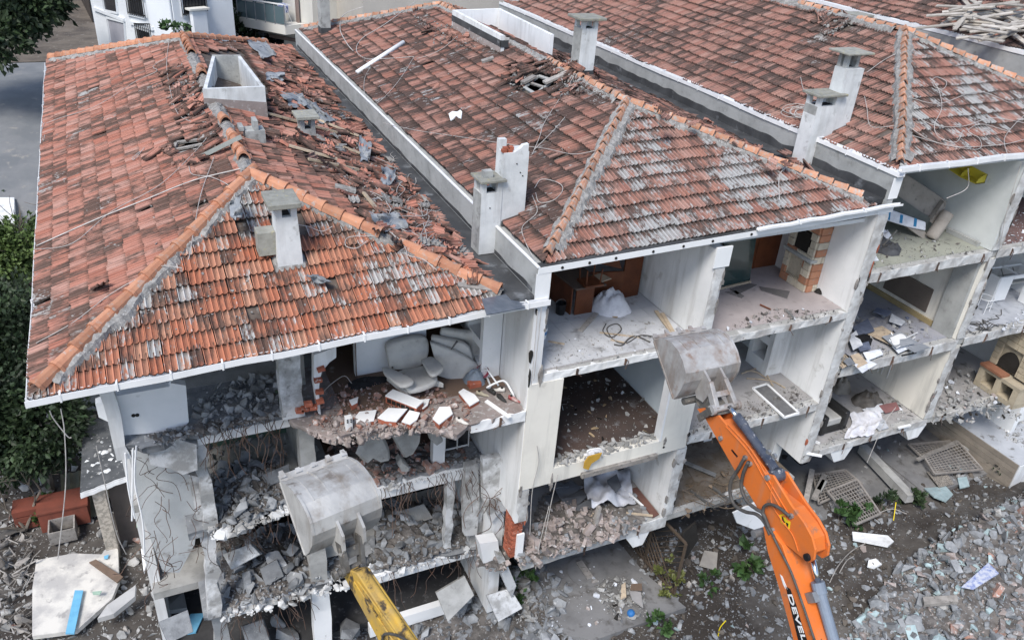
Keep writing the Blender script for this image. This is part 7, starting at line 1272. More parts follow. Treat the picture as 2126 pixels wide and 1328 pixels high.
def membrane(face, q, label, sd, h=.15, up=.35):
    c = np.mean(np.array(q),axis=0); n = 9; m = MB()
    def fn(i, j):
        a = np.array(q[0])*(1-i)*(1-j)+np.array(q[1])*i*(1-j)+np.array(q[2])*i*j+np.array(q[3])*(1-i)*j
        a = a + np.array([noise.noise(Vector((i*4,j*4,sd))), noise.noise(Vector((i*4,j*4,sd+9)))])*7*(1 if i in (0,1) or j in (0,1) else .3)
        return tuple(face.hit(a[0],a[1],h+up*max(0,noise.noise(Vector((i*2.6,j*2.6,sd+4))))+.05*noise.noise(Vector((i*8,j*8,sd)))))
    m.grid(n,n,fn); m2 = MB(); m2.v = m.v + [tuple(np.array(p)-face.n*.012) for p in m.v]; k = len(m.v); m2.f = m.f + [tuple(i+k for i in f[::-1]) for f in m.f]; m2.n = 2*k; return solo(m2,'membrane',MMEMB,label,'roofing felt',recalc=False,smooth=True)
for k,(q,lab) in enumerate((([(508,84),(545,78),(575,112),(548,122)],'torn grey felt folded over the rear edge of the orange roof'),([(580,190),(625,192),(640,218),(602,225)],'torn felt with dark fold right of the tank well'),([(625,205),(655,215),(695,250),(665,252)],'long torn felt sliding towards the valley'),([(745,280),(772,300),(768,330),(748,335)],'stiff felt piece standing at the valley beside the battens'),([(550,150),(592,150),(588,166),(556,168)],'rolled dark felt just right of the tank well'),([(795,345),(825,355),(812,385),(790,378)],'grey felt lying into the valley'),([(476,420),(500,405),(502,450),(482,458)],'dark felt under the top of the orange hip'),([(636,570),(660,568),(690,585),(655,588)],'small felt scrap below the front chimney'),([(760,440),(830,445),(850,470),(800,480)],'grey felt heap above the right hip of the orange roof'))): membrane(F1_ if k == 7 else (L1 if k==6 else R1),q,lab,k*5.3+1)
m = MB(); m.prism([V(*S1['right'].hit(*q,.04)) for q in [(1000,622),(1050,612),(1085,620),(1090,640),(1010,655)]],(0,0,.02)); solo(m,'plastic_film',M('dark_film',(.10,.12,.15),(.16,.18,.21),5,rough=.3,rnd=0),'dark plastic film at the right foot of the orange roof','plastic film')
def shards(face, poly, n, mat, label, group, s0=.14, hmax=.2, extra=0, felt=None):
    half = MB(); half.add(*[TV*np.array([1,.5,1]), TF])
    kk = 'half'+mat.name
    if kk not in MES: me = half.mesh('broken_tile'); me.materials.append(mat); MES[kk] = me
    for i in range(n):
        p = face.hit(*rnd_in(poly), random.uniform(.03,hmax)); A = randrot(.7); B = frame(p, face.u, face.v, face.n) @ A; B.translation = Vector(p)
        r = random.random(); me = MES[kk] if r < .55 else (tile_mesh_for(mat) if r < .7 else cmesh(12+random.randrange(4),mat))
        o = inst(me,'broken_tile',B @ (Matrix.Diagonal((s0,s0,s0,1)) if r >= .7 else Matrix.Identity(4))); tag(o,label,'broken tile',group)
    L = []
    for i in range(extra):
        p = face.hit(*rnd_in(poly), random.uniform(.02,hmax*.8)); s = s0*random.uniform(.15,.55); L.append((random.randrange(16), rmat(p, s)))
    if L: bulk(TM, L, 'tile_crumbs', felt or mat, base=face.c)
random.seed(11)
shards(R1,[(560,150),(640,140),(760,270),(990,545),(900,555),(760,470),(650,340),(565,300)],150,MT1,'broken orange tile strewn over the damaged slope','broken tiles on the damaged orange slope',.15,.15,900,MT1)
shards(R1,[(600,180),(760,270),(990,540),(880,520),(700,380)],40,MMORT,'grey mortar flake on the damaged slope','mortar flakes on the damaged slope',.12,.14,900,MMORT)
shards(L1,[(370,130),(425,150),(425,240),(390,250),(350,215)],26,MT1,'broken orange tile left of the tank well','broken tiles left of the tank well',.12,.15,240,MMORT); shards(L1,[(330,300),(352,290),(352,335),(450,312),(460,330),(380,350),(335,335)],14,MT1,'broken orange tile around the roof hole','broken tiles around the roof hole',.14,.15,80,MT1); shards(F1_,[(850,520),(960,545),(1010,590),(900,570)],8,MT1F,'loose orange tile below the right hip','loose tiles below the right hip',.15,.12,30,MT1); shards(L1,[(120,150),(500,200),(430,560),(120,650)],4,MT1,'lone broken piece on the intact orange slope','lone pieces on the orange slope',.12,.08,60,MMORT); shards(F1_,[(480,430),(620,570),(900,620),(400,700),(250,690)],0,MT1,'','',.1,.08,120,MMORT)
shards(L2,[(1060,150),(1200,120),(1215,190),(1150,205),(1150,158),(1118,150),(1085,172),(1085,200),(1060,200)],34,MT2,'broken brown tile around the hole in the brown roof','broken tiles around the brown roof hole',.15,.2,200,MMORT); shards(L2,[(850,20),(950,60),(1010,110),(900,90)],14,MT2,'broken brown tile left of the parapet box','broken tiles left of the parapet box',.12,.14,220,MMORT); shards(R2,[(1150,90),(1290,200),(1500,260),(1760,370),(1720,380),(1400,250),(1240,170)],60,MT2,'broken brown tile sliding into the valley','broken tiles sliding into the valley',.14,.2,300,MT2); shards(L3,[(1690,10),(1770,50),(1720,75)],14,MT3,'broken tile piece near the rear ridge of the pinkish roof','broken tiles near the pinkish ridge',.14,.16,120,MMORT); shards(L2,[(700,150),(1000,150),(1250,330),(1000,300)],3,MT2,'lone broken piece on the brown slope','lone pieces on the brown slope',.12,.08,80,MMORT)
# timber round the two roof holes
for face, quad, H_, nm in ((L1,[(358,322),(366,296),(432,288),(444,304)],H1,0),(L2,[(1088,182),(1118,158),(1148,168),(1112,196)],H2,1)):
    P4 = [face.hit(*q,.03) for q in quad]; s = MB()
    for i in range(4): s.beam(P4[i],P4[(i+1)%4],.09,.05,face.n)
    build(s,'hole_frame',MWOODG if nm == 0 else MSTUC,H_); s = MB(); s.beam(P4[0]*.6+P4[1]*.4,P4[3]*.5+P4[2]*.5,.07,.05,face.n); build(s,'rafter',MWOODG,H_)
for k,(a,b) in enumerate((((1130,172),(1200,140)),((1085,172),(1110,158)),((1150,148),(1180,138)),((1000,128),(1025,120)))): lying(L2,a,b,.2,.06,MWOODG,['long grey board at the brown roof hole','short board left of the brown roof hole','board behind the brown roof hole','board flake below the parapet box'][k],'board','board',.14)
random.seed(3)
for k in range(60):
    fc = S4['left']; c = (2050+random.gauss(0,58), 38+random.gauss(0,22)); a = random.uniform(-.6,.5) if random.random() < .7 else random.uniform(-1.2,1.2); l = random.uniform(25,60)
    p, q = fc.hit(c[0]-l*math.cos(a), c[1]-l*.5*math.sin(a), .1+.012*k), fc.hit(c[0]+l*math.cos(a), c[1]+l*.5*math.sin(a), .1+.012*k); d = unit(q-p)*min(2.6,np.linalg.norm(q-p)); s = MB(); s.beam(p,p+d,.13,.04,fc.n); solo(s,'plank',M('bleached_plank',(.44,.41,.37),(.31,.285,.25),4,c3=(.25,.24,.22),sc3=8,rnd=.25) if k == 0 else bpy.data.materials['bleached_plank'],'bleached grey plank in the pile on the far right roof','plank','planks piled on the far right roof')
# ================================================================== YARD STRUCTURES, PLANTS, BACKGROUND
def grid_panel(q, z, nx, ny, label, tilt=0.):
    P4 = [at_z(*p, z) for p in q]; P4[0] = P4[0]+V(0,0,tilt); P4[1] = P4[1]+V(0,0,tilt); t = thing('metal_grid',label,'metal grid',tuple(P4[2])); s = MB()
    for i in range(4): s.beam(P4[i],P4[(i+1)%4],.06,.05)
    build(s,'grid_frame',M('weathered_grid_frame',(.30,.28,.26),(.22,.20,.185),4,rnd=.1),t); s = MB()
    for i in range(1,nx): s.beam(P4[0]+(P4[1]-P4[0])*i/nx,P4[3]+(P4[2]-P4[3])*i/nx,.02,.02)
    for i in range(1,ny): s.beam(P4[0]+(P4[3]-P4[0])*i/ny+V(0,0,.012),P4[1]+(P4[2]-P4[1])*i/ny+V(0,0,.012),.02,.02)
    build(s,'grid_bars',bpy.data.materials['weathered_grid_frame'],t); return t
grid_panel([(1716,1026),(1777,1001),(1828,1066),(1777,1088)],-9.62,11,11,'rusty metal grid with pale frame lying nearest the green weeds',.12); grid_panel([(1688,985),(1755,975),(1790,1005),(1700,1045)],-9.7,12,10,'dark metal grid under timbers below the first floor slab'); grid_panel([(1915,950),(1986,920),(2040,974),(1940,983)],-9.6,13,10,'large rusty metal grid beside the timber marked wall',.1); grid_panel([(1886,922),(1982,914),(1975,922),(1914,948)],-9.68,12,6,'narrow metal grid right behind the large one')
s = MB(); s.beam(at_z(1905,954,-9.5),at_z(1988,916,-9.5),.12,.06); solo(s,'timber_beam',MWOODG,'grey timber beam lying between two metal grids','beam')
for k,(a,b) in enumerate((((1672,1045),(1686,975)),((1690,1035),(1712,985)),((1700,1018),(1712,998)),((1998,925),(2025,938)),((2028,942),(2054,958)))): s = MB(); s.beam(at_z(*a,-9.55),at_z(*b,-9.55),.16,.08); solo(s,'timber',MWOODG if k < 2 else MCONC,['thick grey timber at the left of the dark grid','thin grey timber across the dark grid','short pale board on the dark grid','upper concrete kerb piece beside the large grid','lower concrete kerb piece beside the large grid'][k],'timber' if k < 3 else 'kerb')
TRM = M('terrace_concrete',(.21,.21,.212),(.135,.135,.138),1.1,c3=(.10,.095,.09),sc3=2.6,lo3=.55,hi3=.68,rnd=0,rough=.9)
tq = [(1.2,4.8),(1.5,-.5),(2.1,-.95),(5.0,-.95),(4.6,.5),(4.3,4.8)]; s = MB(); s.prism([V(x,y,-10.85) for x,y in tq],(0,0,.28)); tag(build(s,'terrace',TRM,base=(3,0,-10.85)),kind='structure')
s = MB(); s.prism([V(x,y,-10.2) for x,y in [(9.4,4.8),(9.4,.4),(10.4,-.2),(14.4,-.2),(14.4,4.8)]],(0,0,.3)); tag(build(s,'lower_terrace',TRM,base=(12,2,-10.2)),kind='structure'); s = MB(); s.prism([V(x,y,-10.2) for x,y in [(14.4,4.8),(14.4,-.6),(18.2,-.5),(18.2,4.8)]],(0,0,.34)); tag(build(s,'lower_terrace',TRM,base=(16,2,-10.2)),kind='structure')
s = MB(); s.beam(at_z(1790,930,-9.6),at_z(1890,1035,-9.6),.28,.3); solo(s,'low_kerb_wall',MCONC,'low concrete kerb between the two grid yards','kerb')
RW = MB(); xw = 17.3; RW.box((xw,-1.3,-10.4),(22,3.5,-8.92)); rw = solo(RW,'raised_terrace',M('pale_terrace_top',(.48,.50,.53),(.38,.40,.43),1.2,c3=(.22,.22,.22),sc3=3,rnd=0),'raised concrete terrace with a board marked wall at the right edge','terrace')
for k in range(8): s = MB(); s.box((xw-.03-.008*(k%2),-1.28,-10.38+.182*k),(xw-.001,3.4,-10.38+.182*k+.172)); build(s,'board_course',M('board_marked',(.27,.235,.195),(.21,.185,.155),3,rnd=.15,bump=.3) if k == 0 else bpy.data.materials['board_marked'],rw)
s = MB(); s.box((xw,-1.33,-10.4),(22,-1.302,-8.95)); build(s,'white_face',MPLAS,rw)
pile([(2065,880),(2126,850),(2140,900),(2126,930),(2090,915)],lambda q: at_z(*q,-8.92),12,220,.11,.045,MSHARD,'scrap on top of the raised terrace','scraps on the raised terrace','litter','litter_scrap',range(16),mats=[MRUB,MDARK,MPLAS])
# lattice screen, shutter boards and blue ball under the second house
LZ = -10.55; a, b = V(4.75,2.2,LZ), V(4.95,-.45,LZ); lt_ = thing('lattice_screen','dark brown lattice screen standing under the first floor of the second house','lattice screen',tuple(a)); MLAT = M('dark_lattice',(.10,.075,.055),(.075,.055,.04),5,rnd=.1)
s = MB(); h = V(0,0,1.9)
for p, q in ((a,b),(a+h,b+h),(a,a+h),(b,b+h),((a+b)/2,(a+b)/2+h)): s.beam(p,q,.06,.06)
build(s,'screen_frame',MLAT,lt_); s = MB()
for k in range(-6,14):
    for sg in (1,-1):
        t0, t1 = k/13*1.0, k/13+.72*sg
        u0, u1 = max(0,min(1,t0)), max(0,min(1,t1))
        if abs(u1-u0) < .02: continue
        f = lambda u: (u-t0)/(t1-t0); s.beam(a+(b-a)*u0+h*f(u0)+V(.01*sg,0,0),a+(b-a)*u1+h*f(u1)+V(.01*sg,0,0),.03,.012)
build(s,'lattice_slats',MLAT,lt_)
m = bmesh.new(); bmesh.ops.create_icosphere(m, subdivisions=2, radius=.11); me = bpy.data.meshes.new('ball'); m.to_mesh(me); m.free(); me.materials.append(M('blue_rubber',(.03,.16,.42),(.03,.14,.38),rnd=0,rough=.5)); tag(inst(me,'ball',Matrix.Translation(at_z(1310,1272,-10.45))),'small blue ball on the corner of the concrete terrace','ball')
for k,(q,zz,mt_,lab) in enumerate((([(1196,1168),(1208,1164),(1232,1198),(1220,1202)],-10.52,MWOODG,'grey board lying on a round slab under the second house'),([(1305,1225),(1330,1230),(1335,1262),(1312,1245)],-10.4,MGREYF,'blue grey sheet leaning in the debris right of the terrace'),([(1310,1213),(1332,1212),(1333,1226),(1308,1225)],-10.3,bpy.data.materials['brown_laminate'],'brown board in the debris right of the terrace'),([(1290,1215),(1298,1210),(1300,1240),(1288,1245)],-10.35,MWOOD,'narrow timber standing in the debris right of the terrace'))): solo(flat(q,zz,.04),'debris_board',mt_,lab,'board')
s = MB(); c = at_z(1218,1186,-10.56); s.cyl(c,c+V(0,0,.03),.55,24); solo(s,'round_slab',TRM,'round concrete table top lying under the second house','table top')
pile([(1230,1200),(1330,1200),(1345,1280),(1270,1290),(1240,1240)],lambda q: at_z(*q,-10.55),30,300,.12,.05,MSHARD,'scrap in the debris at the right side of the terrace','debris right of the terrace','litter','litter_scrap',range(16),.15,mats=[MSHARD,MWOODG,MPAPER,MDARK]); pile([(1110,1180),(1230,1160),(1330,1280),(1150,1310)],lambda q: at_z(*q,-10.565),8,120,.08,.025,MPAPER,'white scrap on the terrace floor','scraps on the terrace floor','litter','litter_scrap',range(16),mats=[MPAPER,MRUBP])
for k,(a_,b_) in enumerate((((1400,1165),(1445,1100)),((1490,1080),(1585,1120)))): pass
s = MB(); s.prism([at_y(*q,-.2) for q in [(1420,1105),(1445,1085),(1450,1120),(1425,1158),(1400,1150)]],(0,.06,0)); solo(s,'dark_door',MDARK,'dark door panel leaning below the first floor slab left of the orange arm','door'); s = MB(); s.prism([at_y(*q,-.25) for q in [(1522,1065),(1575,1040),(1600,1080),(1582,1105),(1530,1085)]],(0,.05,0)); solo(s,'white_board',MPLAS,'white board leaning behind the elbow of the orange arm','board')
# porch on the left flank
pr = thing('porch','dark flat porch roof littered with white lumps on one timber post','porch',(-8.6,8.6,-11.6)); s = MB(); s.prism([V(-9.35,10.6,-9.0),V(-7.95,10.6,-9.0),V(-7.95,7.7,-9.0),V(-9.45,7.3,-9.0)],(0,0,.1)); build(s,'porch_roof',M('dark_felt_roof',(.06,.065,.07),(.10,.105,.11),3,c3=(.3,.3,.3),sc3=9,lo3=.6,hi3=.68,rnd=0),pr); gutter(pr,(-9.45,7.3,-8.93),(-7.95,7.7,-8.93),(0,-1,0),.1,.12,0); s = MB(); s.beam(V(-9.05,7.6,-11.9),V(-9.05,7.6,-9.02),.32,.32,(0,1,0)); build(s,'timber_post',M('flaking_post',(.42,.38,.33),(.26,.24,.21),9,.45,.55,rnd=0,bump=.4),pr); s = MB(); s.box((-8.85,7.9,-11.9),(-8.0,7.95,-9.02)); build(s,'dark_opening',M('brown_shade',(.10,.085,.08),(.08,.07,.065),2,rnd=0),pr)
rb = thing('red_chest','red brown wooden chest in the left yard','chest',tuple(at_g(115,1105))); p = at_g(90,1112)+V(0,0,.1); s = MB(); s.box(p,p+V(1.3,.8,.7)); build(s,'body',M('red_brown_paint',(.20,.06,.04),(.15,.05,.035),3,rnd=0),rb,bevel=.01); s = MB(); s.box(p+V(-.03,-.03,.702),p+V(1.33,.83,.76)); build(s,'lid',bpy.data.materials['red_brown_paint'],rb); p = at_g(72,1108)+V(0,.2,.1); s = MB()
for k in range(3): s.box(p+V(-.45,0,.24*k),p+V(.3,.6,.24*k+.2))
solo(s,'red_crate',bpy.data.materials['red_brown_paint'],'stack of low red drawers left of the red brown chest','drawers')
for k,(q,hh) in enumerate((((170,1085),.5),((190,1035),.6),((150,925),.4))): 
    p = at_g(*q)+V(0,0,.15); s = MB(); s.grid(20,5,lambda i,j: tuple(p+V(-.8+1.6*i, j*1.0, .25*j+.03*math.cos(i*40)))); solo(s,'corrugated_sheet',M('mossy_corrugated',(.20,.20,.15),(.14,.14,.11),4,rnd=.1) if k == 0 else bpy.data.materials['mossy_corrugated'],['mossy corrugated sheet at the foot of the flaking porch post','mossy corrugated sheet behind the porch post','corrugated sheet high beside the porch roof'][k],'corrugated sheet',recalc=False)
cb_ = thing('open_crate','open wooden crate in front of the red brown chest','crate',tuple(at_g(112,1135))); p = at_g(108,1140)+V(0,0,.15)
for o_, d_ in ((V(0,0,0),V(.7,.04,.45)),(V(0,.6,0),V(.7,.04,.45)),(V(0,.04,0),V(.04,.56,.45)),(V(.66,.04,0),V(.04,.56,.45))): s = MB(); s.box(p+o_,p+o_+d_); build(s,'side_board',MWOODG,cb_)
solo(flat([(0,423),(33,423),(33,470),(0,470)],-8.1,.3),'white_flat_roof',MPLAS,'plain white flat roof at the far left edge above the leafy tree','flat roof')
bh = thing('brown_shed','brown wooden shed roof showing between the trees and the orange roof','shed',tuple(at_z(60,615,-9.5))); s = MB(); s.prism([at_z(*q,-8.6) for q in [(28,604),(90,594),(90,640),(35,640)]],(0,0,.12)); build(s,'shed_roof',M('ochre_boards',(.26,.15,.06),(.2,.11,.045),3,rnd=0),bh); s = MB(); s.box(at_z(40,640,-11.4),at_z(80,600,-8.62)); build(s,'shed_wall',MBROWN,bh)
# ------------------------------------------------------------- plants
def leafmat(n, c1, c2): return M(n, c1, c2, .8, .38, .62, rough=.55, rnd=.45, bump=0, spec=.35)
ML1, ML2, ML3, ML4 = leafmat('fresh_leaf',(.10,.15,.045),(.055,.09,.028)), leafmat('dark_leaf',(.034,.057,.024),(.015,.028,.013)), leafmat('olive_leaf',(.14,.15,.045),(.09,.105,.03)), leafmat('weed_leaf',(.05,.10,.03),(.03,.065,.02))
MBARK = M('grey_bark',(.17,.145,.12),(.11,.095,.08),6,rnd=.1,bump=.5)
def leaves(parent, blobs, n, L, mat, name='crown', droop=.25, wid=.34):
    """thousands of single folded leaves gathered in clumps through each blob (centre, radii)"""
    cs, rs = [np.array(b[0]) for b in blobs], [np.array(b[1]) for b in blobs]; w = np.array([r.prod()**.66 for r in rs]); w /= w.sum(); vs, fs = [], []
    for ci, (c, r) in enumerate(zip(cs, rs)):
        k = int(n*w[ci]); nc = max(6, k//26); u = RNG.normal(size=(nc,3)); u /= np.linalg.norm(u,axis=1)[:,None]; cl = c + u*r*(.45+.6*RNG.random((nc,1))**.6)
        idx = RNG.integers(0,nc,k); o = cl[idx] + RNG.normal(size=(k,3))*r.mean()*.12; d = (o-c)/r + RNG.normal(size=(k,3))*.6; d[:,2] -= droop; d /= np.linalg.norm(d,axis=1)[:,None]
        s = np.cross(d, RNG.normal(size=(k,3))); s /= np.linalg.norm(s,axis=1)[:,None]; nn = np.cross(s,d); l = L*(.6+.7*RNG.random((k,1)))
        a = o; b = o+d*l; m1 = o+d*l*.5+s*l*wid+nn*l*.1; m2 = o+d*l*.5-s*l*wid+nn*l*.1
        base = len(vs)*0 + sum(len(x) for x in vs); arr = np.stack([a,m1,b,m2],1).reshape(-1,3); vs.append(arr); fs += [(base+4*i,base+4*i+1,base+4*i+2) for i in range(k)] + [(base+4*i,base+4*i+2,base+4*i+3) for i in range(k)]
    off = LOC[parent]; me = bpy.data.meshes.new(name); me.from_pydata((np.concatenate(vs)-off).tolist(),[],fs); me.materials.append(mat); o = bpy.data.objects.new(name,me); COL.objects.link(o); o.parent = parent; LOC[o] = off; return o
def branches(parent, p, d, L, r, depth_, name='trunk', spread=.5, mat=None):
    s = MB()
    def rec(p, d, L, r, k):
        P3 = [p]; 
        for _ in range(3): d = unit(d+np.array([random.gauss(0,.14) for _ in range(3)])); P3.append(P3[-1]+d*L/3)
        s.tube(smooth_path(P3,3),r,6 if k > 1 else 4,r*.55)
        if k > 0:
            for _ in range(3 if k > 1 else 4): rec(P3[-1] if random.random() < .6 else P3[2], unit(d+np.array([random.gauss(0,spread) for _ in range(3)])), L*random.uniform(.55,.8), r*.5, k-1)
    rec(np.array(p,float), unit(d), L, r, depth_); return build(s,name,mat or MBARK,parent)
def tree(label, base, blobs, n, L, mat, h=1.5, name='tree', group=None):
    t = thing(name,label,'tree',tuple(base),group); branches(t, base, V(.05,0,1), h, .12, 3); leaves(t, blobs, n, L, mat); return t
b = at_z(35,505,-6.6); tree('bright leafy tree between the driveway and the orange roof',V(b[0]-.6,b[1]+.3,ground_z(-13,b[1])),[(b,(1.1,1.2,.9)),(b+V(-.9,-.7,-.4),(1.2,1.1,.9))],8500,.19,ML1,2.4)
b = at_z(40,720,-7.4); tree('dark dense tree beside the lower half of the orange roof',V(b[0],b[1],-11.6),[(b,(1.5,1.6,1.5)),(b+V(-1,-2,-.6),(1.5,1.7,1.4)),(b+V(.3,-2.6,-1.2),(1.3,1.4,1.2)),(b+V(-.6,1.9,.1),(1.4,1.3,1.2))],21000,.19,ML2,2.0)
b = at_z(70,880,-8.8); tree('dark leafy bush below the left corner of the white gutter',V(b[0],b[1],-11.7),[(b,(1.2,1.2,1.0)),(b+V(-1.0,-.4,-.5),(1.2,1.1,1.0))],4200,.17,ML2,1.2)
b = at_z(15,12,-1.2); tree('dark tree overhanging the dirt lot at the top left corner',V(b[0]-3,b[1]+2,ground_z(b[0],b[1])),[(b,(1.9,2.2,1.7)),(b+V(1.3,.2,.2),(1.3,1.5,1.0)),(b+V(-2.4,.5,.3),(2.4,2.2,2.2)),(b+V(-.8,-1.5,-1.2),(1.8,1.4,1.0))],8500,.36,ML2,2)
t = thing('hedge','clipped dark hedge along the left edge of the driveway','hedge',tuple(at_z(-5,330,-9))); L_ = [at_z(-6,y,-8.6) for y in range(180,440,16)]; leaves(t,[(p,(.45,.9,.8)) for p in L_],6000,.2,ML2,'foliage')
bt_ = thing('bare_tree','bare grey tree without leaves in the left yard','tree',tuple(at_g(60,1105)))
for d in (V(-.3,.3,1),V(.5,.1,.8),V(-.7,-.1,.7)): branches(bt_, at_g(55,1105)+V(0,0,.1), d, 1.3, .05, 3,'trunk',.55)
def plant(q, label, n, r, mat, name='shrub', L=.16, z=None, h=.35, up=-.6):
    b = at_g(*q) if z is None else at_z(*q,z); t = thing(name,label,'plant',tuple(b)); s = MB()
    for k in range(7): d = V(random.gauss(0,.6),random.gauss(0,.6),1); s.tube([b,b+unit(d)*r*.9],.012,4,.004)
    build(s,'stem',MBARK,t); leaves(t,[(b+V(0,0,h),(r,r,h*1.1))],n,L,mat,'foliage',up); return t
plant((1378,1225),'yellow green shrub in front of the lattice screen',260,.42,ML3,L=.13,h=.55); plant((1545,1180),'large leaved green plant on the soil below the orange arm',130,.36,ML4,L=.26); plant((1740,1090),'broad leaved weed right of the orange elbow',90,.34,ML4,L=.26); plant((1790,1090),'weed patch in front of the rusty metal grid',150,.42,ML4,L=.17); plant((1830,1062),'low weed at the corner of the nearest metal grid',150,.34,ML2,L=.15); plant((1085,1235),'green bush at the left edge of the concrete terrace',300,.36,ML4,L=.14,h=.4); plant((1362,1315),'small grass tuft at the bottom below the terrace',160,.28,ML4,L=.16); plant((2085,985),'dark weeds below the raised terrace',260,.5,ML2,L=.16); plant((1880,1045),'dark weeds left of the brown perforated sheet',160,.35,ML2,L=.16); plant((85,1075),'pink flowered bush beside the red drawers',260,.4,ML4,L=.15); plant((1470,1220),'small weed on the dark soil',60,.2,ML4,L=.2)
s = MB(); s.tube([at_g(1855,1080)+V(0,0,.0),at_g(1853,1060)+V(0,0,.35)],.015,6); solo(s,'yellow_stake',MSTICK,'thin yellow stake standing by the nearest metal grid','stake'); s = MB(); s.tube(smooth_path([at_g(*q)+V(0,0,.05) for q in [(1490,1322),(1494,1305),(1506,1290)]],4),.015,6); solo(s,'yellow_strip',MSTICK,'bent yellow strip on the dark soil at the bottom','strip')
for k,pts in enumerate(([(1720,1215),(1738,1180),(1765,1150),(1800,1130)],[(1740,1195),(1755,1170),(1770,1160)],[(1822,1070),(1850,1062),(1880,1072)])): s = MB(); s.tube(smooth_path([at_g(*q)+V(0,0,.12) for q in pts],5),.014,5); solo(s,'weed_stalk',MWOODG,['long dry stem curving over the soil right of the boom','short dry stem right of the boom','pale stem curving before the rusty grid'][k],'stem')
# ------------------------------------------------------------- background buildings
MRAIL = M('black_iron',(.02,.02,.022),rnd=0,rough=.5); MAPT = M('apartment_white',(.74,.77,.80),(.66,.69,.72),.5,c3=(.55,.56,.57),sc3=1.2,lo3=.64,hi3=.8,rnd=0); MAPC = M('apartment_cream',(.66,.65,.61),(.58,.57,.53),.6,rnd=0); MWIN = glass_mat('apartment_glass',(.02,.022,.026)); MLIL = M('lilac_recess',(.36,.36,.40),(.31,.31,.35),1,rnd=0)
e1, e2 = unit(V(.924,.383,0)), unit(V(.383,-.924,0)); S0 = V(-7.43,38.73,0); ap = thing('apartment_house','white apartment house with dark railed windows behind the orange roof','apartment house',(-3,38,-6))
sp = lambda q, o=0.: at_pl(*q, S0 - e1*o, e1); C1_ = sp((364,55)); fp_ = lambda q, o=0.: at_pl(*q, C1_ + e2*o, e2); zt = 6.0; zb = -8.0
L0 = S0 - e2*.45; R1_ = fp_((486,40)); F3d = lambda p, z: V(p[0],p[1],z); s = MB(); s.prism([F3d(L0,zb),F3d(C1_,zb),F3d(R1_,zb),F3d(R1_-e2*9,zb),F3d(L0+e1*9,zb)],(0,0,zt-zb)); build(s,'wall',MAPT,ap)
def win(f, q, rail, frame_=True, pane=MWIN):
    Q = [f(p, .03) for p in q]; c = np.mean(Q,axis=0); s = MB()
    for i in range(4): s.beam(Q[i],Q[(i+1)%4],.12,.1,(0,0,1) if abs((Q[(i+1)%4]-Q[i])[2]) < .5 else (1,0,0))
    w = build(s,'window',MAPT,ap); s = MB(); s.add([f(p,.02) for p in q],[(0,1,2,3)]); build(s,'pane',pane,w)
    if rail:
        s = MB(); a, b = f(q[3],.14), f(q[2],.14)
        for k in range(9): s.beam(a+(b-a)*k/8,a+(b-a)*k/8+V(0,0,.95),.035,.035,(1,0,0))
        s.beam(a+V(0,0,.95),b+V(0,0,.95),.06,.06); s.beam(a+V(0,0,.1),b+V(0,0,.1),.05,.05); build(s,'railing',MRAIL,w)
    return w
win(sp,[(211,-14),(240,-9),(244,28),(217,22)],False); win(sp,[(262,-10),(296,-4),(302,38),(266,30)],True); win(sp,[(222,37),(258,46),(262,100),(231,96)],False,pane=MLIL); win(sp,[(280,56),(312,66),(316,92),(285,90)],True); win(fp_,[(374,-14),(427,-25),(431,23),(380,35)],True); win(fp_,[(378,54),(398,50),(402,72),(384,76)],False)
for a, b in (((195,18),(258,42)),((270,47),(318,60))): s = MB(); s.beam(sp(a,.05),sp(b,.05),.12,.16); build(s,'ledge',MAPT,ap)
s = MB(); p, q = fp_((399,72),.25), fp_((427,69),.25); s.prism([p,q,q+V(0,0,1.15),p+V(0,0,1.15)],e2*.3); pier_ = build(s,'white_pier',MAPT,ap); s = MB(); s.beam(p+V(0,0,1.17)-unit(q-p)*.15+e2*.15,q+V(0,0,1.17)+unit(q-p)*.15+e2*.15,.5,.08); build(s,'pier_cap',MAPC,pier_)
s = MB(); p = sp((356,40),.08); s.cyl(F3d(p,zb),F3d(p,zt),.06,8); build(s,'downpipe',MAPT,ap)
a2 = thing('apartment_house','cream apartment house with a glass balcony behind the gap between roofs','apartment house',(3,38,-6)); B0_ = at_z(493,35,-2.0); bpl = lambda q, o=0.: at_pl(*q, B0_ - e1*o, e1)
W0 = B0_ + e1*1.3 - e2*4; W1 = bpl((650,40),-1.3); s = MB(); s.prism([F3d(W0,zb),F3d(W1,zb),F3d(W1+e1*9,zb),F3d(W0+e1*9,zb)],(0,0,zt-zb)); build(s,'wall',MAPC,a2)
q0, q1 = bpl((494,36)), bpl((592,54)); s = MB(); s.prism([q0,q1,q1+e1*1.25,q0+e1*1.25],(0,0,-.45)); bal = build(s,'balcony_slab',MAPC,a2); MBG = glass_mat('blue_grey_glass',(.10,.15,.17),.15); q1b = q1
for k in range(5):
    a, b = q0+(q1-q0)*(k/5+.012)+V(0,0,.06), q0+(q1-q0)*((k+1)/5-.012)+V(0,0,.06); s = MB(); s.prism([a,b,b+V(0,0,.85),a+V(0,0,.85)],e1*.02); build(s,'glass_panel',MBG,bal)
for k in range(6): s = MB(); p = q0+(q1-q0)*k/5; s.beam(p,p+V(0,0,1.0),.05,.05,(1,0,0)); build(s,'rail_post',MSTEEL,bal)
s = MB(); s.beam(q0+V(0,0,1.02),q1+V(0,0,1.02),.06,.06); s.beam(q0+V(0,0,1.02),q0+e1*1.2+V(0,0,1.02),.06,.06); build(s,'handrail',MPVC,bal); s = MB(); s.prism([q0+e1*.01+V(0,0,.04),q0+e1*.03+V(0,0,.04),q0+e1*1.2+V(0,0,.04),q0+e1*1.2+V(0,0,.9)],e2*.02); build(s,'glass_panel',MBG,bal)
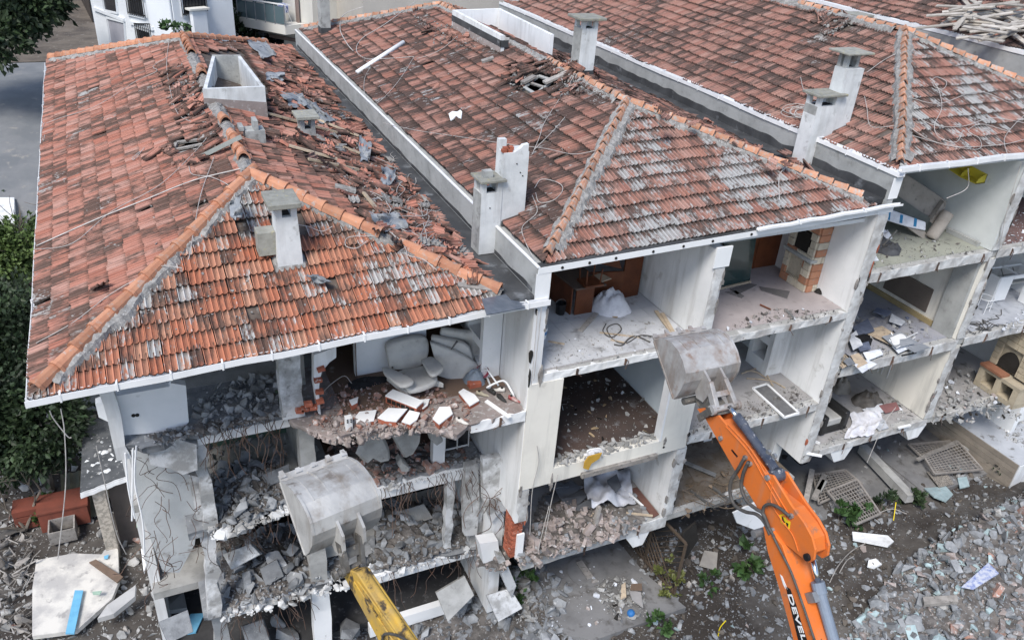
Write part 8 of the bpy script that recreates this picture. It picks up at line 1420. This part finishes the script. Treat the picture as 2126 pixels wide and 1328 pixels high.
s = MB(); c = (q0*.3+q1*.7)+e1*.5; 
for dx in (0,.7): s.tube([c+e2*dx,c+e2*dx+V(0,0,.95)],.015,5); s.tube([c+e2*dx+e1*.4,c+e2*dx+V(0,0,.95)],.015,5)
for k in range(4): s.tube([c+e1*.1*k+V(0,0,.95),c+e1*.1*k+e2*.8+V(0,0,.95)],.01,5)
dr = solo(s,'drying_rack',MPVC,'drying rack with blue laundry on the glass balcony','drying rack'); s = MB()
for k in range(3): p = c+e1*(.05+.13*k)+V(0,0,.96); s.prism([p,p+e2*.5,p+e2*.48+V(0,0,-.45),p+V(0,0,-.4)],e1*.02)
build(s,'laundry',M('blue_laundry',(.22,.28,.55),(.35,.4,.62),4,rnd=0),dr)
wl = lambda q, o=0.: bpl(q, -1.3+o)
s = MB(); s.add([wl(p,.02) for p in [(520,62),(590,78),(588,110),(525,100)]],[(0,1,2,3)]); build(s,'dark_window',MWIN,a2); s = MB(); s.add([wl(p,.02) for p in [(545,-20),(585,-12),(588,30),(548,22)]],[(0,1,2,3)]); build(s,'dark_window',MBG,a2)
s = MB(); s.beam(F3d(wl((617,20),.06),-8),F3d(wl((617,20),.06),zt),.5,.1,(1,0,0)); build(s,'brown_strip',M('mauve_strip',(.26,.20,.18),(.22,.17,.15),2,rnd=0),a2); s = MB(); s.beam(wl((560,74),.08),wl((625,86),.08),.1,.18); build(s,'brown_ledge',bpl and bpy.data.materials['mauve_strip'],a2)
s = MB(); s.box((4.2,27.5,-8),(16,36,3.2)); a3 = solo(s,'apartment_house',M('beige_apartment',(.50,.47,.42),(.44,.41,.37),.5,rnd=0),'beige apartment house hidden behind the brown roof ridge','apartment house'); 
t = thing('tree','dark tree growing between the two apartment houses','tree',tuple(V(.2,33.5,-7))); b = at_pl(478,70,B0_,e1)-e2*0+e2*.8; leaves(t,[(b+V(0,0,.2),(.9,.9,1.0)),(b+V(.9,-1.0,-1.2),(1.1,1.1,1.0)),(b+V(-.3,.2,1.6),(.5,.5,.5))],2600,.28,ML2); branches(t,V(b[0],b[1],-7.5),V(0,0,1),3,.12,2)
t = thing('shrub','small blue green shrub peeping over the rear ridge of the orange roof','plant',tuple(fp_((368,70),1.0)+V(0,0,-1))); leaves(t,[(fp_((368,66),1.0),(.6,.6,.5))],240,.22,ML4,'foliage')
fa, fb = at_z(152,-30,-6.3), at_z(196,58,-6.3); fn = thing('board_fence','dark brown board fence beside the white apartment house','fence',tuple(fa)); n_ = 16
for k in range(n_): p = fa+(fb-fa)*k/n_; s = MB(); s.beam(p,p+V(0,0,2.6),.9*np.linalg.norm(fb-fa)/n_,.05,unit(np.cross(fb-fa,(0,0,1)))); build(s,'board',M('dark_fence_board',(.055,.04,.032),(.04,.03,.024),3,rnd=.25) if k == 0 else bpy.data.materials['dark_fence_board'],fn)
solo(flat([(158,70),(180,66),(190,74),(168,78)],-6.15,.05),'floor_board',MWOODG,'pale flat board lying on the dirt near the white apartment house','board')
